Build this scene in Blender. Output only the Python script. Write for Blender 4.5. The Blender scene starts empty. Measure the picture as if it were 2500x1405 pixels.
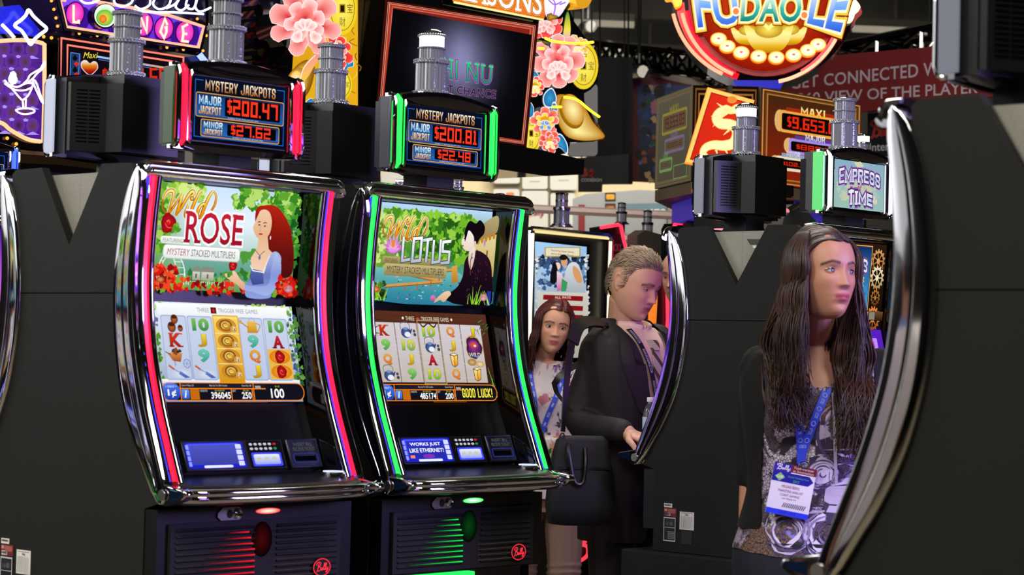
import bpy, bmesh, math, random
from math import sin, cos, pi, radians as R
from mathutils import Vector as V, Matrix, noise
from mathutils.geometry import tessellate_polygon
from mathutils.bvhtree import BVHTree

# ------------------------------------------------------------------ camera
sc = bpy.context.scene
COL = sc.collection
F_PX, EYE = 5330.0, 1.37
rho, pit = math.atan(0.0238), math.atan(151 * cos(math.atan(0.0238)) / F_PX)
_r0, _u0, FW = V((1, 0, 0)), V((0, -sin(pit), cos(pit))), V((0, cos(pit), sin(pit)))
CR, CU = cos(rho) * _r0 + sin(rho) * _u0, -sin(rho) * _r0 + cos(rho) * _u0
EYEP = V((0, 0, EYE))
cam = bpy.data.cameras.new('camera')
cam.sensor_width, cam.lens = 36.0, F_PX / 2500 * 36.0
cam.clip_end = 200
cam.dof.use_dof, cam.dof.focus_distance, cam.dof.aperture_fstop = True, 7.0, 7.5
co = bpy.data.objects.new('camera', cam)
COL.objects.link(co)
co.matrix_world = Matrix(((CR.x, CU.x, -FW.x, 0), (CR.y, CU.y, -FW.y, 0), (CR.z, CU.z, -FW.z, EYE), (0, 0, 0, 1)))
sc.camera = co

# ------------------------------------------------------------------ world, lamps, exposure
sc.view_settings.view_transform, sc.view_settings.look = 'Standard', 'None'
sc.view_settings.exposure, sc.view_settings.gamma = 0.0, 1.0
sc.view_settings.use_curve_mapping = False
w = bpy.data.worlds.new('hall_air')
sc.world = w
w.use_nodes = True
w.node_tree.nodes['Background'].inputs[0].default_value = (0.9, 0.92, 1.0, 1)
w.node_tree.nodes['Background'].inputs[1].default_value = 0.05
sc.cycles.max_bounces, sc.cycles.diffuse_bounces, sc.cycles.glossy_bounces = 6, 2, 4
sc.cycles.transmission_bounces, sc.cycles.transparent_max_bounces = 4, 6
sc.cycles.caustics_reflective = sc.cycles.caustics_refractive = False
sc.cycles.sample_clamp_indirect = 4.0

def lamp(name, loc, aim, size, power, color=(1, 1, 1), size_y=None):
    l = bpy.data.lights.new(name, 'AREA')
    l.energy, l.color, l.size = power, color, size
    if size_y:
        l.shape, l.size_y = 'RECTANGLE', size_y
    o = bpy.data.objects.new(name, l)
    COL.objects.link(o)
    o.location = loc
    o.rotation_euler = (V(aim) - V(loc)).to_track_quat('-Z', 'Y').to_euler()
    return o
lamp('hall_lamp', (-3.5, 1.5, 5.0), (0.2, 6.5, 1.2), 1.6, 205, (1, 0.96, 0.88))
lamp('hall_lamp', (-0.8, 1.0, 4.8), (0.6, 7.0, 1.3), 1.0, 85, (1, 0.93, 0.82))
lamp('hall_lamp', (2.8, 2.5, 5.0), (0.6, 7.0, 1.2), 1.6, 120, (1, 0.95, 0.86))
lamp('violet_stage_lamp', (2.9, 4.7, 1.9), (0.75, 5.6, 1.35), 0.7, 70, (0.45, 0.33, 1.0))
lamp('hall_lamp', (0.5, 9.0, 5.2), (0.5, 9.0, 0.0), 2.0, 150, (1, 0.95, 0.86))
lamp('hall_lamp', (-4.2, 7.0, 3.6), (-0.8, 5.4, 1.4), 1.4, 60, (0.92, 0.95, 1), 0.8)
lamp('hall_lamp', (1.0, 17.0, 4.6), (0.5, 22.0, 1.5), 3.0, 270, (1, 0.93, 0.8))
lamp('hall_lamp', (-5.0, 29.0, 3.6), (-8.5, 36.0, 5.0), 3.0, 420, (1, 0.95, 0.95))  # added to brighten the left of the back wall
lamp('hall_lamp', (0.0, 26.0, 3.8), (2.0, 30.0, 5.5), 4.0, 120, (1, 0.95, 0.85))

# ------------------------------------------------------------------ pixels of the photograph to points of the hall
TH = R(47.4)
EX, EF = V((cos(TH), sin(TH), 0)), V((sin(TH), -cos(TH), 0))   # along the banks; the way the near banks face
def ray(px, py):
    return CR * ((px - 1250) / F_PX) + CU * (-(py - 702.5) / F_PX) + FW
def at(px, py, y):
    d = ray(px, py)
    return EYEP + d * (y / d.y)
def hit(px, py, o, n):
    d = ray(px, py)
    return EYEP + d * ((V(o) - EYEP).dot(n) / d.dot(n))

# ------------------------------------------------------------------ colours and materials
def lin(h):
    h = h.lstrip('#')
    c = [int(h[i:i + 2], 16) / 255 for i in (0, 2, 4)]
    return tuple(x / 12.92 if x <= 0.04045 else ((x + 0.055) / 1.055) ** 2.4 for x in c)
_M = {}
def mat(name, base='#808080', rough=0.5, metal=0.0, emit=None, power=0.0, bump=0.0, scale=200.0, vary=0.0, trans=0.0,
        coat=0.0, attr=False, sample=True, spec=None, sheen=0.0, vscale=None):
    if name in _M:
        return _M[name]
    m = bpy.data.materials.new(name)
    m.use_nodes = True
    nt = m.node_tree
    N, L = nt.nodes, nt.links
    p = N['Principled BSDF']
    b = lin(base)
    p.inputs['Base Color'].default_value = (*b, 1)
    p.inputs['Roughness'].default_value = rough
    p.inputs['Metallic'].default_value = metal
    p.inputs['Transmission Weight'].default_value = trans
    p.inputs['Coat Weight'].default_value = coat
    p.inputs['Sheen Weight'].default_value = sheen
    if spec is not None:
        p.inputs['Specular IOR Level'].default_value = spec
    if attr:
        a = N.new('ShaderNodeVertexColor')
        a.layer_name = 'Col'
        L.new(a.outputs[0], p.inputs['Base Color'])
    if emit:
        p.inputs['Emission Color'].default_value = (*lin(emit), 1)
        p.inputs['Emission Strength'].default_value = power
        if not sample:
            m.cycles.emission_sampling = 'NONE'
    if bump or vary:
        tc = N.new('ShaderNodeTexCoord')
        nz = N.new('ShaderNodeTexNoise')
        nz.inputs['Scale'].default_value = scale
        nz.inputs['Detail'].default_value = 3
        L.new(tc.outputs['Object'], nz.inputs['Vector'])
        if bump:
            bp = N.new('ShaderNodeBump')
            bp.inputs['Strength'].default_value = bump
            bp.inputs['Distance'].default_value = 0.002
            L.new(nz.outputs['Fac'], bp.inputs['Height'])
            L.new(bp.outputs[0], p.inputs['Normal'])
        if vary and not attr:
            n2 = N.new('ShaderNodeTexNoise')
            n2.inputs['Scale'].default_value = vscale or scale
            n2.inputs['Detail'].default_value = 4
            L.new(tc.outputs['Object'], n2.inputs['Vector'])
            rp = N.new('ShaderNodeValToRGB')
            rp.color_ramp.elements[0].color = (*[x * (1 - vary) for x in b], 1)
            rp.color_ramp.elements[1].color = (*[min(1, x * (1 + vary)) for x in b], 1)
            rp.color_ramp.elements[0].position, rp.color_ramp.elements[1].position = 0.3, 0.7
            L.new(n2.outputs['Fac'], rp.inputs[0])
            L.new(rp.outputs[0], p.inputs['Base Color'])
    _M[name] = m
    return m
def glow_mat(power=1.0, sample=False):
    """colour comes from the picture's own colour layer, given off as light"""
    k = 'lit_picture_%g_%d' % (power, sample)
    if k in _M:
        return _M[k]
    m = bpy.data.materials.new(k)
    m.use_nodes = True
    N, L = m.node_tree.nodes, m.node_tree.links
    N.remove(N['Principled BSDF'])
    e, a = N.new('ShaderNodeEmission'), N.new('ShaderNodeVertexColor')
    a.layer_name = 'Col'
    L.new(a.outputs[0], e.inputs[0])
    e.inputs[1].default_value = power
    L.new(e.outputs[0], N['Material Output'].inputs[0])
    m.cycles.emission_sampling = 'AUTO' if sample else 'NONE'
    _M[k] = m
    return m
def lit(hexc, power, sample=True):
    return mat('lit_%s_%g_%d' % (hexc.strip('#'), power, sample), '#000000', 0.3, emit=hexc, power=power, sample=sample)
def painted(rough=0.6, **k):
    return mat('painted_%g' % rough, attr=True, rough=rough, **k)

M_PANEL = mat('charcoal_powder_coat', '#181917', 0.7, bump=0.35, scale=420, vary=0.12, spec=0.22)
M_BLACK = mat('black_plastic', '#0b0b0d', 0.35)
M_GLOSS = mat('black_gloss', '#060608', 0.08, coat=0.5)
M_MATTE = mat('matte_black', '#08080a', 0.7)
M_CHROME = mat('chrome', '#d8dae0', 0.05, 1.0)
M_STEEL = mat('brushed_steel', '#b8b8b4', 0.28, 1.0)
M_GOLD = mat('gold', '#d9a62e', 0.22, 1.0)
M_BEZEL = mat('bezel_black', '#060709', 0.3, spec=.2)
M_PANEL_LIT = mat('light_struck_powder_coat', '#8c8a80', 0.7, bump=0.3, scale=300, vary=0.1)  # side-panel coat in a paler tone, for the light falling in the notch
M_CLEAR = mat('frosted_clear_acrylic', '#8f929a', 0.10, 0.35, bump=0.3, scale=160, coat=0.8)
M_BEAD = mat('bright_beads', '#eef0f6', 0.16, 0.85)
M_BUMPY = mat('beaded_chrome', '#c8ccd6', 0.06, 1.0, bump=1.0, scale=90)
M_WHITE = mat('white_card', '#e8e6e0', 0.6)

# ------------------------------------------------------------------ things, parts, meshes
def thing(name, label, cat, loc=(0, 0, 0), rz=0.0, group=None):
    o = bpy.data.objects.new(name, None)
    o.empty_display_size = 0.05
    COL.objects.link(o)
    o.location, o.rotation_euler = loc, (0, 0, rz)
    return tag(o, label, cat, group)
def tag(o, label=None, cat=None, group=None, kind=None):
    if label: o['label'] = label
    if cat: o['category'] = cat
    if group: o['group'] = group
    if kind: o['kind'] = kind
    return o
def copy_tree(o, parent=None):
    c = o.copy()
    COL.objects.link(c)
    if parent:
        c.parent = parent
    for ch in list(o.children):
        copy_tree(ch, c)
    return c

class MB:
    """collects shapes and links them as one mesh object"""
    def __init__(s):
        s.v, s.f, s.c = [], [], []
    def add(s, vs, fs, col=None):
        n = len(s.v)
        s.v += [tuple(x) for x in vs]
        s.f += [tuple(i + n for i in f) for f in fs]
        s.c += [col] * len(vs) if not isinstance(col, list) else col
        return s
    def box(s, a, b, col=None):
        (x0, y0, z0), (x1, y1, z1) = a, b
        vs = [(x0, y0, z0), (x1, y0, z0), (x1, y1, z0), (x0, y1, z0), (x0, y0, z1), (x1, y0, z1), (x1, y1, z1), (x0, y1, z1)]
        return s.add(vs, [(0, 3, 2, 1), (4, 5, 6, 7), (0, 1, 5, 4), (1, 2, 6, 5), (2, 3, 7, 6), (3, 0, 4, 7)], col)
    def loft(s, rings, closed=True, caps=True, col=None):
        n = len(rings[0])
        vs = [p for r in rings for p in r]
        fs = []
        for i in range(len(rings) - 1):
            for j in range(n if closed else n - 1):
                k = (j + 1) % n
                fs.append((i * n + j, i * n + k, (i + 1) * n + k, (i + 1) * n + j))
        if caps:
            fs.append(tuple(reversed(range(n))))
            fs.append(tuple(range((len(rings) - 1) * n, len(rings) * n)))
        return s.add(vs, fs, col)
    def tube(s, pts, r, seg=8, closed=False, col=None):
        pts = [V(p) for p in pts]
        n = len(pts)
        rs = r if isinstance(r, (list, tuple)) else [r] * n
        t0 = (pts[1] - pts[0]).normalized()
        up = V((0, 0, 1)) if abs(t0.z) < 0.9 else V((1, 0, 0))
        rings = []
        for i, p in enumerate(pts):
            if closed:
                t = (pts[(i + 1) % n] - pts[i - 1])
            else:
                t = pts[min(i + 1, n - 1)] - pts[max(i - 1, 0)]
            if t.length < 1e-9: t = t0
            t = t.normalized()
            up = (up - t * up.dot(t))
            up = up.normalized() if up.length > 1e-6 else t.orthogonal().normalized()
            bn = t.cross(up)
            rings.append([p + (up * cos(2 * pi * k / seg) + bn * sin(2 * pi * k / seg)) * rs[i] for k in range(seg)])
        if closed:
            rings.append(rings[0])
        return s.loft(rings, True, not closed, col)
    def lathe(s, prof, c=(0, 0, 0), seg=24, col=None):
        rings = [[(c[0] + r * cos(2 * pi * k / seg), c[1] + r * sin(2 * pi * k / seg), c[2] + z) for k in range(seg)] for r, z in prof]
        return s.loft(rings, True, True, col)
    def prism(s, poly, x0, x1, axes='x', col=None):
        """poly of (a, b) pushed along an axis: 'x' -> (x, a, b), 'y' -> (a, y, b), 'z' -> (a, b, z)"""
        mk = {'x': lambda t, a, b: (t, a, b), 'y': lambda t, a, b: (a, t, b), 'z': lambda t, a, b: (a, b, t)}[axes]
        n = len(poly)
        vs = [mk(x0, *p) for p in poly] + [mk(x1, *p) for p in poly]
        fs = [(i, (i + 1) % n, n + (i + 1) % n, n + i) for i in range(n)]
        for tri in tessellate_polygon([[V((a, b, 0)) for a, b in poly]]):
            fs.append(tuple(tri))
            fs.append(tuple(n + i for i in reversed(tri)))
        return s.add(vs, fs, col)
    def ball(s, c, r, seg=12, col=None):
        rr = r if isinstance(r, (tuple, list)) else (r, r, r)
        rings = []
        for i in range(seg // 2 + 1):
            a = pi * i / (seg // 2)
            q = max(sin(a), 1e-3)
            rings.append([(c[0] + rr[0] * q * cos(2 * pi * k / seg), c[1] + rr[1] * q * sin(2 * pi * k / seg), c[2] + rr[2] * cos(a)) for k in range(seg)])
        return s.loft(rings, True, True, col)
    def mesh(s, name):
        me = bpy.data.meshes.new(name)
        me.from_pydata(s.v, [], s.f)
        return me
    def build(s, name, m, parent=None, bevel=0.0, smooth=True, ang=40, fix=True, mw=None):
        me = s.mesh(name)
        if fix:
            bm = bmesh.new()
            bm.from_mesh(me)
            bmesh.ops.recalc_face_normals(bm, faces=bm.faces)
            bm.to_mesh(me)
            bm.free()
        if any(c is not None for c in s.c):
            at_ = me.color_attributes.new('Col', 'FLOAT_COLOR', 'POINT')
            fl = []
            for c in s.c:
                c = c if c is not None else (1, 1, 1)
                fl += [c[0], c[1], c[2], 1.0]
            at_.data.foreach_set('color', fl)
        if smooth:
            me.polygons.foreach_set('use_smooth', [True] * len(me.polygons))
            me.set_sharp_from_angle(angle=R(ang))
        me.materials.append(m)
        o = bpy.data.objects.new(name, me)
        COL.objects.link(o)
        if parent: o.parent = parent
        if mw is not None: o.matrix_local = mw
        if bevel:
            b = o.modifiers.new('bevel', 'BEVEL')
            b.width, b.segments, b.limit_method, b.angle_limit = bevel, 2, 'ANGLE', R(40)
            b.harden_normals = False
        return o

def spline(pts, n=8, closed=False):
    """smooth curve through points of any dimension"""
    out, k = [], len(pts)
    rng = range(k) if closed else range(k - 1)
    for i in rng:
        g = lambda j: pts[j % k] if closed else pts[min(max(j, 0), k - 1)]
        a, b, c, d = g(i - 1), g(i), g(i + 1), g(i + 2)
        for t in range(n):
            t /= n
            out.append(tuple(0.5 * (2 * q + (r - p) * t + (2 * p - 5 * q + 4 * r - s_) * t * t + (3 * q - p - 3 * r + s_) * t ** 3) for p, q, r, s_ in zip(a, b, c, d)))
    if not closed:
        out.append(tuple(pts[-1]))
    return out
def lerp(a, b, t): return a + (b - a) * t
def interp(tab, x):
    """smooth table lookup, tab sorted by key"""
    if x <= tab[0][0]: return tab[0][1]
    if x >= tab[-1][0]: return tab[-1][1]
    for i in range(len(tab) - 1):
        if tab[i][0] <= x <= tab[i + 1][0]:
            x0, y0 = tab[i]; x1, y1 = tab[i + 1]
            m0 = (y1 - tab[i - 1][1]) / (x1 - tab[i - 1][0]) if i > 0 else (y1 - y0) / (x1 - x0)
            m1 = (tab[i + 2][1] - y0) / (tab[i + 2][0] - x0) if i + 2 < len(tab) else (y1 - y0) / (x1 - x0)
            h = x1 - x0; t = (x - x0) / h
            return (2 * t**3 - 3 * t * t + 1) * y0 + (t**3 - 2 * t * t + t) * h * m0 + (3 * t * t - 2 * t**3) * y1 + (t**3 - t * t) * h * m1

# ------------------------------------------------------------------ lettering and pictures made of flat shapes
_TX = {}
def glyphs(s, bold=0.0, shear=0.0, gap=1.0):
    k = (s, bold, shear, gap)
    if k not in _TX:
        cu = bpy.data.curves.new('lettering', 'FONT')
        cu.body, cu.offset, cu.shear, cu.space_character = s, bold, shear, gap
        cu.fill_mode, cu.resolution_u = 'FRONT', 3
        o = bpy.data.objects.new('lettering', cu)
        me = o.to_mesh()
        _TX[k] = ([(v.co.x, v.co.y) for v in me.vertices], [tuple(p.vertices) for p in me.polygons])
        o.to_mesh_clear()
        bpy.data.objects.remove(o)
        bpy.data.curves.remove(cu)
    return _TX[k]
def glyph_box(s, bold=0.0, shear=0.0, gap=1.0):
    vs, _ = glyphs(s, bold, shear, gap)
    if not vs: return (0, 0, 1, 1)
    xs, ys = [a for a, b in vs], [b for a, b in vs]
    return min(xs), min(ys), max(xs), max(ys)

class Art:
    """flat shapes laid in painter's order on one surface; u runs right, v runs down"""
    def __init__(s, mp, eps=3e-5):
        s.mp, s.eps, s.k, s.mb = mp, eps, 0, MB()
    def _col(s, col, pts):
        if callable(col): return [col(*p) for p in pts]
        if isinstance(col, (tuple, list)) and isinstance(col[0], str):
            vs = [p[1] for p in pts]
            a, b = min(vs), max(vs)
            cs = [lin(c) for c in col]
            out = []
            for v in vs:
                t = (v - a) / (b - a or 1) * (len(cs) - 1)
                i = min(int(t), len(cs) - 2)
                out.append(tuple(lerp(p, q, t - i) for p, q in zip(cs[i], cs[i + 1])))
            return out
        if isinstance(col, str): col = lin(col)
        return [col] * len(pts)
    def raw(s, pts, faces, col):
        s.k += 1
        s.mb.add([s.mp(u, v, s.k * s.eps) for u, v in pts], faces, s._col(col, pts))
    def poly(s, pts, col):
        s.raw(pts, [tuple(t) for t in tessellate_polygon([[V((u, v, 0)) for u, v in pts]])], col)
    def rect(s, u, v, w, h, col): s.poly([(u, v), (u + w, v), (u + w, v + h), (u, v + h)], col)
    def grid(s, u, v, w, h, nu, nv, col):
        pts = [(u + w * i / nu, v + h * j / nv) for j in range(nv + 1) for i in range(nu + 1)]
        s.raw(pts, [(j * (nu + 1) + i, j * (nu + 1) + i + 1, (j + 1) * (nu + 1) + i + 1, (j + 1) * (nu + 1) + i) for j in range(nv) for i in range(nu)], col)
    def rrect(s, u, v, w, h, r, col):
        s.poly(s.rr(u, v, w, h, r), col)
    def rr(s, u, v, w, h, r):
        o = []
        for cx, cy, a0 in ((u + w - r, v + r, -90), (u + w - r, v + h - r, 0), (u + r, v + h - r, 90), (u + r, v + r, 180)):
            o += [(cx + r * cos(R(a0 + 18 * i)), cy + r * sin(R(a0 + 18 * i))) for i in range(6)]
        return o
    def ell(s, u, v, a, b, col, n=20, rot=0.0, edge=None):
        c_, s_ = cos(rot), sin(rot)
        P = [(u + a * cos(2 * pi * i / n) * c_ - b * sin(2 * pi * i / n) * s_, v + a * cos(2 * pi * i / n) * s_ + b * sin(2 * pi * i / n) * c_) for i in range(n)]
        if edge is None: return s.poly(P, col)
        s.k += 1                                          # centre colour to rim colour
        ca, cb = lin(col), lin(edge)
        s.mb.add([s.mp(u, v, s.k * s.eps)] + [s.mp(*p, s.k * s.eps) for p in P], [(0, i + 1, (i + 1) % n + 1) for i in range(n)], [ca] + [cb] * n)
    def fan(s, c, P, col, edge):
        """closed outline shaded from its middle to its rim"""
        s.k += 1
        n = len(P)
        s.mb.add([s.mp(*c, s.k * s.eps)] + [s.mp(*p, s.k * s.eps) for p in P], [(0, i + 1, (i + 1) % n + 1) for i in range(n)], [lin(col)] + [lin(edge)] * n)
    def stroke(s, pts, w, col, closed=False):
        n = len(pts)
        P = [V((*p, 0)) for p in pts]
        L, Rr = [], []
        for i in range(n):
            a = P[(i - 1) % n] if (closed or i) else P[i]
            b = P[(i + 1) % n] if (closed or i < n - 1) else P[i]
            d0, d1 = (P[i] - a), (b - P[i])
            d0 = d0.normalized() if d0.length > 1e-9 else d1.normalized()
            d1 = d1.normalized() if d1.length > 1e-9 else d0
            t = d0 + d1
            t = t.normalized() if t.length > 1e-6 else d0
            nn = V((-t.y, t.x, 0))
            k = 1 / max(0.5, nn.dot(V((-d0.y, d0.x, 0))))
            ww = w[i] if isinstance(w, (list, tuple)) else w
            L.append((P[i] + nn * ww / 2 * k)[:2]); Rr.append((P[i] - nn * ww / 2 * k)[:2])
        m = n if closed else n - 1
        s.raw(L + Rr, [(i, (i + 1) % n, n + (i + 1) % n, n + i) for i in range(m)], col)
    def text(s, t, u, v, w, h, col, bold=0.0, shear=0.0, gap=1.0, outline=None, warp=None, slab=False):
        """fits the string in a box (or through warp(a, b) with a, b in 0..1, b down)"""
        if 'M' in t: bold = min(bold, 0.0)
        x0, y0, x1, y1 = glyph_box(t, bold, shear, gap)
        f = warp or (lambda a, b: (u + a * w, v + b * h))
        def lay(bd, c):
            vs, fs = glyphs(t, bd, shear, gap)
            s.raw([f((x - x0) / (x1 - x0), 1 - (y - y0) / (y1 - y0)) for x, y in vs], fs, c)
        for o in (outline or []):
            lay(bold + o[1], o[0])
        lay(bold, col)
        if slab:                                            # feet and heads on upright stems
            SL = {'K': '0B 0T 1B 1T', 'A': '0B 1B', 'J': '2T', 'R': '0B 0T 1B', 'E': '0B 0T', 'I': '3B 3T', 'T': '3B', 'M': '0B 0T 1B 1T', 'P': '0B 0T', 'F': '0B 0T', 'L': '0B 0T', 'D': '0B 0T', '1': '3B', 'H': '0B 0T 1B 1T', 'N': '0B 0T 1T', 'U': '0T 1T'}
            n = len(t)
            for i, ch in enumerate(t):
                gx0, _, gx1, _ = glyph_box(ch, bold, shear)
                pre = glyph_box(t[:i + 1], bold, shear, gap)[2] if i else gx1 + (x0 - gx0)
                wd = gx1 - gx0
                for q in SL.get(ch, '').split():
                    fx = {'0': 0.13, '1': 0.87, '2': 0.75, '3': 0.5}[q[0]]
                    cx, hw, th = pre - wd * (1 - fx), wd * 0.22, (y1 - y0) * 0.1
                    yb = y0 if q[1] == 'B' else y1 - th
                    s.raw([f((x - x0) / (x1 - x0), 1 - (y - y0) / (y1 - y0)) for x, y in ((cx - hw, yb), (cx + hw, yb), (cx + hw, yb + th), (cx - hw, yb + th))], [(0, 1, 2, 3)], col if isinstance(col, str) else (col[0] if q[1] == 'T' else col[-1]))
    def blob(s, u, v, r, col, seed=0, n=18, rough=0.35, sq=1.0, edge=None):
        rd = random.Random(seed)
        ph = [rd.random() * 6.28 for _ in range(3)]
        P = []
        for i in range(n):
            a = 2 * pi * i / n
            k = 1 + rough * (0.5 * sin(3 * a + ph[0]) + 0.3 * sin(5 * a + ph[1]) + 0.3 * sin(8 * a + ph[2]))
            P.append((u + r * k * cos(a), v + r * k * sin(a) * sq))
        if edge: s.fan((u, v), P, col, edge)
        else: s.poly(P, col)
    def leds(s, t, u, v, w, h, col='#ff3a20', th=None):
        """square red display figures"""
        SG = {'0': 'abcdef', '1': 'bc', '2': 'abged', '3': 'abgcd', '4': 'fgbc', '5': 'afgcd', '6': 'afgecd', '7': 'abc', '8': 'abcdefg', '9': 'abcdfg', '$': 'afgcdx'}
        n = sum(0.35 if c in '.,' else 0.62 if c in '$1' else 1 for c in t)
        cw = w / n
        x = u
        for c in t:
            if c in '.,':
                q = cw * 0.2
                s.rect(x + cw * 0.05, v + h - q, q, q if c == '.' else q * 1.6, col); x += cw * 0.35; continue
            k = 0.62 if c in '$1' else 1
            a, b, W, H = x + cw * 0.06 * k, v, cw * 0.82 * k, h
            if c == '$': b, H = v + h * 0.08, h * 0.8
            q = th or min(W * 0.3, H * 0.17)
            S = {'a': (a, b, W, q), 'd': (a, b + H - q, W, q), 'g': (a, b + H / 2 - q / 2, W, q), 'f': (a, b, q, H / 2), 'b': (a + W - q, b, q, H / 2), 'e': (a, b + H / 2, q, H / 2), 'c': (a + W - q, b + H / 2, q, H / 2), 'x': (a + W / 2 - q * 0.35, b - H * 0.12, q * 0.7, H * 1.24)}
            if c == '1':
                q = min(cw * .25, H * .17)
                s.rect(a + W * .5 - q / 2, b, q, H, col); s.rect(a, b + H - q * .8, W, q * .8, col); s.rect(a + W * .1, b, W * .4, q * .8, col)
                x += cw * k; continue
            for g in SG.get(c, ''):
                s.rect(*S[g], col)
            x += cw * k
    def block(s, t, u, v, w, h, col, weight=.3, gap=.22, outline=None, warp=None, serif=0.0):
        """heavy condensed capitals drawn with a broad pen; weight is the stem as a share of a letter's width"""
        wd = [1.3 if c in 'MW' else .45 if c in "I!'." else .5 if c == ' ' else 1 for c in t]
        cw = w / (sum(wd) + gap * (len(t) - 1))
        f = warp or (lambda a, b: (u + a * w, v + b * h))
        for pen, c in [(weight + o[1], o[0]) for o in (outline or [])] + [(weight, col)]:
            x = 0
            for ch, k in zip(t, wd):
                lw, st = cw * k, cw * pen
                e = cw * weight / 2
                for g in BLOCK.get(ch, []):
                    P = [((x + e + a * (lw - 2 * e)), e * .8 + b * (h - 1.6 * e)) for a, b in g]
                    n0 = len(s.mb.v)
                    keep = s.mp; s.mp = lambda a, b, d: keep(*f(a / w, b / h), d)
                    cl = P[0] == P[-1]
                    if not cl:                                       # square pen ends
                        for i, j in ((0, 1), (-1, -2)):
                            dx, dy = P[i][0] - P[j][0], P[i][1] - P[j][1]; L = math.hypot(dx, dy) or 1
                            P[i] = (P[i][0] + dx / L * st * .42, P[i][1] + dy / L * st * .42)
                    cc = col_ = c
                    if isinstance(c, tuple):                         # graded by the height of the whole word
                        cs = [lin(q) for q in c]
                        def cc(a, b, cs=cs):
                            q = max(0, min(.9999, b / h)) * (len(cs) - 1); i = int(q)
                            return tuple(lerp(m_, n_, q - i) for m_, n_ in zip(cs[i], cs[i + 1]))
                    s.stroke(P[:-1] if cl else P, st, cc, cl)
                    if serif:
                        for i, j in (((0, 1), (-1, -2)) if not cl else ()):
                            (a, b), (a2, b2) = P[i], P[j]
                            if abs(b - b2) > abs(a - a2) and (b < h * .2 or b > h * .8):
                                s.stroke([(a - serif * cw, b), (a + serif * cw, b)], st * .6, cc)
                    s.mp = keep
                x += lw + gap * cw
    def build(s, name, parent=None, power=1.0, m=None, sample=False):
        return s.mb.build(name, m or glow_mat(power, sample), parent, smooth=False, fix=False)

_O = [(.2, 0), (.8, 0), (1, .14), (1, .86), (.8, 1), (.2, 1), (0, .86), (0, .14), (.2, 0)]
BLOCK = {'A': [[(0, 1), (.34, 0), (.66, 0), (1, 1)], [(.2, .7), (.8, .7)]], 'B': [[(0, .5), (.8, .5), (1, .62), (1, .86), (.8, 1), (0, 1), (0, 0), (.78, 0), (.95, .12), (.95, .38), (.8, .5)]],
         'C': [[(1, .32), (1, .14), (.8, 0), (.2, 0), (0, .14), (0, .86), (.2, 1), (.8, 1), (1, .86), (1, .68)]], 'D': [[(0, 0), (.72, 0), (1, .2), (1, .8), (.72, 1), (0, 1), (0, 0)]], 'E': [[(1, 0), (0, 0), (0, 1), (1, 1)], [(0, .5), (.85, .5)]],
         'F': [[(1, 0), (0, 0), (0, 1)], [(0, .5), (.8, .5)]], 'G': [[(1, .3), (1, .14), (.8, 0), (.2, 0), (0, .14), (0, .86), (.2, 1), (.8, 1), (1, .86), (1, .54), (.6, .54)]], 'H': [[(0, 0), (0, 1)], [(1, 0), (1, 1)], [(0, .5), (1, .5)]], 'I': [[(.5, 0), (.5, 1)]],
         'J': [[(1, 0), (1, .86), (.8, 1), (.2, 1), (0, .86), (0, .66)]], 'K': [[(0, 0), (0, 1)], [(1, 0), (.08, .54), (1, 1)]], 'L': [[(0, 0), (0, 1), (1, 1)]], 'M': [[(0, 1), (0, 0), (.5, .72), (1, 0), (1, 1)]], 'N': [[(0, 1), (0, 0), (1, 1), (1, 0)]], 'O': [_O],
         'P': [[(0, 1), (0, 0), (.8, 0), (1, .14), (1, .42), (.8, .56), (0, .56)]], 'R': [[(0, 1), (0, 0), (.8, 0), (1, .14), (1, .38), (.8, .52), (0, .52)], [(.55, .52), (1, 1)]], 'S': [[(1, .28), (1, .13), (.82, 0), (.18, 0), (0, .13), (0, .36), (.18, .48), (.82, .53), (1, .65), (1, .87), (.82, 1), (.18, 1), (0, .87), (0, .7)]],
         'T': [[(0, 0), (1, 0)], [(.5, 0), (.5, 1)]], 'U': [[(0, 0), (0, .86), (.2, 1), (.8, 1), (1, .86), (1, 0)]], 'Y': [[(0, 0), (.5, .55), (1, 0)], [(.5, .5), (.5, 1)]], 'X': [[(0, 0), (1, 1)], [(1, 0), (0, 1)]], 'V': [[(0, 0), (.5, 1), (1, 0)]], '!': [[(.5, 0), (.5, .66)], [(.5, .92), (.5, 1)]]}
def flat(o, U, Vv, N):
    o, U, Vv, N = V(o), V(U), V(Vv), V(N)
    return lambda u, v, d: o + U * u + Vv * v + N * d
def wall_plane(o, n, inv=None):
    """shapes given in photograph pixels, carried onto the plane through o with normal n"""
    o, n = V(o), V(n).normalized()
    def f(u, v, d):
        p = hit(u, v, o, n) + n * d
        return inv @ p if inv else p
    return f
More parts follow.
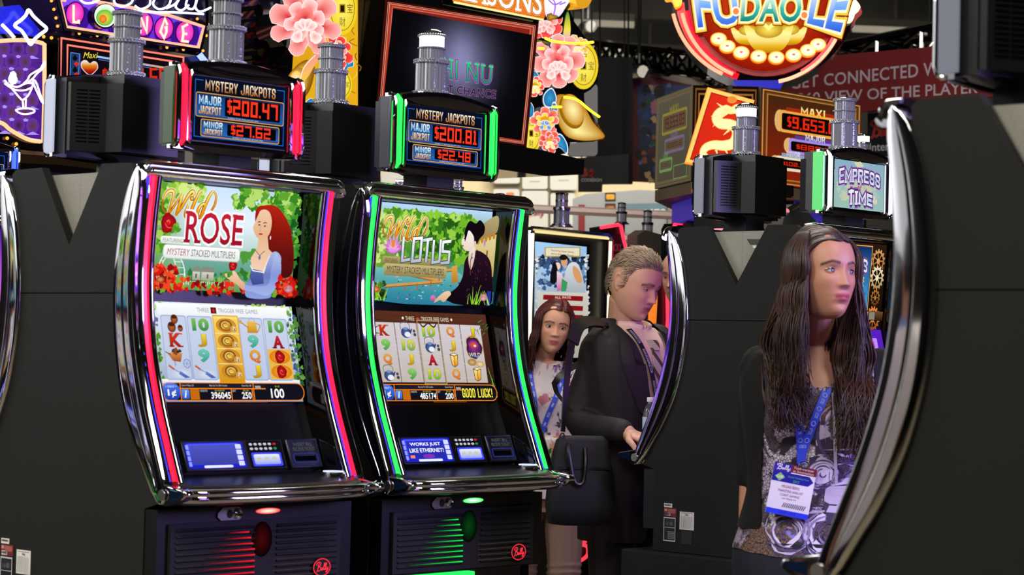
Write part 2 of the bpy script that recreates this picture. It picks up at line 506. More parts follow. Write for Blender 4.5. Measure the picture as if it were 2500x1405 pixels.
SCRIPT_B = [  # the looping red signature worn by the cabinets, strokes in a 0..10 by 0..6 box, v down
    [(1.6, 1.9), (0.9, 1.5), (1.3, 0.6), (2.8, 0.2), (4.0, 0.7), (3.6, 2.0), (2.4, 2.7), (3.6, 2.9), (3.9, 4.0), (2.8, 5.0), (1.7, 4.6)],
    [(2.7, 0.5), (2.2, 2.4), (1.6, 4.6), (1.0, 5.6)],
    [(5.2, 3.3), (4.5, 3.5), (4.3, 4.4), (4.9, 4.6), (5.4, 3.5), (5.2, 4.5), (5.8, 4.2)],
    [(5.8, 4.2), (6.9, 2.0), (7.0, 0.8), (6.6, 1.2), (6.2, 3.6), (6.5, 4.5), (7.0, 4.1)],
    [(7.0, 4.1), (8.1, 1.9), (8.2, 0.7), (7.8, 1.1), (7.4, 3.6), (7.6, 4.4), (8.1, 4.1)],
    [(8.3, 3.0), (8.3, 4.2), (8.9, 4.2), (9.4, 3.0), (9.0, 4.6), (8.4, 5.8), (7.9, 5.6), (8.6, 4.9), (9.8, 4.0)]]
def script_logo(art, u, v, w, h, col, wd):
    for st in SCRIPT_B:
        art.stroke(spline([(u + a / 10 * w, v + b / 6 * h) for a, b in st], 5), wd, col)
# ------------------------------------------------------------------ the curved slot machine; x across, y to the back, z up; the back-to-back plane is y = 0
STRIP = [(1.0, .385), (1.053, .357), (1.121, .328), (1.227, .285), (1.353, .247), (1.495, .229), (1.628, .234), (1.751, .25), (1.78, .256)]
def sd(z): return interp(STRIP, z)
def rec(z): return sd(z) - 0.058
BLADE_BACK = [(1.0, .325), (1.04, .310), (1.08, .286), (1.12, .258), (1.21, .210), (1.30, .180), (1.39, .163), (1.48, .157), (1.55, .162), (1.65, .178), (1.72, .198), (1.772, .214)]
def along(z0, z1, n): return [lerp(z0, z1, i / n) for i in range(n + 1)]
SIDE_LOW = [(-.028, .72), (.290, .72), (.290, .985), (.34, 1.0), (.28, 1.10), (.230, 1.211), (.186, 1.352), (.174, 1.478), (-.028, 1.478)]
SIDE_UP = [(-.028, 1.4805), (.174, 1.4805), (.178, 1.541), (.190, 1.65), (.210, 1.74), (.214, 1.772), (.200, 1.783), (.092, 1.785), (-.028, 1.594)]
# one machine's shared meshes (black, chrome and panel parts) are made once and reused by every copy
def _side(sg):
    m = MB()
    a, b = sorted((.282 * sg, .304 * sg))
    m.prism([(-d, z) for d, z in SIDE_LOW], a, b).prism([(-d, z) for d, z in SIDE_UP], a, b)
    return m
def _blade(sg):
    m, rings = MB(), []
    prof = [(0, 0.2930), (.02, 0.3030), (.03, 0.3105), (.055, 0.3134), (.07, 0.3142), (.09, 0.3148), (.28, 0.3152), (.44, 0.3154), (.480, 0.3154), (.50, 0.3135), (.520, 0.3154), (.56, 0.3154), (.72, 0.3152), (.91, 0.3148), (.93, 0.3142), (.945, 0.3134), (.97, 0.3105), (.985, 0.3030), (.995, 0.3010), (1.0, 0.2870), (.985, 0.2870), (.93, 0.2840), (.8, 0.2830)]
    zs = [1.0, 1.008, 1.03] + along(1.06, 1.72, 26) + [1.745, 1.762, 1.770, 1.7735]
    for z in zs:
        b, f = interp(BLADE_BACK, z), sd(z) + .010
        if z > 1.70:                                     # rounded top
            t = (z - 1.70) / .0735; k = math.sqrt(max(0.0, 1 - t * t)); c = (b + f) / 2 + .004 * t
            b, f = lerp(c, b, k), lerp(c, f, k)
        if z < 1.06:                                     # rounded foot
            t = (1.06 - z) / .0605; k = math.sqrt(max(0.0, 1 - t * t)); c = (b + f) / 2
            b, f = lerp(c, b, k), lerp(c, f, k)
        rings.append([(sg * x, -(b + (f - b) * q), z) for q, x in prof])
    m.loft(rings, False, False)
    rings2 = [[(sg * .316, p[1], p[2]) for p in (r[0], r[-1])] for r in rings]
    m.loft([[r[0], (sg * .280, r[0][1], r[0][2])] for r in rings], False, False)
    return m
def _path(x, off, z0, z1, n=30): return [(x, -(sd(z) + off), z) for z in along(z0, z1, n)]
def _front_frame(sg):
    m = MB()
    m.tube(_path(sg * .2965, .000, 1.045, 1.765), .0065, 10)
    m.tube(_path(sg * .260, .002, 1.045, 1.755), .0095, 10)
    m.loft([[(sg * .300, -(sd(z) - .006), z), (sg * .262, -(sd(z) - .006), z)] for z in along(1.04, 1.765, 30)], False, False)
    return m
def _inner(sg):
    m = MB()
    m.loft([[(sg * .262, -sd(z), z), (sg * .252, -(sd(z) - .004), z), (sg * .236, -(rec(z) - .012), z)] for z in along(1.045, 1.765, 30)], False, False)
    return m
def _bezel():
    m = MB()
    m.loft([[(-.245, -(rec(z) - .006), z), (.245, -(rec(z) - .006), z), (.245, -(rec(z) - .03), z), (-.245, -(rec(z) - .03), z)] for z in along(1.04, 1.765, 40)], True, True)
    m.box((-.25, -(sd(1.757)), 1.748), (.25, -.10, 1.772))
    return m
def _core():
    m = MB()
    m.prism([(.0277, .72), (-.285, .72), (-.285, .985), (-.15, 1.03), (-.15, 1.768), (.0277, 1.768)], -.275, .275)
    return m
def _topbar():
    m = MB()
    prof = [(.235, 1.789), (.258, 1.790), (.268, 1.784), (.270, 1.778), (.264, 1.774), (.272, 1.771), (.276, 1.764), (.272, 1.757), (.262, 1.752), (.245, 1.752)]
    m.loft([[(x, -d, z - dz) for d, z in prof] for x, dz in ((-.312, .012), (-.304, .004), (-.29, 0), (.29, 0), (.304, .004), (.312, .012))], True, True)
    return m
def _deck_outline(k=0.0):
    half = [(0, .452), (.12, .449), (.22, .440), (.270, .424), (.297, .398), (.306, .365), (.302, .330)]
    pts = half + [(.292, .24)]
    pts = [(x - (k if x > .1 else 0), d - k) for x, d in pts]
    return [(-x, d) for x, d in reversed(pts[1:])] + pts
def _deck():
    m = MB()
    rings = []
    for k, z in ((.05, .992), (.012, 1.012), (.012, 1.036), (.017, 1.0415), (.026, 1.043)):
        rings.append([(x, -d, z + (.022 * max(0, (.40 - d)) / .16 if z > 1.03 else 0)) for x, d in _deck_outline(k)])
    return m.loft(rings, True, True)
def _rail():
    m = MB()
    base = _deck_outline(0)[1:-1]
    prof = [(-.022, .999), (-.008, 1.000), (0, 1.006), (.002, 1.013), (-.001, 1.019), (.003, 1.023), (.002, 1.031), (-.006, 1.036), (-.02, 1.036)]
    pts = spline(base, 5)
    rings = []
    for i, (x, d) in enumerate(pts):
        a, b = pts[max(i - 1, 0)], pts[min(i + 1, len(pts) - 1)]
        t = V((b[0] - a[0], b[1] - a[1], 0)).normalized(); nn = V((-t.y, t.x, 0))
        if nn.y < 0 and abs(x) < .2: nn = -nn
        nn = V((-t.y, t.x, 0)) if V((-t.y, t.x, 0)).dot(V((x, d - .2, 0))) > 0 else V((t.y, -t.x, 0))
        rings.append([(x + nn.x * o, -(d + nn.y * o), z) for o, z in prof])
    return m.loft(rings, True, True)
def _belly():
    m = MB()
    m.box((-.302, -.335, .79), (.302, -.27, .985)).box((-.28, -.285, .72), (.28, -.25, .80))
    return m
def _door():
    m = MB()
    m.box((-.270, -.345, .795), (.258, -.334, .952))
    for i in range(10):
        z = .812 + i * .0138
        m.prism([(-.3445, z - .0045), (-.3495, z - .0015), (-.3445, z + .0045)], -.255, -.02).prism([(-.3445, z - .0045), (-.3495, z - .0015), (-.3445, z + .0045)], .05, .245)
    return m
def _neck():
    m = MB()
    return m.loft([[(x * k, -.17 + y * q, z) for x, y in ((-1, -1), (1, -1), (1, 1), (-1, 1))] for k, q, z in ((.062, .05, 1.782), (.05, .045, 1.80), (.05, .045, 1.826), (.085, .05, 1.838))], True, True)
def _arc_top(x, h=2.024, rise=.026): return h + rise * (1 - (x / .198) ** 2)
def _arc_bot(x): return 1.829 - .008 * (1 - (x / .198) ** 2)
def _housing():
    m = MB()
    n = 16
    xs = [lerp(-.186, .186, i / n) for i in range(n + 1)]
    front = [(x, _arc_top(x) - .004) for x in xs] + [(x, _arc_bot(x) + .004) for x in reversed(xs)]
    m.prism([(x, z) for x, z in front], -.222, -.165, 'y')
    plan = [(-.183, -.168), (-.183, -.150), (-.104, -.108), (-.089, -.062), (.089, -.062), (.104, -.108), (.183, -.150), (.183, -.168)]
    m.prism(plan, 1.84, 2.012, 'z')
    plan2 = [(-.085, -.16), (-.08, -.07), (.08, -.07), (.085, -.16)]
    m.prism(plan2, 2.005, 2.036, 'z')
    return m
def _vent(sg):
    m = MB()
    a, b = V((sg * .173, -.1442, 0)), V((sg * .116, -.1137, 0))
    nn = V((sg * .447, .894, 0))
    for i in range(15):
        z = 1.862 + i * .0092
        for t0, t1 in ((.05, .47), (.53, .95)):
            p, q = a.lerp(b, t0), a.lerp(b, t1)
            m.loft([[(e.x + nn.x * k, e.y + nn.y * k, zz) for e, k, zz in ((p, -.002, z), (q, -.002, z), (q, .0016, z + .001), (p, .0016, z + .001))], [(e.x + nn.x * k, e.y + nn.y * k, zz) for e, k, zz in ((p, -.002, z + .0045), (q, -.002, z + .0045), (q, .0016, z + .0035), (p, .0016, z + .0035))]], True, True)
    return m
def _visor(top):
    m = MB()
    n = 20
    xs = [lerp(-.173, .173, i / n) for i in range(n + 1)]
    if top:
        r = [[(x, -.222, _arc_top(x)), (x, -.236, _arc_top(x) - .004), (x, -.240, _arc_top(x) - .016), (x, -.230, lerp(2.003, _arc_top(x) - .02, .25)), (x, -.222, 2.003)] for x in xs]
    else:
        r = [[(x, -.222, 1.846), (x, -.234, 1.843), (x, -.238, 1.836), (x, -.232, _arc_bot(x)), (x, -.215, _arc_bot(x) - .002)] for x in xs]
    return m.loft(r, True, True)
def _cheek(sg):
    m = MB()
    for x, r in ((.158, .0055), (.1945, .0065)):
        m.tube([(sg * x, -.214, 2.028), (sg * x, -.229, 2.022), (sg * x, -.236, 2.006), (sg * x, -.236, 1.85), (sg * x, -.230, 1.834), (sg * x, -.214, 1.829)], r, 8)
    m.box((min(sg * .155, sg * .198), -.226, 1.826), (max(sg * .155, sg * .198), -.20, 2.03))
    return m
def _lens(sg):
    m = MB()
    a, b = sorted((sg * .199, sg * .205))
    return m.box((a, -.228, 1.836), (b, -.190, 2.02))
def _tier(z0, z1, r):
    m = MB()
    n = 52
    rings = []
    for z in (z0, z1):
        rings.append([((r - (.0022 if k % 2 else 0)) * cos(2 * pi * k / n), (r - (.0022 if k % 2 else 0)) * sin(2 * pi * k / n) - .17, z) for k in range(n)])
    return m.loft(rings, True, True)
def _ring(z, r, h):
    m = MB().lathe([(r * .8, z), (r * .97, z + h * .1), (r * .97, z + h * .9), (r * .8, z + h)], (0, -.17, 0), 28)
    rw = max(1, round(h / .006))
    n = 30
    for j in range(rw):
        for k in range(n):
            a = 2 * pi * (k + .5 * (j % 2)) / n
            m.ball((r * cos(a), r * sin(a) - .17, z + h * (j + .5) / rw), (.0046, .0046, h / rw * .55), 6)
    return m
def _beads(z, r, n, q):
    m = MB()
    for k in range(n):
        m.ball((r * cos(2 * pi * k / n), r * sin(2 * pi * k / n) - .17, z), q, 6)
    return m

def candle(parent, mode):
    """tiered lamp on a topper: 'tall' two upper lenses, 'lit' upper lens shining with a domed cap"""
    base = _ring(2.034, .052, .012)
    b = base.build('candle_lamp', M_CHROME, parent)
    _ring(2.044, .047, .012).build('bead_ring', M_BEAD, b)
    _tier(2.056, 2.131, .0425).build('lens', M_CLEAR, b)
    _ring(2.129, .045, .012).build('bead_ring', M_BEAD, b)
    _tier(2.141, 2.170, .0335).build('lens', M_CLEAR, b)
    _ring(2.169, .0345, .005).build('bead_ring', M_BEAD, b)
    if mode == 'lit':
        o = _tier(2.174, 2.201, .0335).build('lens', lit('#fffdf6', 2.2), b)
        o['label'] = 'shining white lens'
        _ring(2.200, .035, .009).build('bead_ring', M_BEAD, b)
        MB().lathe([(.034, 2.208), (.031, 2.214), (.022, 2.220), (.008, 2.223), (.0005, 2.2235)], (0, -.17, 0), 24).build('cap', M_CHROME, b)
    else:
        _tier(2.174, 2.203, .0335).build('lens', M_CLEAR, b)
        _ring(2.202, .036, .010).build('bead_ring', M_BEAD, b)
        MB().lathe([(.034, 2.211), (.030, 2.214), (.012, 2.215)], (0, -.17, 0), 24).build('cap', M_CHROME, b)
    return b

def strip_part(parent, sg, col, power):
    m = MB()
    m.loft([[(sg * .2735, -(sd(z) - .002), z), (sg * .2755, -(sd(z) + .010), z), (sg * .2865, -(sd(z) + .010), z), (sg * .2885, -(sd(z) - .002), z)] for z in along(1.052, 1.752, 30)], True, True)
    return m.build('light_strip', lit(col, power), parent)

def tilt(z0, z1, off=0.0):
    """flat mapping for a screen between two heights on the recessed front; u 0..1 right, v 0..1 down"""
    p0, p1 = V((0, -(rec(z1) + off), z1)), V((0, -(rec(z0) + off), z0))
    n = (p1 - p0).cross(V((1, 0, 0))).normalized()
    if n.y > 0: n = -n
    return p0, p1, n
def screen(parent, name, z0, z1, hw, draw, power, sample=False, label=None):
    p0, p1, n = tilt(z0, z1)
    m = MB()
    q = [p0 + V((-hw, 0, 0)), p0 + V((hw, 0, 0)), p1 + V((hw, 0, 0)), p1 + V((-hw, 0, 0))]
    m.loft([[tuple(x - n * .012) for x in q], [tuple(x + n * .0015) for x in q]], True, True)
    o = m.build(name, M_BEZEL, parent)
    if label: o['label'] = label
    a = Art(flat(p0 + V((-hw, 0, 0)) + n * .002, V((2 * hw, 0, 0)), p1 - p0, n))
    a.asp = 2 * hw / (p1 - p0).length
    draw(a)
    a.build('picture', o, power, sample=sample)
    return o

SH = {}
def shared(parent, key, fn, name, m, **k):
    if key not in SH:
        SH[key] = fn().build(name, m, parent, **k)
        return SH[key]
    c = SH[key].copy()
    c.parent = parent
    COL.objects.link(c)
    c.data = SH[key].data
    return c

def machine(label, origin, back, spec, group=None, rot=None):
    t = thing('slot_machine', label, 'slot machine', (origin[0], origin[1], 0), TH + (pi if back else 0) if rot is None else rot, group)
    S = lambda key, fn, name, m, **k: shared(t, key, fn, name, m, **k)
    S('core', _core, 'cabinet', M_PANEL_LIT)
    for sg in (-1, 1):
        S('side%d' % sg, lambda: _side(sg), 'side_panel', M_PANEL, smooth=False)
        S('blade%d' % sg, lambda: _blade(sg), 'chrome_trim', M_CHROME, ang=60)
        S('frame%d' % sg, lambda: _front_frame(sg), 'front_frame', M_CHROME, ang=50)
        S('inner%d' % sg, lambda: _inner(sg), 'inner_wall', M_GLOSS)
        st = strip_part(t, sg, spec['strip'], spec.get('spow', 2.4))
        m = MB().tube(_path(sg * .2925 if sg < 0 else .2685, .006, 1.05, 1.752), .0042, 6)
        e = m.build('edge_glow', lit('#4a42ff', 1.1), st)
    for sg in (-1, 1):
        cap_ = S('cap%d' % sg, lambda: MB().prism([(-.345, 1.0), (-.375, .996), (-.432, 1.012), (-.446, 1.024), (-.440, 1.036), (-.372, 1.046), (-.345, 1.04)], *sorted((sg * .285, sg * .312))), 'deck_cap', M_CHROME, bevel=.004)
        MB().prism([(-.390, 1.011), (-.428, 1.019), (-.434, 1.026), (-.428, 1.031), (-.390, 1.035)], *sorted((sg * .3115, sg * .3132))).build('blue_inlay', mat('blue_glass', '#16284a', .1, .5), cap_)
        MB().prism([(-.367 + .013 * cos(k * .5236), 1.021 + .013 * sin(k * .5236)) for k in range(12)], *sorted((sg * .316, sg * .3185))).build('bolt', M_STEEL, cap_)
    S('topbar', _topbar, 'top_bar', M_CHROME, ang=60)
    S('bezel', _bezel, 'bezel', M_BEZEL)
    screen(t, 'upper_screen', 1.494, 1.746, .229, spec['upper'], spec.get('power', 1.0), spec.get('sample', False), spec.get('ulabel'))
    screen(t, 'lower_screen', 1.227, 1.463, .229, spec['lower'], spec.get('power', 1.0), spec.get('sample', False), spec.get('llabel'))
    # button deck
    d = S('deck', _deck, 'button_deck', M_BLACK)
    S('rail', _rail, 'deck_rail', M_CHROME, ang=60)
    b = S('spin', lambda: MB().lathe([(.026, 1.046), (.030, 1.050), (.030, 1.056), (.026, 1.060)], (.222, -.352, 0), 28), 'spin_button', M_CHROME)
    MB().lathe([(.014, 1.060), (.025, 1.0605), (.025, 1.0625), (.014, 1.063)], (.222, -.352, 0), 28).build('button_light', lit('#cfd6ff', 1.3), b)
    # player panel, keypad and bill slot on the lower front
    def surf(z0, z1, off): p0, p1, n = tilt(z0, z1, off); return p0, p1, n
    p0, p1, n = surf(1.066, 1.136, .004)
    m = MB()
    q = [p0 + V((-.19, 0, 0)), p0 + V((.122, 0, 0)), p1 + V((.122, 0, 0)), p1 + V((-.19, 0, 0))]
    m.loft([[tuple(x - n * .02) for x in q], [tuple(x + n * .004) for x in q]], True, True)
    pp = m.build('player_panel', M_BLACK, t, bevel=.003)
    a = Art(flat(p0 + V((-.19, 0, 0)) + n * .0046, V((.312, 0, 0)), p1 - p0, n))
    draw_panel(a, spec.get('panel'))
    a.build('display', pp, 1.15, sample=True)
    m = MB()
    q = [p0 + V((.134, 0, 0)), p0 + V((.236, 0, 0)), p1 + V((.236, 0, 0)), p1 + V((.134, 0, 0))]
    m.loft([[tuple(x - n * .02) for x in q], [tuple(x + n * .006) for x in q]], True, True)
    bp = m.build('bill_slot', M_BLACK, t, bevel=.003)
    a = Art(flat(p0 + V((.134, 0, 0)) + n * .0066, V((.102, 0, 0)), p1 - p0, n))
    for r_, wd, c in ((a.rr(.04, .06, .9, .86, .05), .02, '#20266e'), (a.rr(.12, .52, .76, .3, .05), .03, '#2a3390')):
        a.stroke(r_, wd, c, True)
    a.rect(.16, .6, .66, .16, '#04040a')
    a.text('INSERT BILL', .2, .14, .6, .12, '#55586a')
    a.text('RECEIVE TICKET', .15, .3, .7, .12, '#55586a')
    a.build('slot_lettering', bp, 1.0)
    # lower door
    S('belly', _belly, 'lower_front', M_BLACK)
    dr = S('door', _door, 'belly_door', M_MATTE, smooth=False)
    a = Art(flat((-.268, -.3505, .952), (.524, 0, 0), (0, 0, -.155), (0, -1, 0)))
    cl = spec.get('door', spec['strip'])
    dim = lambda h, k: '#' + ''.join('%02x' % int(int(h.strip('#')[i:i + 2], 16) * k) for i in (0, 2, 4))
    for i in range(9):
        v = .17 + i * .0885
        x1 = .435 + .012 * min(i, 3)
        x0 = .30 - .028 * i
        s0 = lin('#05050a'); s1 = lin(cl)
        a.raw([(x0, v), (x1, v - .008), (x1, v + .014), (x0, v + .006)], [(0, 1, 2, 3)], lambda u, vv: s0 if u < (x0 + x1) / 2 else s1)
        a.raw([(.58, v), (.92, v - .003), (.92, v + .003), (.58, v + .006)], [(0, 1, 2, 3)], dim('#50483e' if i > 4 else '#1a1a1e', .5 + .06 * i))  # right-hand lines: sheen of chrome slats, drawn as a faint glow
    a.build('louvre_light_and_sheen', dr, 1.0)
    a = Art(flat((-.268, -.3458, .952), (.524, 0, 0), (0, 0, -.155), (0, -1, 0)))
    a.ell(.52, .30, .06, .27, dim(cl, .26), 24, 0, '#020203')
    a.build('glow_window', dr, 1.0)
    bd = MB().prism([(.192 + .029 * cos(k * .2618), .829 + .0225 * sin(k * .2618)) for k in range(24)], -.353, -.343, 'y').build('badge', M_MATTE, dr)
    a = Art(flat((.163, -.3534, .8515), (.058, 0, 0), (0, 0, -.045), (0, -1, 0)))
    a.stroke([(.5 + .47 * cos(k * .2618), .5 + .46 * sin(k * .2618)) for k in range(24)], .045, '#ff2a3c', True)
    script_logo(a, .13, .2, .76, .6, '#ff3346', .034)
    a.build('badge_sign', dr, 1.4)
    mk = Art(flat((-.01, -.3365, .978), (.078, 0, 0), (0, 0, -.014), (0, -1, 0)))
    mk.ell(.5, .5, .5, .5, '#ffe0c8' if cl[1] == 'f' else '#e8fff0', 20, 0, cl)
    mk.build('marker_light', t, 1.5)
    lp = S('lock', lambda: MB().prism([(-.128, .962), (-.118, .954), (-.062, .954), (-.055, .962), (-.055, .978), (-.064, .984), (-.112, .984), (-.128, .971)], -.340, -.333, 'y'), 'lock_plate', M_STEEL)
    MB().box((-.24, -.318, .772), (.06, -.292, .782)).build('under_light', lit(spec.get('under', cl), 2.0), t)
    MB().prism([(-.092 + .008 * cos(k * .5236), .969 + .010 * sin(k * .5236)) for k in range(12)], -.342, -.339, 'y').build('keyhole', M_MATTE, lp)
    MB().lathe([(.012, 0), (.012, .006), (.008, .008), (.008, .005), (.0005, .005)], (0, 0, 0), 16).build('lock', M_CHROME, lp, mw=Matrix.Translation((-.068, -.339, .969)) @ Matrix.Rotation(pi / 2, 4, 'X'))
    if spec.get('topper') is None: return t
    tp = S('housing', _housing, 'topper', M_BLACK)
    S2 = lambda key, fn, name, m, **k: shared(tp, key, fn, name, m, **k)
    S2('neck', _neck, 'neck', M_MATTE)
    for sg in (-1, 1):
        S2('vent%d' % sg, lambda: _vent(sg), 'vent_grille', M_GLOSS, smooth=False)
        S2('cheek%d' % sg, lambda: _cheek(sg), 'cheek_trim', M_BUMPY if 0 else M_CHROME)
        _lens(sg).build('side_lens', lit(spec.get('lens', '#2c4a20'), spec.get('lpow', .35), False), tp, bevel=.002)  # acrylic plate, its reflected tint put in as a glow of its own
        MB().tube([(sg * .1765, -.222, 2.024), (sg * .1765, -.235, 2.014), (sg * .1765, -.235, 1.848), (sg * .1765, -.222, 1.838)], .0068, 8).build('light_strip', lit(spec.get('tstrip', spec['strip']), spec.get('spow', 2.4)), tp)
    S2('visor1', lambda: _visor(True), 'visor', M_GLOSS)
    S2('visor0', lambda: _visor(False), 'lower_lip', M_GLOSS)
    ds = S2('tscreen', lambda: MB().box((-.153, -.2275, 1.846), (.153, -.215, 2.006)), 'display', M_BEZEL)
    a = Art(flat((-.149, -.2282, 2.003), (.298, 0, 0), (0, 0, -.154), (0, -1, 0)))
    spec['topper'](a)
    a.build('topper_picture', tp, spec.get('tpower', 1.0))
    candle(t, spec.get('candle', 'tall'))
    return t

def draw_panel(a, txt):
    a.rrect(0.02, .06, .57, .86, .03, '#1b23b8')
    a.rrect(.045, .10, .50, .70, .02, ('#4c55e8', '#2a32c8'))
    a.rect(.07, .16, .44, .62, ('#4a50b8', '#3a3f98') if not txt else ('#2a2fb4', '#2328a0'))
    for i in range(4):
        a.rrect(.515, .14 + i * .185, .055, .155, .012, '#cfd4ff')
        a.rrect(.03, .14 + i * .185, .028, .15, .01, '#8f98ff')
    a.rrect(.17, .82, .28, .085, .02, '#dfe3ff')
    if txt:
        a.text(txt[0], .11, .22, .36, .15, '#f4f4ff', .02)
        a.text(txt[1], .09, .43, .40, .15, '#f4f4ff', .02)
        a.ell(.30, .72, .07, .08, '#7a2fb0')
        a.rect(.085, .68, .05, .1, '#ff8a50')
    a.rrect(.63, .05, .35, .9, .03, '#101016')
    for r_ in range(2):
        for k in range(6):
            a.ell(.67 + k * .048, .16 + r_ * .15, .018, .045, '#b8bac8' if k < 5 else ('#b02028' if r_ == 0 else '#1f8a50'), 10)
    a.rrect(.655, .44, .30, .46, .03, '#3f48ff')
    a.rrect(.675, .50, .26, .34, .03, ('#dfe3ff', '#8d97ff'))
    for k in range(3):
        a.ell(.725 + k * .075, .66, .028, .07, '#b9c4a8', 10)
# ------------------------------------------------------------------ pictures on the lit screens
def scaled(a, w, h):
    mp = a.mp
    a.mp = lambda u, v, d: mp(u / w, v / h, d)
    return a
def unscale(a, w, h): pass
def leaves(a, x0, y0, x1, y1, n, r, cols, seed=1, sq=1.0):
    rd = random.Random(seed)
    n, r = (int(n * 2.4), r * .66) if n > 12 else (n, r)
    for i in range(n):
        a.blob(lerp(x0, x1, rd.random()), lerp(y0, y1, rd.random()), r * (.5 + .8 * rd.random()), rd.choice(cols), seed * 100 + i, 14, .42, sq)
WILD = [[(.00, .42), (.03, .22), (.10, .10), (.17, .14), (.17, .40), (.13, .96)], [(.13, .96), (.22, .62), (.34, .16)], [(.34, .16), (.32, .55), (.28, .94)], [(.28, .94), (.37, .62), (.46, .20), (.52, .06), (.56, .12), (.52, .22)],
        [(.49, .52), (.46, .80), (.48, .94), (.55, .78)], [(.70, -.02), (.65, .10), (.57, .66), (.57, .90), (.61, .95), (.66, .84)], [(.84, .52), (.77, .46), (.70, .64), (.70, .88), (.75, .94), (.82, .74)], [(.92, -.02), (.86, .20), (.78, .78), (.80, .94), (.90, .80)],
        [(.92, -.02), (.99, .12), (1.0, .42), (.94, .72), (.90, .80)]]
def wild_word(a, u, v, w, h, edge='#8a2a08'):
    """gold brush script"""
    sk = lambda P: [(u + w * (p + .05 * (.5 - q)), v + h * q) for p, q in P]
    a.stroke(spline(sk([(.10, .20), (.0, .40), (.02, .74), (.13, .86), (.22, .60), (.17, .22), (.06, .14)]), 6), h * .055, '#c8601a')
    for pen, c in ((.21, '#fff6d8'), (.155, edge), (.095, ('#fff27a', '#f8b81c', '#d8740c'))):
        for k, P in enumerate(WILD):
            thin = k in (1, 8)
            q = spline(sk(P), 6)
            a.stroke(q, [h * (pen - (.05 if thin else 0)) * (.55 + .45 * sin(pi * min(1, (i + 1) / len(q)))) for i in range(len(q))], c)
        a.ell(u + w * .545, v + h * .30, h * (pen * .62), h * (pen * .62), c if isinstance(c, str) else '#f8c83a', 12)
def rose(a, u, v, r, dark='#8a0a14', mid='#d81a22', lightc='#ff5a4a'):
    a.blob(u, v, r, mid, 3, 20, .12, 1.05, edge=dark)
    for k, (du, dv, q) in enumerate(((-.2, -.1, .62), (.15, .05, .5), (0, -.15, .34), (.02, -.1, .18))):
        a.stroke([(u + r * (du + q * cos(t * .5 + k)), v + r * (dv + q * .85 * sin(t * .5 + k))) for t in range(9)], r * .1, lightc if k % 2 else dark)
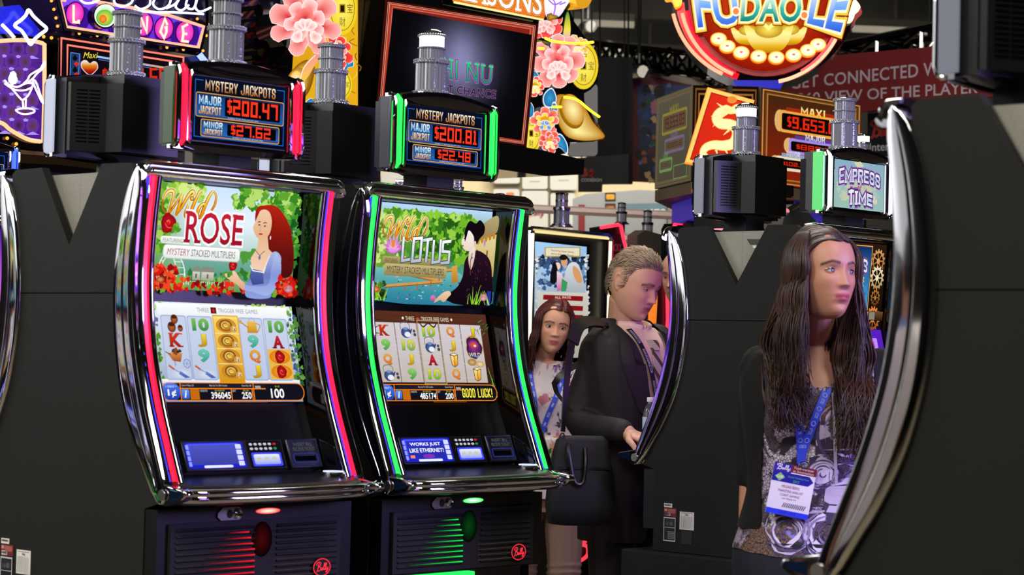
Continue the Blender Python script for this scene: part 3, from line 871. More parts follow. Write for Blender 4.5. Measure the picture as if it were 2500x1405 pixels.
def wild_rose_upper(a):
    a = scaled(a, 182, 100)
    def sky(u, v):
        t = v / 100
        g = (lin('#cfe6ff'), lin('#e8f4ff'), lin('#a8d0c0'), lin('#5c9a50'))
        x = min(2.99, t * 3); i = int(x)
        c = tuple(lerp(p, q, x - i) for p, q in zip(g[i], g[i + 1]))
        k = min(1, max(0, (abs(u - 95) - 40) / 60))
        return tuple(lerp(p, q, k) for p, q in zip(c, lin('#4f9a2e')))
    a.grid(0, 0, 182, 100, 24, 14, sky)
    a.poly([(40, 88), (40, 72), (58, 64), (80, 70), (104, 62), (128, 70), (150, 66), (150, 90)], ('#7fb4b0', '#4f9a70'))
    leaves(a, 0, 0, 60, 14, 26, 7, ['#8fc63a', '#b4dc5a', '#5fa02a', '#d8f08a'], 1)
    leaves(a, 0, 10, 22, 64, 30, 6, ['#4f9a24', '#7dbb3a', '#2f7a1c', '#a4d45a'], 2)
    leaves(a, 96, 0, 182, 20, 44, 7, ['#5fa832', '#8cc844', '#3a8a22', '#b8e070'], 3)
    leaves(a, 140, 16, 182, 80, 44, 7, ['#2c7a26', '#3f9430', '#1c5a24', '#6ab83c'], 4)
    leaves(a, 106, 60, 146, 84, 12, 5, ['#4f9a3a', '#72b84c', '#2f7a30'], 5)
    leaves(a, 46, 82, 110, 94, 22, 4.2, ['#4f9a3a', '#86c04a', '#2f7a30'], 6)
    for x, w in ((50, 11), (61, 17)):
        a.poly([(x, 82), (x + 2, 77), (x + w - 2, 77), (x + w, 82)], '#8a8a80'); a.rect(x + 1, 82, w - 2, 8, ('#d8d4c4', '#a8a494')); a.rect(x + w / 2 - 1, 84, 2, 4, '#5a5a58')
    # white garden arch
    for k in (0, 4):
        a.stroke([(8 + k * .6 + (12 + k) * (1 - cos(t * pi / 12)) , 92 - 26 * sin(t * pi / 12) - (0 if 0 < t < 12 else 0)) for t in range(13)], 1.1, '#f2f6f0')
    for t in range(1, 12):
        p = (8 + 12 * (1 - cos(t * pi / 12)), 92 - 26 * sin(t * pi / 12)); q = (10.4 + 16 * (1 - cos(t * pi / 12)), 92 - 26 * sin(t * pi / 12))
        a.stroke([p, q], .7, '#e6efe4')
    for x in (8.5, 32, 12, 41): a.stroke([(x, 96), (x, 80)], 1.0, '#eef4ec')
    for i in range(22): a.stroke([(44 + i * 2.6, 95), (44 + i * 2.6, 91)], .9, '#f0f0ea')
    # red blooms
    leaves(a, 0, 92, 182, 101, 40, 4.5, ['#c81414', '#e83420', '#8a0c10', '#6ab030'], 7)
    leaves(a, 0, 78, 30, 98, 30, 4.2, ['#d81a16', '#f04a24', '#9a0e10', '#ff6a3a'], 8)
    leaves(a, 20, 88, 44, 99, 16, 3.6, ['#d81a16', '#f04a24', '#7ab83a'], 9)
    # the lady: hair, face, dress, hand with a rose
    a.poly(spline([(133, 14), (122, 17), (121, 30), (128, 40), (130, 52), (128, 70), (138, 78), (160, 84), (174, 78), (173, 52), (162, 30), (150, 16)], 6, True), ('#a81c10', '#7a140c', '#4a0c10'))
    a.poly(spline([(124, 24), (128, 18), (137, 19), (142, 28), (141, 40), (135, 46), (126, 46), (121, 41), (119, 36), (121, 31)], 6, True), ('#f4cba8', '#e8b088'))
    a.poly([(127, 44), (138, 42), (141, 56), (150, 62), (140, 80), (122, 80), (119, 66), (126, 56)], ('#e8b48c', '#f6d4b4'))
    a.poly(spline([(138, 20), (146, 30), (143, 46), (148, 56), (160, 60), (172, 66), (168, 36), (152, 17), (138, 13), (126, 16), (122, 22), (130, 18)], 5, True), ('#b82414', '#8a180e', '#541012'))
    for p, q in (((124.5, 31), (128, 30.4)), ((131.5, 31.4), (136, 31))): a.stroke([p, ((p[0] + q[0]) / 2, p[1] - 1), q], .9, '#5a2c18')
    for p in ((126.5, 33.2), (133.7, 34)): a.ell(*p, 1.5, .8, '#3a5048', 10)
    a.stroke([(129, 34), (127.3, 38.6), (129.5, 39)], .5, '#c88a64'); a.ell(129.2, 42, 2.8, .9, '#b83a34', 10)
    a.ell(142, 45, .8, 2, '#f0f0f8', 8)
    a.poly(spline([(119, 73), (122, 80), (136, 82), (142, 64), (150, 58), (158, 64), (156, 80), (150, 96), (146, 104), (118, 104), (116, 92), (121, 84)], 5, True), ('#aebce8', '#6a7cc0', '#8fa4e0'))
    a.poly([(121, 76), (136, 78), (138, 90), (124, 92), (119, 84)], ('#5a68b0', '#3a4890'))
    a.stroke([(119, 73), (123, 78), (136, 79), (143, 62)], 1.1, '#eef2ff')
    a.poly(spline([(150, 60), (158, 68), (158, 86), (146, 101), (126, 99), (110, 96), (111, 92), (128, 93), (144, 90), (146, 76)], 5, True), ('#b4c2f0', '#8496d8', '#a4b4ec'))
    a.poly(spline([(112, 97), (104, 92), (94, 88), (88, 84), (90, 82), (98, 84), (96, 79), (101, 80), (108, 87), (114, 91)], 4, True), ('#f6d0b0', '#e0a680'))
    a.stroke([(124, 58), (130, 63), (136, 58)], .8, '#8a5a80'); a.ell(130, 65, 1.6, 2.2, '#7a70b8', 8); a.ell(130, 70, .8, 1.4, '#c8c8f0', 8)
    rose(a, 97, 74, 5.2); leaves(a, 91, 80, 96, 84, 4, 2.2, ['#4f9a24', '#2f7a1c'], 12)
    leaves(a, 156, 84, 182, 100, 22, 4.4, ['#d81a16', '#f04a24', '#9a0e10'], 13)
    a.ell(170, 94, 6, 4, '#e8c8d0', 16, 0, '#c04858'); a.text('Bally', 166, 92, 8, 3.4, '#b02040', .01, .2); a.ell(10, 91, 5, 3, '#e0a060', 16, 0, '#a03018')
    # words
    wild_word(a, 6, 5, 62, 27)
    rose(a, 14, 38, 9); leaves(a, 20, 38, 34, 46, 7, 3, ['#4f9a24', '#7dbb3a'], 14)
    a.rrect(6, 50, 30, 7, 3, ('#ffffff', '#dce4dc')); a.text('FEATURING', 9, 51.8, 24, 3.6, '#8a8a88')
    a.rrect(10, 57.5, 94, 13.5, 4, '#b8c0b8'); a.rrect(10.6, 58, 92.8, 12.2, 3.6, ('#ffffff', '#e6ece6'))
    a.text('MYSTERY', 15, 61, 27, 6.4, '#b03a5a', .004, .15); a.text('STACKED MULTIPLIERS', 44, 61, 54, 6.6, '#5a5a60', .004)
    a.text('ROSE', 35, 25, 70, 30, ('#c8203a', '#a01028'), .012, outline=[('#ffffff', .05)], slab=True)

def reel_letter(a, ch, u, v, s, col):
    w = s * (1.6 if ch == '10' else .8 if ch == 'J' else 1.02)
    a.text(ch, u - w / 2, v - s * .5, w, s, col, .04, slab=ch not in 'Q9', outline=[('#6a5a3a', .012)])
LETTER = {'K': ('#d83a18', '#a81c10'), '10': ('#7ac84a', '#2f8a4a'), 'J': ('#f0d83a', '#b8860e'), '9': ('#6ad0b4', '#2fa08a'), 'A': ('#d8203a', '#8a0c1c'), 'Q': ('#f0a83a', '#d8601a')}
def credit_bar(a, credits, bet, win, wcol='#ffffff', extra=('Line 4 Pays 25', 'Game Pays 100')):
    a.rrect(2, 0, 178, 18.5, 9, '#ff8a1a'); a.rrect(3, .8, 176, 16.9, 8.3, '#12131f')
    a.rect(24, 1, 106, 4.6, '#1a1c28'); a.rect(24, 5.6, 106, 1, '#ff8a1a')
    a.rrect(3, .8, 21.5, 16.9, 8, ('#4a7af0', '#1a3aa8')); a.text('1 CREDIT =', 7.5, 3.2, 13, 2, '#e8f0ff'); a.text('1¢', 9.5, 7, 10, 8, '#ffffff', .02)
    a.rect(24.5, .8, 1, 17, '#ff8a1a'); a.rrect(26, 7, 9, 9.6, 1.5, ('#5a9af0', '#2a5ac8')); a.text('i', 29, 8.2, 3, 7, '#ffffff', .02, .2)
    a.rect(36, 6.8, 11, 10.4, ('#c86a10', '#ffb84a', '#c86a10'))
    a.rect(86, 6, 1, 11.6, '#ff8a1a'); a.rect(112, 6, 1, 11.6, '#ff8a1a'); a.rect(114, 0, 1, 18, '#ff8a1a')
    a.text('CREDITS', 48, 7.4, 9, 2, '#c8c8c8'); a.text('BET', 88, 7.4, 4, 2, '#c8c8c8'); a.text('WIN', 116.5, 3, 7, 2.8, '#e8e8e8', .01)
    a.text(extra[0], 27, 2.2, 14, 2.2, '#d0d0d0'); a.text('Play Up To 250 Credits', 60, 2.2, 22, 2.2, '#d0d0d0'); a.text(extra[1], 100, 2.2, 12, 2.2, '#d0d0d0')
    a.text(credits, 61, 9.6, 24, 6.8, '#ffffff', .02); a.text(bet, 99, 9.6, 12, 6.8, '#ffffff', .02)
    a.text('$3,960.45', 66, 7.2, 12, 1.9, '#c8b020'); a.text('$2.50', 101, 7.2, 7, 1.9, '#c8b020')
    if len(win) < 5: a.text(win, 136, 6, 17, 9.8, wcol, .02); a.text('$1.00', 142, 2.8, 6, 2, '#c8b020')
    else: a.block(win, 125, 4.6, 47, 10, wcol, .3, .2)
    a.text('MALFUNCTION VOIDS ALL PAYS AND PLAYS', 80, 19.0, 50, 1.2, '#b87020')
class Shift:
    """the same drawing tools moved to another corner of a picture"""
    def __init__(s, a, du, dv): s.a, s.du, s.dv = a, du, dv
    def __enter__(s):
        s.mp = s.a.mp; f = s.mp; s.a.mp = lambda u, v, d: f(u + s.du, v + s.dv, d); return s.a
    def __exit__(s, *e): s.a.mp = s.mp

def wild_rose_reels(a):
    a = scaled(a, 182, 100)
    a.rect(0, 0, 182, 100, ('#e8f0fa', '#dfe8f4', '#8a9ab8'))
    leaves(a, 0, 0, 30, 8, 14, 3, ['#8fc63a', '#5fa02a', '#b8dc7a'], 21); leaves(a, 120, 0, 182, 9, 18, 3.4, ['#9acc44', '#6aa830', '#d8f0a0'], 22)
    leaves(a, 0, 8, 10, 82, 34, 3.6, ['#4f9a24', '#7dbb3a', '#2f6a2c', '#b0d878', '#5a60b0'], 23); leaves(a, 172, 8, 184, 82, 34, 3.4, ['#4f8a34', '#6aa048', '#2f5a3c', '#405890'], 24)
    a.rect(10, 2, 162, 12, ('#ffffff', '#eef2f8')); a.rect(6, 78, 172, 4.4, ('#ffffff', '#c8d4e8'))
    a.text('THREE', 58, 5.5, 15, 4.4, '#8a8a98'); a.rect(75, 4.6, 7, 6.4, '#4a1410'); rose(a, 78.5, 7.8, 2.4); a.text('TRIGGER FREE GAMES', 84, 5.5, 50, 4.4, '#8a8a98')
    for i in range(5):
        x = 13 + i * 31.6
        a.rrect(x, 14, 30.4, 65, 2.5, '#9fb0d4'); a.rrect(x + 1, 15, 28.4, 63, 2, ('#c4d0ea', '#f4f7fd', '#ffffff', '#eef2fb', '#b4c2e0'))
    X = [28.2 + i * 31.6 for i in range(5)]; Y = [23, 39, 54.5, 70]
    # flower pots
    for dx, dy, r in ((-3, 3, 5), (1, -5, 4.4), (7, 4, 3.2)):
        a.ell(X[0] + dx, Y[0] + dy, r, r * 1.1, '#b86a3a', 14, 0, '#6a2c14'); a.ell(X[0] + dx, Y[0] + dy - r * .5, r * .8, r * .4, '#4a2010', 12)
    reel_letter(a, 'K', X[0], Y[1], 14, LETTER['K'])
    a.poly([(X[0] - 12, 52), (X[0] + 6, 52), (X[0] + 3, 61), (X[0] - 6, 60)], ('#d88a4a', '#9a5020')); leaves(a, X[0] - 6, 49, X[0] + 4, 52, 9, 2, ['#5a3010', '#3a2008', '#8a4a20'], 25)
    a.stroke([(X[0] - 14, 51), (X[0] - 8, 54)], 1.2, '#8a4a20'); a.stroke([(X[0] - 4, 60), (X[0] - 4, 65)], 1, '#7a8ab0')
    a.stroke([(X[0] + 10 + 4 * cos(k * .5236), 62.5 + 4.4 * sin(k * .5236)) for k in range(12)], .8, '#7a8ac0', True)
    for k in range(3): a.stroke([(X[0] + 10 - 4 * cos(k * 1.05), 62.5 - 4.2 * sin(k * 1.05)), (X[0] + 10 + 4 * cos(k * 1.05), 62.5 + 4.2 * sin(k * 1.05))], .5, '#7a8ac0')
    for q in (0, 1):
        x, y = X[q], Y[3]
        a.ell(x + 2, y + 3, 12, 5, '#dfe6f4', 18, 0, '#c0cce4'); a.stroke([(x - 12, y - 5.5), (x - 6, y - 1.5)], 2, '#c05a24'); a.stroke([(x - 6, y - 1.5), (x + 2, y + 2)], 1.2, '#8a9ac8')
        a.poly([(x + 1, y), (x + 12, y + 6.4), (x + 6, y + 7), (x - 1, y + 3)], ('#6a82d0', '#4058a8'))
    reel_letter(a, '10', X[1], Y[0], 12.5, LETTER['10']); reel_letter(a, 'J', X[1], Y[1], 13, LETTER['J']); reel_letter(a, '9', X[1], Y[2], 13, LETTER['9'])
    a.rect(X[2] - 16, 12.5, 32, 69, '#e8a020'); a.rect(X[2] - 15, 13.5, 30, 67, ('#f8d860', '#f0b830', '#d89818'))
    for y in Y:
        a.rect(X[2] - 15, y - 8, 30, .7, '#fff0b0'); a.ell(X[2], y, 12.5, 7.4, '#ffe070', 22, 0, '#c87a10'); a.ell(X[2] - .5, y, 8.6, 6, '#f4c040', 18, 0, '#8a4a08')
        for k in range(4): a.stroke([(X[2] - .5 + (2 + k * 1.6) * cos(t * .5 + k), y + (1.6 + k * 1.1) * sin(t * .5 + k)) for t in range(9)], .55, '#7a3c04' if k % 2 else '#fff0a0')
        a.ell(X[2] + 9, y + 3.4, 4.2, 3.6, '#fff6d0', 14, 0, '#d89820'); a.text('1x', X[2] + 6.6, y + 1.2, 5, 4.4, '#7a4a08', .02)
    a.poly([(X[3] - 5, 18), (X[3] + 6, 18), (X[3] + 7, 30), (X[3] - 6, 30)], ('#f0c050', '#c88a1c')); a.stroke([(X[3] - 4, 25), (X[3] - 13, 19)], 1.4, '#c88a1c'); a.ell(X[3] - 13.5, 18.6, 2, 2, '#d8a838', 10)
    a.stroke(spline([(X[3] + 6, 20), (X[3] + 11, 22), (X[3] + 7, 29)], 5), .9, '#b87a1c'); a.stroke(spline([(X[3] - 3, 18), (X[3] + 1, 14), (X[3] + 5, 18)], 5), .8, '#a8b4d0')
    reel_letter(a, '9', X[3], Y[1], 13, LETTER['9']); reel_letter(a, 'Q', X[3], Y[2], 13.5, LETTER['Q']); reel_letter(a, 'J', X[3], Y[3], 13, LETTER['J'])
    reel_letter(a, '10', X[4], Y[0], 12.5, LETTER['10']); reel_letter(a, 'A', X[4], Y[1], 13, LETTER['A'])
    for y in Y[2:]:
        a.rect(X[4] - 15, y - 8, 30, 15.6, '#e8b850'); a.ell(X[4], y, 13.5, 7.2, '#ffb030', 22, 0, '#e07a10'); rose(a, X[4], y, 6.4)
    with Shift(a, 1, 81.5): credit_bar(a, '396045', '250', '100')

def wild_lotus_upper(a):
    a = scaled(a, 182, 100)
    def bg(u, v):
        g = (lin('#bcdcff'), lin('#7ab03a'), lin('#3f8a2a'), lin('#58a8a0'), lin('#3a8a98'))
        x = min(3.99, v / 100 * 4); i = int(x)
        return tuple(lerp(p, q, x - i) for p, q in zip(g[i], g[i + 1]))
    a.grid(0, 0, 182, 100, 12, 16, bg)
    leaves(a, 20, 8, 150, 22, 60, 8, ['#6ab02c', '#8ccc3a', '#4a9024', '#b4e05a'], 31)
    leaves(a, 70, 14, 150, 56, 90, 7, ['#4f9a20', '#76b82c', '#347a1c', '#9ad048', '#245a18'], 32)
    leaves(a, 0, 8, 22, 60, 30, 6, ['#8ab83a', '#b8d858', '#5a8a2a', '#d0e890'], 33)
    leaves(a, 0, 52, 50, 72, 26, 6, ['#9ac850', '#c8e888', '#6aa038'], 34)
    # pond and plank bridge
    a.poly(spline([(0, 70), (40, 68), (90, 66), (130, 68), (150, 78), (182, 84), (182, 101), (0, 101)], 3, True), ('#7ac0b8', '#3f9aa8', '#2a7a98'))
    rd = random.Random(5)
    for i in range(60): a.ell(rd.uniform(40, 150), rd.uniform(76, 99), rd.uniform(.6, 2.2), rd.uniform(.4, .9), rd.choice(['#2a6a78', '#c85a8a', '#9ad0d8', '#3a5a6a']), 8)
    for p, q in (((48, 72), (122, 65)), ((50, 72), (106, 78)), ((22, 86), (106, 78))):
        a.stroke([p, q], 2.6, '#d89a4a'); a.stroke([(p[0], p[1] + 1.7), (q[0], q[1] + 1.7)], 1, '#8a5a24')
    for x, y in ((50, 86), (68, 84), (88, 81), (100, 74)): a.rect(x, y - 2, 1.6, 6, '#9a6a2c')
    a.ell(38, 73, 5, 5, '#c8d4d8', 12, 0, '#7a949a'); a.ell(38, 70, 3.4, 2.4, '#dfe8ea', 12)
    # house with an upturned roof
    a.poly(spline([(132, 32), (146, 26), (164, 12), (184, 4), (184, 22), (166, 28), (150, 34), (138, 40)], 5, True), ('#b8a878', '#8a6a3c'))
    a.poly([(146, 36), (184, 24), (184, 70), (150, 70)], ('#e8d8a0', '#c0a860'))
    for k in range(6): a.ell(150 + k * 6, 35 - k * 1.8, 2.2, 3.6, '#c8861c', 10)
    for x in (154, 170): a.rect(x, 42, 2.4, 28, '#8a5a24')
    a.rect(160, 46, 7, 20, '#f4ecc8')
    a.poly([(118, 62), (126, 60), (130, 78), (120, 80)], ('#e0a84a', '#b07a28'))
    # the kneeling lady in a dark robe
    a.poly(spline([(150, 44), (138, 54), (136, 72), (128, 84), (114, 92), (110, 96), (118, 99), (134, 102), (182, 102), (182, 70), (176, 52), (162, 44)], 5, True), ('#2c1020', '#1a0a18', '#10080f'))
    a.poly(spline([(144, 42), (152, 40), (152, 52), (148, 64), (143, 54)], 4, True), ('#f0e4da', '#d8b8a0'))
    a.poly(spline([(136, 24), (132, 30), (130, 34), (132, 40), (138, 44), (146, 43), (152, 36), (150, 24), (142, 20)], 5, True), ('#fbf4ee', '#eed4c4'))
    a.poly(spline([(134, 22), (140, 12), (150, 14), (156, 10), (164, 16), (164, 24), (158, 30), (154, 36), (150, 36), (148, 28), (140, 22), (137, 30), (135, 34)], 5, True), '#120a10')
    a.ell(151, 36, 2, 3.4, '#e8c8b0', 10); a.ell(134, 31, 1.3, .6, '#201018', 8); a.ell(132.6, 39, 1.4, .8, '#a83a4a', 8); a.stroke([(133, 28.6), (136, 28)], .6, '#201018')
    a.stroke([(148, 46), (146, 56), (148, 70)], 1, '#6a2a44'); a.ell(166, 34, 1.6, 4, '#b88ac0', 8)
    rd = random.Random(8)
    for i in range(34): a.ell(rd.uniform(140, 176), rd.uniform(50, 96), .9, .9, rd.choice(['#5a2038', '#3a2858', '#4a1830']), 6)
    a.poly(spline([(116, 88), (108, 90), (98, 97), (95, 101), (99, 100), (104, 98), (110, 100), (116, 95), (120, 91)], 4, True), ('#f0d0b0', '#d8a880'))
    a.poly(lotus_pts(93, 97, 5), ('#f08ad0', '#c8489c'))
    a.rect(176, 86, 6, 16, '#2838a0')
    leaves(a, 0, 84, 22, 101, 16, 5, ['#2c4a1c', '#16260f', '#4a7a24'], 36)
    rd = random.Random(9)
    for i in range(26):
        x = rd.uniform(146, 180) if i % 2 else rd.uniform(0, 24); a.stroke([(x, 101), (x + rd.uniform(-9, 9), rd.uniform(78, 92))], [1.6, .3], rd.choice(['#8ad02c', '#5aa01c', '#b0e05a']))
    a.ell(170, 93, 5.6, 4, '#f0dce0', 14, 0, '#c85a68'); a.text('Bally', 166.5, 91.2, 7, 3.2, '#a02848', .01, .2); a.ell(8, 90, 6, 3.2, '#e8a058', 14, 0, '#a8281c')
    # words
    wild_word(a, 12, 12, 62, 26)
    a.poly(lotus_pts(27, 46, 15), ('#f0a0e8', '#c050c0')); a.poly(lotus_pts(27, 48, 9), ('#fbd8f8', '#e078d8')); a.ell(27, 42, 3, 4, '#f08a30', 10)
    a.rrect(13, 55, 98, 9, 2, ('#b8a870', '#8a7a44')); a.rrect(17, 62.5, 92, 12.5, 2, ('#c8ba84', '#8f8050')); a.text('FEATURING', 17, 57.2, 18, 4.4, '#5a4e28')
    a.text('MYSTERY STACKED MULTIPLIERS', 21, 65, 84, 7, '#4a3c1c', .006)
    for ch, x, w in (('L', 40, 13), ('O', 55, 14), ('T', 70, 14), ('U', 85, 13), ('S', 99, 13)):
        lotus_letter(a, ch, x, 34, w, 25)
def lotus_pts(u, v, r):
    P = []
    for k in range(7):
        t = pi * (k + .5) / 7
        P += [(u - r * cos(t - .2) * .62, v - r * .5 * sin(t - .2) * .9), (u - r * cos(t) * (1.15 if k in (0, 6) else 1), v - r * sin(t) * 1.0)]
    return P + [(u + r * .7, v + r * .2), (u + r * .3, v + r * .42), (u - r * .3, v + r * .42), (u - r * .7, v + r * .2)]
def lotus_letter(a, ch, x, y, w, h):
    G = {'L': [[(.12, 0), (.12, 1), (1, .92)]], 'O': [[(.1, .08), (.1, 1.0), (.92, .94), (.92, 0), (.02, .06)]], 'T': [[(0, .1), (1, 0)], [(.52, .04), (.5, 1)]],
         'U': [[(.1, .05), (.1, 1), (.9, .93), (.9, 0)]], 'S': [[(1, .04), (.1, .1), (.1, .5), (.92, .5), (.92, .95), (0, 1)]]}[ch]
    for wd, c in ((.36 * w, '#1f2a34'), (.24 * w, ('#ffffff', '#dfe8f0', '#a8b8c8'))):
        for g in G: a.stroke([(x + p * w, y + q * h) for p, q in g], wd, c)
def wild_lotus_reels(a):
    a = scaled(a, 182, 100)
    a.rect(0, 0, 182, 100, ('#5a3020', '#6a4634', '#3a2018', '#181018'))
    for i in range(20): a.rect(0, i * 5, 182, .5, '#4a2818')
    a.text('THREE', 58, 5.5, 13, 4.6, '#e8dcc0'); a.poly(lotus_pts(76, 8.6, 3.2), '#c84a3a'); a.text('TRIGGER FREE GAMES', 81, 5.5, 42, 4.6, '#e8dcc0')
    a.ell(54, 7.6, 1.6, 1.6, '#f0e8d0', 8); a.ell(127, 7.6, 1.6, 1.6, '#f0e8d0', 8)
    a.rect(7, 13, 164, 66, '#8a7a70')
    X = [23.6 + i * 32.8 for i in range(5)]; Y = [22, 38, 54, 70]
    for i in range(5): a.rect(X[i] - 15.8, 13, 31.4, 66, ('#d4cdd4', '#efecee', '#f6f4f4', '#e6e2e4', '#c4b8b0'))
    rd = random.Random(4)
    for i in range(24): a.stroke(spline([(rd.uniform(10, 168), rd.uniform(16, 76)) for _ in range(2)], 4), .3, '#d8d0d4')
    def kettle(x, y):
        a.stroke(spline([(x - 8, y - 1), (x - 8, y - 8), (x, y - 10), (x + 5, y - 7), (x + 5, y - 2)], 5), .8, '#5a5a60'); a.ell(x - 1, y + 2, 7.4, 6, '#5a70a8', 18, 0, '#28386a'); a.ell(x - 1, y - 2.6, 4, 1.6, '#7a90c0', 12)
        a.ell(x + 1, y + 4, 4.6, 3, '#e8ecf4', 12); a.poly([(x + 4, y), (x + 8, y - 3), (x + 8.5, y - 2), (x + 6, y + 3)], '#30427a'); a.ell(x + 11, y, 2, 1.8, '#4a5060', 10); a.ell(x + 11.5, y + 4, 2.2, 2, '#3a4454', 10)
    def lantern(x, y):
        a.poly([(x - 6, y - 7), (x + 1, y - 8.6), (x + 6.4, y - 6.6), (x + 5, y + 5), (x - .5, y + 8), (x - 4.8, y + 5.4)], '#3a2810'); a.poly([(x - 5, y - 5.6), (x - .4, y - 4.6), (x - .6, y + 7), (x - 4, y + 5)], ('#ffe48a', '#f0a830')); a.poly([(x + .4, y - 4.6), (x + 5.4, y - 5.8), (x + 4.4, y + 4.6), (x, y + 7)], ('#ffd060', '#d8881c'))
        a.poly([(x - 5, y - 6.6), (x + .6, y - 8), (x + 5.6, y - 6.6), (x, y - 5.2)], '#f8e8b8')
    G2 = dict(LETTER); G2['9'] = ('#8ad85a', '#2f9a4a'); G2['10'] = ('#e0e04a', '#5aa83a')
    L = [['K', '9', 'Q', 'k'], ['k', '10', 'J', '9'], ['10', 'k', 'A', '10'], ['Q', 'J', 'l', 'Q'], ['J', '', '', 'l']]
    for i in range(5):
        for j in range(4):
            c = L[i][j]
            if c == 'k': kettle(X[i], Y[j])
            elif c == 'l': lantern(X[i], Y[j])
            elif c: reel_letter(a, c, X[i], Y[j], 12, G2[c])
    a.blob(X[4], 39, 13, '#c8a040', 4, 26, .12, 1.05); a.blob(X[4], 39, 12, '#8a3a8a', 4, 26, .12, 1.05, edge='#2a1048'); a.ell(X[4], 36, 8, 5, '#f05a30', 16, 0, '#8a2a78'); a.ell(X[4] + 2, 37, 2, 1.4, '#fff0b0', 10)
    a.text('WILD', X[4] - 9, 45, 18, 5, ('#ffe08a', '#5ab8f0'), .02); reel_letter(a, 'J', X[4], Y[0] + 1, 10, G2['J'])
    a.ell(X[4] - 6, 56, 7, 4, '#d8b47a', 14, 0, '#9a7038'); a.ell(X[4] + 6, 58, 7, 3.6, '#f0dcae', 14, 0, '#c09a5a')
    a.stroke([(X[2] - 16.2, 10), (X[2] + 16.2, 10), (X[2] + 16.2, 81), (X[2] - 16.2, 81)], 1.2, '#b09a6a', True)
    a.stroke(spline([(X[2] - 13, 12), (X[2] - 8, 17), (X[2], 13), (X[2] + 8, 17), (X[2] + 13, 12)], 5), 1.6, '#3a2c14')
    rd = random.Random(6)
    for i in range(30):
        x = rd.choice([rd.uniform(0, 12), rd.uniform(160, 182)]); y = rd.uniform(2, 30); a.stroke([(x, y), (x + rd.uniform(-9, 9), y + rd.uniform(-5, 9))], [1.3, .2], rd.choice(['#3f6a2c', '#5a8a3a', '#2a4a24']))
    for i in range(8): a.stroke([(180 - i, 96), (172 + i * 1.4, 62 + i * 4)], [1.6, .3], rd.choice(['#6ab83a', '#9ad84a', '#3a7a2c']))
    with Shift(a, 1, 81.5): credit_bar(a, '485174', '200', 'GOOD LUCK!', '#fff04a', ('', 'Game Pays 0'))

def jackpot_topper(major, minor):
    def draw(a):
        a = scaled(a, 200, 100)
        a.rect(0, 0, 200, 100, ('#081024', '#0c2454', '#143a8a', '#0c2454', '#060c1c'))
        a.stroke([(22, 6), (6, 6), (6, 94), (194, 94), (194, 6), (178, 6)], 1.2, '#2a6ad8')
        a.block('MYSTERY JACKPOTS', 26, 5, 148, 16, ('#fff0d8', '#f0b878', '#a0561c'), .27, .2, [('#2a1408', .2)])
        for x, y, w, h, name, amt, big in ((7, 25, 186, 38, 'MAJOR', major, 1), (17, 66, 166, 27, 'MINOR', minor, 0)):
            a.rrect(x, y, w, h, 4, '#f0c070'); a.rrect(x + .8, y + .9, w - 1.6, h - 1.8, 3.6, '#8a4a10'); a.rrect(x + 1.6, y + 1.7, w - 3.2, h - 3.4, 3.2, ('#0a1a44', '#2a6ac8', '#3a8ae0', '#16408a'))
            a.rrect(x + (60 if big else 55), y + 4, w - (68 if big else 62), h - 9, 2, '#05060c')
            a.block(name, x + 6, y + h * .12, 46 if big else 39, h * .36, ('#f4fcff', '#7acaf8'), .3, .2, [('#082040', .16)])
            a.block('JACKPOT', x + 6, y + h * .55, 46 if big else 39, h * .32, ('#fff0d0', '#c88a48'), .3, .2, [('#301808', .16)])
            a.leds(amt, x + (64 if big else 62), y + h * .14, w - (76 if big else 80), h * .64)
            a.text('ELIGIBLE TO BE WON ON ANY SPIN', x + 66, y + h - 3.6, 64, 1.8, '#d8e4f0')
    return draw
def empress_letters(a, t, u0, u1, v, h, bend, big=1.0):
    n = len(t)
    x = 0; wd = []
    for i, c in enumerate(t):
        wd.append(1.25 if c == 'M' else .55 if c == 'I' else 1)
    tot = sum(wd); x = u0
    for i, c in enumerate(t):
        w = (u1 - u0) * wd[i] / tot
        m = (x + w / 2 - (u0 + u1) / 2) / (u1 - u0) * 2
        hh = h * (1.18 if i == 0 else 1)
        yb = v + h + bend * (m * m - 0) 
        sl = bend * 2 * m / (u1 - u0) * 2
        X = x
        wp = lambda p, q, X=X, w=w, hh=hh, yb=yb, sl=sl: (X + w * (.06 + .88 * p), yb - hh * (1 - q) + sl * (p - .5) * w)
        a.block(c, 0, 0, w, hh, ('#f8f8ff', '#aab8e0', '#e4eaff'), .26, .2, [('#9a4ab8', .34), ('#2c3052', .17)], warp=wp, serif=.22)
        x += w
def empress_topper(a):
    a = scaled(a, 200, 100)
    a.grid(0, 0, 200, 100, 10, 8, lambda u, v: tuple(lerp(p, q, min(1, v / 90)) for p, q in zip(lin('#8fb4c8'), lin('#9cc4b8'))))
    leaves(a, 20, 40, 170, 80, 24, 16, ['#c4d0b4', '#b4ccbc', '#d4d8bc', '#a8c8c4'], 41, .7)
    for x, r in ((68, 22), (144, 22), (106, 30)): a.stroke([(x + r * cos(k * .3142), 52 + r * .5 * sin(k * .3142) * 1.6) for k in range(20)], 1.8, '#c8cca8', True); [a.stroke([(x, 52), (x + r * cos(k * .628), 52 + r * .8 * sin(k * .628))], 1.2, '#c8cca8') for k in range(10)]
    a.poly([(78, 2), (104, -1), (118, 8), (94, 14)], '#d8d8b4')
    empress_letters(a, 'EMPRESS', 22, 182, 16, 26, 9)
    a.text('of', 91, 46, 20, 16, '#a8486a', .01, .3); a.stroke([(78, 54), (86, 54)], 1, '#b0a080'); a.stroke([(116, 54), (124, 54)], 1, '#b0a080')
    empress_letters(a, 'TIME', 56, 152, 64, 24, 4)
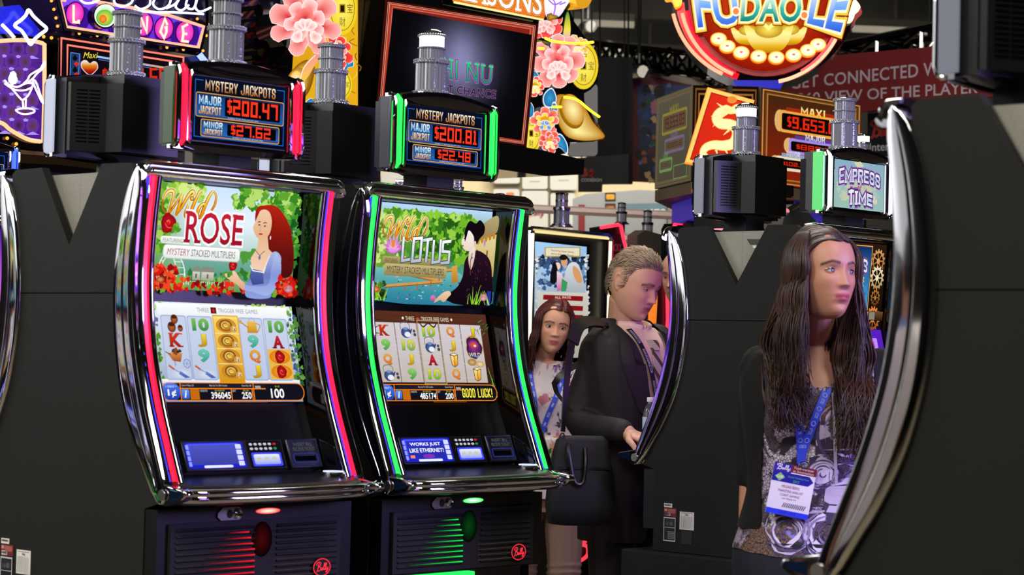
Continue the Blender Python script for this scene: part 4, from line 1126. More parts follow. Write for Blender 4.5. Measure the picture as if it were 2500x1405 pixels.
def gear(a, u, v, r, n, col, hole, asp=1.0):
    P = []
    for k in range(n * 4):
        q = r * (1.0 if k % 4 in (1, 2) else .82); P.append((u + q * cos(2 * pi * k / n / 4), v + q * sin(2 * pi * k / n / 4) * asp))
    a.poly(P, col); a.ell(u, v, r * .66, r * .66 * asp, hole, 20)
    for k in range(n // 2): a.stroke([(u, v), (u + r * .7 * cos(2 * pi * k / (n // 2)), v + r * .7 * asp * sin(2 * pi * k / (n // 2)))], r * .12, col)
    a.ell(u, v, r * .24, r * .24 * asp, col if isinstance(col, str) else col[0], 14)
def empress_upper(a):
    a = scaled(a, 182, 100)
    a.rect(0, 0, 182, 100, ('#2a1a10', '#140c08'))
    for x in (18, 164): gear(a, x, 22, 16, 14, ('#d8a060', '#7a3c1a'), '#1a0e08'); gear(a, x, 70, 11, 12, ('#b87a3a', '#5a2c10'), '#1a0e08'); gear(a, x - 2, 98, 17, 16, ('#e0853a', '#8a401a'), '#1a0e08')
    gear(a, 164, 44, 16, 14, ('#f0e6c0', '#a87a3a'), '#180d07'); gear(a, 18, 44, 16, 14, ('#f0e6c0', '#a87a3a'), '#180d07')
    a.rect(34, 3, 114, 84, '#e0b070'); a.rect(35.2, 4.2, 111.6, 81.6, '#5a3418'); a.rect(36.5, 5.5, 109, 79, ('#0e2c6a', '#1c5aa8', '#2a7ac0', '#3f9ad0'))
    leaves(a, 40, 30, 142, 80, 16, 9, ['#3a8ac8', '#2a70b8', '#62aad8'], 43, .6)
    empress_letters(a, 'EMPRESS', 44, 138, 17, 16, 6); a.text('of', 86, 42, 10, 7, '#e8a0c0', .005, .3); empress_letters(a, 'TIME', 62, 118, 54, 16, 3)
    gear(a, 122, 48, 10, 12, ('#e8d8a0', '#a87a3a'), '#1c4a90')
    a.rect(0, 88, 182, 12, ('#6a4a2c', '#20140a'))
    for x, c in ((40, '#b0a494'), (58, '#5a2ca0'), (76, '#c8c0b0'), (118, '#5a2ca0'), (134, '#c8c0b0'), (150, '#8a8074')): a.rect(x, 89, 13, 10, (c, '#f0ece0', c))
def purple_reels(a):
    a = scaled(a, 182, 100)
    a.rect(0, 0, 182, 100, ('#5a20c0', '#8a3af0', '#5a20c0'))
    for i in range(5): a.rrect(13 + i * 31.6, 12, 29, 66, 2, ('#c08aff', '#e8d0ff', '#a868ff'))
    for i in range(5):
        for j in range(3): reel_letter(a, ['K', 'A', 'Q', 'J', '9'][(i * 2 + j) % 5], 27.5 + i * 31.6, 24 + j * 21, 14, ('#f03ac0', '#7a1aa8'))
    with Shift(a, 1, 81.5): credit_bar(a, '120450', '150', '75')
def purple_upper(a):
    a = scaled(a, 182, 100)
    a.rect(0, 0, 182, 100, ('#3a10a0', '#a03af0', '#e06aff'))
    a.text('MYSTERY', 30, 20, 122, 26, ('#fff0a0', '#f0a020'), .03); a.text('STACKED MULTIPLIERS', 26, 56, 130, 14, '#ffffff', .01)
# ------------------------------------------------------------------ the banks of slot machines
OC = V((-0.836, 5.425, 0))
P1, P2 = OC, OC + EX * .71
PM, PF = V((.924, 7.224, 0)), V((1.012, 3.526, 0))        # middle of the pairs
BK = EF * .028                                             # half the gap between two backs
rose_spec = dict(strip='#ff1436', upper=wild_rose_upper, lower=wild_rose_reels, topper=jackpot_topper('$200.47', '$27.62'), sample=True, lens='#3f6a24', door='#ff2030')
lotus_spec = dict(strip='#22e84a', upper=wild_lotus_upper, lower=wild_lotus_reels, topper=jackpot_topper('$200.81', '$22.48'), candle='lit', panel=('WORKS JUST', 'LIKE ETHERNET!'), sample=True, lens='#6a6a74', door='#20f050')
time_spec = dict(strip='#e8f0ff', upper=empress_upper, lower=purple_reels, topper=empress_topper, sample=True, lens='#58e070', lpow=1.0, spow=1.6, tpower=.95)
away_spec = dict(strip='#c040ff', upper=purple_upper, lower=purple_reels, topper=jackpot_topper('$198.20', '$21.06'), sample=True, lens='#dfe4ff', lpow=.7)
glow_spec = dict(away_spec, power=1.7, spow=2.6, under='#7a20ff', candle='lit', lens='#8a8e9a')
m1 = machine('slot machine with red light strips showing a red-haired lady and a rose', P1, False, rose_spec)
m1b = machine('slot machine facing away behind the red-lit rose machine, dark side panel toward us', P1 - BK * 2, True, away_spec)
m2 = machine('slot machine with green light strips showing a dark-haired lady by a lotus pond', P2, False, lotus_spec)
m2b = machine('slot machine facing away behind the green-lit lotus machine, mostly hidden', P2 - BK * 2, True, away_spec)
ma = machine('slot machine facing away beside the man in the suit, his hand on its deck', PM - BK, True, glow_spec)
mb = machine('slot machine with a pale sky-blue topper behind the long-haired woman, gears on its screen', PM + BK, False, time_spec)
mf = machine('blurred nearest slot machine at the right edge, mirror-like chrome trim toward us', PF - BK, True, dict(glow_spec, power=3.0))
def stand(label, o, n=1, rot=None):
    t = thing('machine_stand', label, 'stand', (o.x, o.y, 0), TH if rot is None else rot)
    for k in range(n):
        m = MB()
        x0, x1 = -.345 + k * .71, .345 + k * .71
        m.box((x0, -.42, .06), (x1, .42, .718)).box((x0 + .03, -.39, 0), (x1 - .03, .39, .062))
        m.build('cabinet', M_PANEL, t, bevel=.006)
    return t
stand('dark stand under the pair of machines with red and green strips', P1 - BK, 2)
stand('dark stand under the machine the man in the suit leans on', PM)
stand('dark stand under the blurred machine at the right edge', PF)
def side_labels(parent, x, d0, sg, flip):
    """rating plates on a side panel: flip sets which way is right"""
    U = V((0, -flip, 0))
    o = V((x, d0, .0))
    def plate(name, u, z, w, h, m, draw=None, p=None):
        mb_ = MB()
        q = o + U * u
        e = q + U * w
        y0, y1 = sorted((q.y, e.y))
        mb_.box((min(x, x + sg * .0012), y0, z - h), (max(x, x + sg * .0012), y1, z))
        ob = mb_.build(name, m, parent)
        if draw:
            a = Art(flat((x + sg * .0016, q.y, z), U * w, (0, 0, -h), (sg, 0, 0)))
            draw(a)
            a.build('print', ob, m=painted(.6))
        return ob
    def bars(a):
        rd = random.Random(2)
        for k in range(16): a.rect(.08 + k * .05, .2, .02 + .02 * rd.random(), .4, '#303030')
    def table(a):
        a.rect(.1, .05, .8, .03, '#9a9a96'); script_logo(a, .38, .12, .24, .1, '#808080', .02)
        for k in range(6):
            for j in range(18): a.rect(.08 + k * .145, .26 + j * .038, .1, .016, '#a8a8a2')
    def red(a):
        a.rect(.05, .1, .22, .3, '#d08a80'); a.rect(.32, .1, .6, .5, '#a85a50')
    def dial(a):
        a.rect(.08, .08, .84, .30, '#181a20'); a.ell(.3, .28, .14, .08, '#3a3c48', 12); a.ell(.62, .26, .16, .09, '#4a4c58', 12); a.rect(.08, .42, .84, .02, '#c8c8d0')
        for k in range(5): a.rect(.35, .58 + k * .07, .55, .045, '#70747e')
        a.stroke([(.03, .02), (.97, .02), (.97, .98), (.03, .98)], .05, '#c8c8cc', True)
    plate('barcode_label', .0, .877, .033, .013, M_WHITE, bars)
    plate('warning_label', .0, .862, .052, .027, mat('label_red', '#6a1c1c', .6), red)
    plate('barcode_label', .003, .847, .024, .011, M_WHITE, bars)
    plate('rating_plate', .0, .832, .050, .078, mat('plate_grey', '#3a3b40', .3, .6), dial)
    plate('print_table', .066, .854, .058, .058, M_WHITE, table)
    plate('dark_label', .074, .794, .044, .045, mat('label_dark', '#17171a', .5))
# ------------------------------------------------------------------ the hall
def struct(name, a, b, m):
    return tag(MB().box(a, b).build(name, m, smooth=False), kind='structure')
struct('floor', (-14, -6, -.1), (14, 36, 0), mat('beige_carpet', '#75684f', .95, bump=.5, scale=60, vary=.3, vscale=6))
struct('ceiling', (-14, -6, 6.5), (14, 36, 6.6), mat('ceiling_grey', '#5c584c', .9, vary=.25, vscale=.5))
struct('wall_back', (-14, 36, 0), (14, 36.1, 6.5), mat('wall_grey', '#6a6660', .9, vary=.15, vscale=.4))
struct('wall_left', (-14.1, -6, 0), (-14, 36, 6.5), mat('wall_grey', '#6a6660', .9))
struct('wall_right', (14, -6, 0), (14.1, 36, 6.5), mat('wall_grey', '#6a6660', .9))
struct('wall_front', (-14, -6.1, 0), (14, -6, 6.5), mat('wall_grey', '#6a6660', .9))
for i in range(7):
    struct('trim_%d' % (i + 1), (-14, 14.5 + i * 3.2, 6.05), (14, 14.85 + i * 3.2, 6.5), mat('beam_grey', '#3c3a34', .8))
for i, (x, y, w) in enumerate(((1.0, 30, 1.2), (2.9, 27, 1.2), (2.0, 33, 1.4), (5.2, 30, 1.2), (3.9, 33.5, 1.0))):
    t = thing('tube_light', ['faint ceiling tube above the flower sign', 'ceiling tube just left of the round red sign', 'far faint ceiling tube over the truss', 'ceiling tube right of the round red sign', 'far ceiling tube behind the round red sign'][i], 'ceiling light', (x, y, 5.9), .1, 'ceiling tubes')
    MB().box((-w / 2, -.05, .04), (w / 2, .05, .14)).box((-.02, -.02, .13), (.02, .02, .6)).build('fitting', mat('fitting_grey', '#4a473f', .7), t)
    MB().tube([(-w / 2, 0, 0), (w / 2, 0, 0)], .05, 8).build('tube', lit('#d8ceb4', .45), t)

class Sign:
    """a sign standing on one vertical plane; outlines are read off the photograph and get real thickness"""
    def __init__(s, name, label, cat, px, y, n=None, group=None):
        s.o = at(px[0], px[1], y)
        s.n = V(n or EF).normalized()
        s.loc = V((s.o.x, s.o.y, 0))
        s.t = thing(name, label, cat, s.loc, 0, group)
    def P(s, u, v, d=0.0): return hit(u, v, s.o, s.n) + s.n * d - s.loc
    def slab(s, name, poly, d0, d1, m, parent=None, **k):
        mb = MB()
        f = [s.P(u, v) for u, v in poly]
        n = len(f)
        vs = [tuple(p + s.n * d1) for p in f] + [tuple(p + s.n * d0) for p in f]
        fs = [(i, (i + 1) % n, n + (i + 1) % n, n + i) for i in range(n)]
        for tri in tessellate_polygon([[V((u, v, 0)) for u, v in poly]]):
            fs += [tuple(tri), tuple(n + i for i in reversed(tri))]
        mb.add(vs, fs)
        k.setdefault('smooth', False)
        return mb.build(name, m, parent or s.t, **k)
    def art(s, d):
        return Art(lambda u, v, e: s.P(u, v, d + e), 6e-5)
    def tube(s, name, pts, d, r, m, parent=None, closed=False):
        return MB().tube([s.P(u, v, d) for u, v in pts], r, 7, closed).build(name, m, parent or s.t)
    def bulbs(s, pts, d, r, m):
        for u, v in pts:
            MB().ball(s.P(u, v, d), r, 8).build('bulb', m, s.t)
    def post(s, u, v, w, dep, d=-.3, name='post', m=None):
        p = s.P(u, v, d)
        MB().box((p.x - w / 2, p.y - dep / 2, 0), (p.x + w / 2, p.y + dep / 2, p.z)).build(name, m or M_MATTE, s.t)
NEON = lambda h, p=2.5: lit(h, p)
AMBER = lit('#ff9c38', 2.0)
SAL = '#ff9a7a'

# ---- the purple lounge sign, upper left
s = Sign('lounge_sign', 'arched purple sign with lettered ovals and white script neon at upper left', 'neon sign', (300, 60), 8.6)
s.slab('cabinet', [(104, -60), (120, 0), (138, 78), (146, 86), (482, 136), (492, 128), (508, 60), (505, -60)], -.30, 0, mat('smoky_plum_gloss', '#1a1030', .15))
s.slab('chrome_edge', [(112, -60), (128, 0), (146, 76), (480, 128), (498, 62), (496, -60), (488, -60), (491, 60), (476, 120), (152, 70), (136, 2), (122, -60)], -.02, .03, M_CHROME)
pn = s.slab('lettered_panel', [(128, -60), (138, 4), (152, 66), (476, 117), (490, 66), (400, 36), (320, 20), (240, 8), (200, 0), (190, -60)], 0, .012, mat('sign_purple', '#4a1aa0', .4))
a = s.art(.013)
a.poly([(138, -30), (140, 4), (153, 65), (475, 116), (488, 66), (400, 38), (330, 24), (240, 10), (200, -30)], ('#8a5af0', '#7a3ae0', '#5a1cb8'))
for i in range(9):
    a.ell(160 + i * 38, 40 + i * 5.8, 17, 28, '#3a1288', 20, .12)
LT = [('L', 178, 34, 21, 27), ('U', 290, 52, 21, 27), ('N', 345, 60, 22, 28), ('G', 395, 70, 22, 27), ('E', 446, 80, 21, 27)]
for ch, u, v, rx, ry in LT:
    a.ell(u, v, rx + 3, ry + 3, '#2a0c5a', 22, .1); a.ell(u, v, rx, ry, '#ff6ad8', 22, .1, edge='#e02ab0')
D = {'L': [(-.2, -.8), (-.2, .75), (.45, .8), (.45, .55)], 'U': [(-.4, -.8), (-.4, .7), (.45, .8), (.45, -.7)], 'N': [(-.4, .8), (-.4, -.8), (0, 0), (.4, .7), (.45, -.7)], 'G': [(.4, -.3), (.1, -.85), (-.45, .3), (0, .85), (.3, .3), (.3, -.1), (.05, -.05)], 'E': [(.4, -.75), (-.3, -.5), (-.2, .1), (.3, .15), (-.2, .1), (-.35, .75), (.5, .85)]}
for ch, u, v, rx, ry in LT:
    q = [(u + rx * p * .9, v + ry * r_) for p, r_ in D[ch]]
    a.stroke(q, 7.5, '#ffb03a'); a.stroke(q, 5, '#fff6e8')
a.build('lit_letters', pn, 1.15)
ol = s.slab('olive_disc', [(238 + 30 * cos(k * .2618), 42 + 31 * sin(k * .2618)) for k in range(24)], .01, .05, M_GLOSS)
a = s.art(.051)
a.ell(238, 41, 27, 28, '#8ac860', 26, 0, '#f0fff0'); a.ell(236, 46, 21, 20, '#f0e040', 24, 0, '#5ab84a'); a.ell(232, 49, 9, 10, '#ffa040', 18, 0, '#e86018')
a.build('olive_picture', ol, 1.1)
for pts in ([(152, 2), (139, 4), (154, 66)], [(154, 67), (300, 90), (475, 117)], [(476, 116), (489, 66), (400, 37)], [(400, 38), (310, 19), (220, 4)]):
    s.tube('border_neon', pts, .02, .0065, NEON(SAL, 1.8))
for pts in ([(163, -4), (180, 11), (205, 9), (222, -4)], [(256, -10), (252, 8), (268, 20), (292, 12), (300, -4)], [(303, 18), (318, 26), (338, 16), (340, -2)],
            [(356, -8), (347, 14), (362, 26), (384, 18), (392, -4)], [(380, 24), (400, 14), (410, 2), (402, 20), (416, 29), (434, 16)], [(434, -8), (427, 18), (442, 26), (451, 14), (456, -6), (450, 20), (462, 32), (488, 22)], [(300, 30), (350, 34), (400, 34), (470, 38)]):
    s.tube('script_neon', spline(pts, 6), .07, .0045, NEON('#cfd6ff', 2.2))
s.bulbs([(118, 3), (124, 24), (129, 45), (133, 65), (474, 47), (496, 88), (488, 125), (500, 60), (230, 88), (186, 83), (262, 96), (330, 105), (400, 117), (440, 122)], .02, .0062, AMBER)
s.tube('side_neon', spline([(578, 118), (590, 134), (603, 148), (616, 157)], 5), -.25, .014, NEON('#7a8cff', 3))
s.slab('side_wing', [(505, 40), (560, 60), (612, 130), (625, 162), (520, 160)], -.36, -.28, mat('blue_gloss', '#10124a', .2))
# jackpot display below it
dp = s.slab('jackpot_display', [(146, 92), (452, 140), (440, 420), (140, 380)], -.25, -.01, M_GLOSS)
a = s.art(-.008)
a.poly([(150, 94), (448, 141), (436, 418), (145, 378)], '#140a12')
a.poly([(176, 128), (197, 131), (193, 250), (172, 247)], '#1c3a6a'); a.stroke([(176, 128), (197, 131), (193, 250), (172, 247)], 1.6, '#5a9ae0', True)
for k in range(2):
    a.ell(186, 143 + 29 * k, 5, 5, '#0a0a14', 12); a.poly([(179, 143 + 29 * k), (186, 132 + 29 * k), (193, 144 + 29 * k)], '#0a0a14')
    a.poly([(183, 155 + 26 * k), (190, 150 + 26 * k), (196, 156 + 26 * k), (190, 163 + 26 * k)], '#e02a20')
a.stroke([(199, 131), (199, 250)], 3, '#3a2a70')
a.stroke([(240, 138), (445, 172)], 5, ('#8ac8ff', '#e09a2a')); a.stroke([(243, 145), (445, 178)], 1.5, '#4a7ad0')
H = [(222, 184), (203, 168), (200, 154), (206, 147), (214, 147), (222, 154), (231, 149), (239, 152), (242, 160), (240, 170)]
a.poly([(u, v) for u, v in spline(H, 4, True)], '#e8d8e8'); a.poly([(222 + (u - 222) * .9, 164 + (v - 164) * .9) for u, v in spline(H, 4, True)], ('#fff0d0', '#e08a1c', '#c02008', '#5a0804'))
a.text('Maxi', 206, 127, 36, 15, '#f0e040', .0, .3)
a.leds('$2,031.50', 252, 166, 160, 44, '#e02a14')
a.build('display_picture', dp, 1.0)
for fr in ([(150, 93), (448, 140), (437, 416), (146, 377)], [(165, 110), (434, 152), (424, 402), (161, 364)]):
    s.tube('display_neon', fr, 0, .0045, NEON('#ff7a68', 1.3), closed=True)
s.slab('shelf', [(-60, 372), (120, 384), (256, 404), (252, 420), (120, 404), (-60, 396)], -.5, .06, mat('amber_chrome', '#c8a878', .12, 1.0))
s.post(300, 120, .5, .3, -.45)
# ---- the martini sign at the left edge
s = Sign('martini_sign', 'purple scalloped sign with white neon figure in a cocktail glass at left edge', 'neon sign', (50, 220), 8.3)
s.slab('cabinet', [(-120, 80), (-40, 84), (40, 82), (95, 92), (110, 104), (108, 366), (100, 368), (-120, 340)], -.22, 0, M_GLOSS)
pn = s.slab('scalloped_panel', [(-110, 96), (60, 100), (103, 108), (101, 346), (60, 338), (20, 318), (0, 303), (-110, 290)], 0, .01, mat('sign_purple', '#4a1aa0', .4))
a = s.art(.011)
a.poly([(-110, 97), (60, 101), (102, 109), (100, 344), (60, 336), (20, 316), (-110, 290)], ('#3a1a6a', '#8a4ae0', '#7a3ad0', '#4a1a90'))
for j in range(8):
    for i in range(6):
        u, v = -62 + i * 34 + (17 if j % 2 else 0), 116 + j * 31 + i * 1.5
        if u > 90 or v > 330 + u * .2 - 10: continue
        a.ell(u, v, 15.5, 19, '#5a3a28' if (i + j) % 3 else '#3a2018', 18, 0, '#6a34a8')
        a.poly([(u - 17, v + 22), (u, v + 14), (u + 17, v + 22)], '#b098ff')
a.build('scallop_picture', pn, 1.0)
s.tube('border_neon', spline([(-40, 104), (30, 99), (75, 101), (103, 108)], 5) + [(103, 225), (100, 346)] + spline([(92, 346), (60, 340), (20, 318), (0, 302), (-40, 290)], 5), .015, .008, NEON('#ffab7a', 1.8))
FIG = [[(0, 197), (10, 208), (24, 225), (37, 240), (44, 245), (56, 236), (64, 222), (70, 205)], [(0, 205), (24, 220), (48, 222), (68, 214)], [(12, 208), (30, 214), (52, 205), (70, 205)],
       [(44, 245), (46, 268)], [(52, 243), (51, 268)], [(27, 270), (36, 277), (50, 280), (68, 277), (73, 271), (60, 266), (42, 266), (27, 270)],
       [(46, 206), (56, 196), (62, 185), (76, 176), (88, 168), (97, 152), (98, 159), (94, 168), (78, 182), (70, 192), (58, 202)],
       [(66, 206), (72, 197), (78, 205), (84, 222), (90, 240), (97, 254), (91, 250), (84, 236), (74, 214), (70, 204)]]
for f in FIG: s.tube('figure_neon', spline(f, 5), .03, .0036, NEON('#ffe0f6', 2.0))
a = s.art(.02); a.blob(24, 192, 11, '#fff4fa', 2, 20, .15, 1.5); a.build('figure_glow', pn, 1.8)
s.slab('blue_board', [(-40, 40), (0, 40), (22, 14), (48, 12), (70, 40), (98, 74), (70, 112), (-40, 100)], -.08, 0, mat('blue_gloss2', '#2a30e8', .15))
s.tube('diamond_neon', spline([(51, 27), (63, 42), (80, 58), (95, 73), (80, 86), (66, 98), (56, 111), (46, 96), (34, 78), (17, 65), (32, 52), (44, 40)], 4, True), .05, .0068, NEON('#b8c2ff', 2.6), closed=True)
s.tube('lower_neon', [(-10, 62), (8, 80), (20, 94)], .04, .007, NEON('#c8c0ff', 2.4))
s.bulbs([(103, 90), (122, 93), (14, 338), (36, 352)], .01, .007, AMBER)
s.slab('picture_skirt', [(-120, 345), (0, 362), (108, 372), (108, 386), (-120, 372)], -.2, .01, mat('skirt_mix', '#9a7a58', .2, .6, vary=.6, vscale=7))
s.post(0, 200, .3, .2, -.35)

# ---- the flower sign with the dark screen
s = Sign('flower_sign', 'gold sign with peonies and coins around a large dark red-framed screen', 'lit sign', (1100, 200), 9.2)
fr = s.slab('screen_frame', [(931, 0), (937, -60), (1316, -10), (1307, 58), (1277, 362), (905, 306)], -.12, .02, M_GLOSS)
a = s.art(.021)
Q = [(933, 0), (1305, 60), (1275, 358), (908, 306)]
a.poly(Q, '#8a2418')
def inset(k): c = (1105, 185); return [(c[0] + (u - c[0]) * k, c[1] + (v - c[1]) * k) for u, v in Q]
for k, wd, c in ((.985, 5, '#3a0c08'), (.965, 1.4, '#e0907a'), (.93, 7, '#b83a28'), (.945, 1.2, '#f0b090'), (.905, 1.2, '#e0907a'), (.955, 2, '#6a1810')): a.stroke(inset(k), wd, c, True)
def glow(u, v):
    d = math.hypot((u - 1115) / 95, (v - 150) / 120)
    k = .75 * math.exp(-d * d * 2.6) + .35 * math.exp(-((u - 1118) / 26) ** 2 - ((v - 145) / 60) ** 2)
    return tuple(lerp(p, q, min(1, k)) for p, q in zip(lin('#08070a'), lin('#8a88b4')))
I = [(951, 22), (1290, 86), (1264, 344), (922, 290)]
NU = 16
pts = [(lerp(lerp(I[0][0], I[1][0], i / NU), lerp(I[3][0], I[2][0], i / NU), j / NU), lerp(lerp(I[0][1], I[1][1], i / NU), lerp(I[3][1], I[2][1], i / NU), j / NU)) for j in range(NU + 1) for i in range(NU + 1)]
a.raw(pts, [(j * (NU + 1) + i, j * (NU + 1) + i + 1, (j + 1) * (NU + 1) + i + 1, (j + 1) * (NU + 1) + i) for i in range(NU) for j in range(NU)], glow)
wq = lambda TL, TR, BR, BL: (lambda p, q: (lerp(lerp(TL[0], TR[0], p), lerp(BL[0], BR[0], p), q), lerp(lerp(TL[1], TR[1], p), lerp(BL[1], BR[1], p), q)))
a.text('CHI NU', 0, 0, 1, 1, ('#3ad890', '#1c8a70'), .0, 0, 1.1, [('#c06ad0', .05), ('#4a1a5a', .025)], wq((1036, 135), (1193, 162), (1190, 207), (1036, 186)), slab=True)
a.text('LAST CHANCE', 0, 0, 1, 1, '#2a1a30', .0, 0, 1.1, [('#a87ab8', .04), ('#3a2040', .015)], wq((1046, 204), (1202, 222), (1200, 242), (1046, 222)))
a.build('screen_picture', fr, 1.0)
# header with the lettering
hd = s.slab('header', [(1070, -60), (1395, -40), (1370, 20), (1350, 48), (1310, 52), (1085, 10)], -.1, .05, M_GLOSS)
a = s.art(.051)
a.poly([(1072, -58), (1320, -46), (1308, 48), (1084, 6)], ('#f0a03a', '#e86a18'))
a.text('SEASONS', 0, 0, 1, 1, '#fffaf0', .012, 0, 1.05, [('#a82a10', .07), ('#ffc85a', .05), ('#c84a14', .03)], wq((1078, -52), (1306, -22), (1300, 40), (1082, -2)), slab=True)
a.stroke([(1086, 8), (1306, 51)], 5, '#fff0a0')
a.poly(spline([(1312, -40), (1350, -30), (1372, -5), (1360, 20), (1342, 44), (1316, 48), (1308, 20)], 4, True), ('#c8a0ff', '#f8f4ff', '#e8d8ff'))
for p in ([(1316, 0), (1332, 14), (1350, 6)], [(1330, 40), (1334, 12), (1320, -10)], [(1360, 8), (1344, 14)]): a.stroke(spline(p, 4), 3, '#9a5ae0')
a.blob(1325, 44, 14, '#c8a030', 3, 16, .4, .6, edge='#6a4a10')
a.build('header_picture', hd, 1.15)
pot = s.slab('gold_pot', spline([(1366, -40), (1368, 0), (1372, 18), (1382, 25), (1396, 22), (1406, 8), (1414, -16), (1414, -40)], 3), -.05, .09, mat('lit_gold', '#f0b830', .2, .7, emit='#f0a820', power=.6))
# flower boards
def petal(a, u, v, L, w, ang, c, e):
    P = []
    for k in range(16):
        t = 2 * pi * k / 16
        x = L * (.5 - .5 * cos(t)); y = w * .5 * sin(t) * (.55 + .75 * x / L) + (.03 * L * sin(9 * t))
        P.append((u + x * cos(ang) - y * sin(ang), v + x * sin(ang) + y * cos(ang)))
    a.poly([(lerp(u, x, 1.0) + (1.2 if x > u else -1.2), y + (1.2 if y > v else -1.2)) for x, y in P], '#ffe8e4')
    a.fan((u + L * .42 * cos(ang), v + L * .42 * sin(ang)), P, c, e)
def peony(a, u, v, r, seed, cols=(('#d81424', '#ffb4ae'), ('#f0485a', '#ffd4ce'), ('#f8a098', '#fff0ec')), heart='#d01420'):
    """a painted peony: long ragged outer petals, a cup of pale inner ones, a red heart set to one side"""
    rd = random.Random(seed)
    hu, hv = u - r * .08, v - r * .12
    for k in range(8):
        th = 2 * pi * k / 8 + seed * .7
        petal(a, hu + r * .12 * cos(th), hv + r * .12 * sin(th), r * rd.uniform(.82, 1.08), r * rd.uniform(.5, .68), th + rd.uniform(-.15, .15), *cols[0])
    for k in range(6):
        th = 2 * pi * k / 6 + seed
        petal(a, hu + r * .05 * cos(th), hv + r * .05 * sin(th), r * rd.uniform(.52, .7), r * rd.uniform(.36, .5), th + rd.uniform(-.2, .2), *cols[1])
    a.blob(hu - r * .02, hv - r * .06, r * .30, heart, seed, 16, .2, 1.1, edge='#ff8a84' if r > 40 else None)
    for k in range(9): a.ell(hu + r * .12 * cos(k * 2.1), hv + r * .05 + r * .10 * sin(k * 1.7), r * .018, r * .03, '#f8d040', 6)
    for k in range(4): petal(a, hu + r * .02 * (k - 1.5), hv + r * .30, r * .36, r * .24, -pi / 2 + (k - 1.5) * .62, *cols[2])
    petal(a, hu + r * .16, hv + r * .34, r * .40, r * .34, .9, *cols[2]); petal(a, hu - r * .14, hv + r * .32, r * .38, r * .32, 2.2, *cols[2])
def coin(a, u, v, rx, ry, chars=('招', '財', '宝')):
    a.ell(u, v, rx, ry, '#f8ee6a', 28, 0, '#e8c81c'); a.stroke([(u + rx * .82 * cos(k * .2618), v + ry * .82 * sin(k * .2618)) for k in range(24)], 1.6, '#8a6a0c', True)
    a.rect(u - rx * .2, v - ry * .16, rx * .4, ry * .34, '#b08a14'); a.rect(u - rx * .13, v - ry * .11, rx * .26, ry * .24, '#1a1008')
    for ch, du, dv in ((chars[0], 0, -.52), (chars[1], 0, .5), (chars[2], .5, 0)): a.text(ch, u + rx * du - rx * .2, v + ry * dv - ry * .17, rx * .4, ry * .34, '#6a540c')
def leaf(a, pts, c='#1c6aa0'):
    a.poly(spline(pts, 4, True), '#e8f4ff'); m_ = (sum(p[0] for p in pts) / len(pts), sum(p[1] for p in pts) / len(pts))
    a.fan(m_, [(m_[0] + (x - m_[0]) * .88, m_[1] + (y - m_[1]) * .88) for x, y in spline(pts, 4, True)], '#3a9ac8', c)
def ingot(a, P, bowl, c=('#ffe07a', '#c88a10')):
    a.fan(((P[0][0] + P[len(P) // 2][0]) / 2, (P[0][1] + P[len(P) // 2][1]) / 2), P, '#f0c040', '#a86a08')
    a.ell(*bowl, '#fff0a0', 26, bowl_rot(bowl), edge='#c8901c') if False else a.ell(bowl[0], bowl[1], bowl[2], bowl[3], '#ffe890', 26, .3, '#c8901c')
RB = [(1308, 54), (1330, 44), (1372, 20), (1395, 24), (1406, 52), (1428, 84), (1452, 124), (1467, 168), (1463, 200), (1446, 219), (1430, 228), (1431, 248), (1456, 290), (1482, 332), (1478, 340), (1452, 346), (1396, 348), (1392, 374), (1330, 384), (1274, 380)]
rb = s.slab('flower_board', RB, -.16, -.01, M_GLOSS)
a = s.art(-.008)
coin(a, 1428, 160, 36, 58); coin(a, 1300, 325, 26, 50)
ell_ = spline([(1364, 232), (1400, 236), (1430, 262), (1452, 300), (1479, 332), (1456, 342), (1420, 343), (1386, 332), (1364, 296), (1357, 262)], 4, True)
a.fan((1412, 322), ell_, '#fff09a', '#b8780c'); a.ell(1398, 272, 28, 44, '#d89a1c', 26, -.35, '#8a5a08'); a.ell(1401, 268, 25, 40, '#fff2a8', 26, -.35, '#c88a14')
a.poly(spline([(1376, 110), (1384, 40), (1391, 30), (1396, 70), (1390, 108)], 4, True), ('#2a8a3a', '#f0e040', '#c85ae0'))
for P_ in ([(1330, 232), (1350, 214), (1362, 240), (1352, 262), (1332, 258)], [(1288, 240), (1306, 262), (1302, 288), (1286, 280)], [(1352, 250), (1364, 262), (1356, 310), (1344, 300)], [(1346, 340), (1370, 326), (1388, 352), (1388, 376), (1372, 362), (1352, 356)], [(1300, 170), (1318, 184), (1304, 206)]): leaf(a, P_)
peony(a, 1334, 56, 46, 3, (('#e01020', '#ff5a50'), ('#f04a50', '#ffc0b8'), ('#ff8a88', '#ffe0dc')))
peony(a, 1412, 118, 26, 5, (('#f08a10', '#ffc860'), ('#f8a830', '#ffe090'), ('#ffd870', '#fff4c0')), '#f07010')
peony(a, 1366, 160, 62, 1)
peony(a, 1306, 214, 24, 7, (('#d81820', '#ff6a50'), ('#f0c020', '#f8e060'), ('#f8e050', '#fff8b0')), '#e0a010')
peony(a, 1330, 300, 32, 9, (('#d81820', '#ff8a70'), ('#f0c020', '#f8e060'), ('#3a70b8', '#a0c8f0')), '#e0a010')
peony(a, 1340, 350, 24, 2, (('#d81820', '#ff6a5a'), ('#e83a3a', '#ff9a8a'), ('#f8e050', '#fff8b0')), '#e0a010')
a.build('flower_picture', rb, 1.1)
for p in ([(1323, 94), (1345, 102), (1395, 107), (1440, 104)], [(1306, 119), (1320, 120)], [(1369, 238), (1400, 244), (1430, 268), (1455, 286)], [(1340, 262), (1362, 262)]): s.tube('yellow_neon', spline(p, 4), .02, .006, NEON('#fff03a', 1.8))
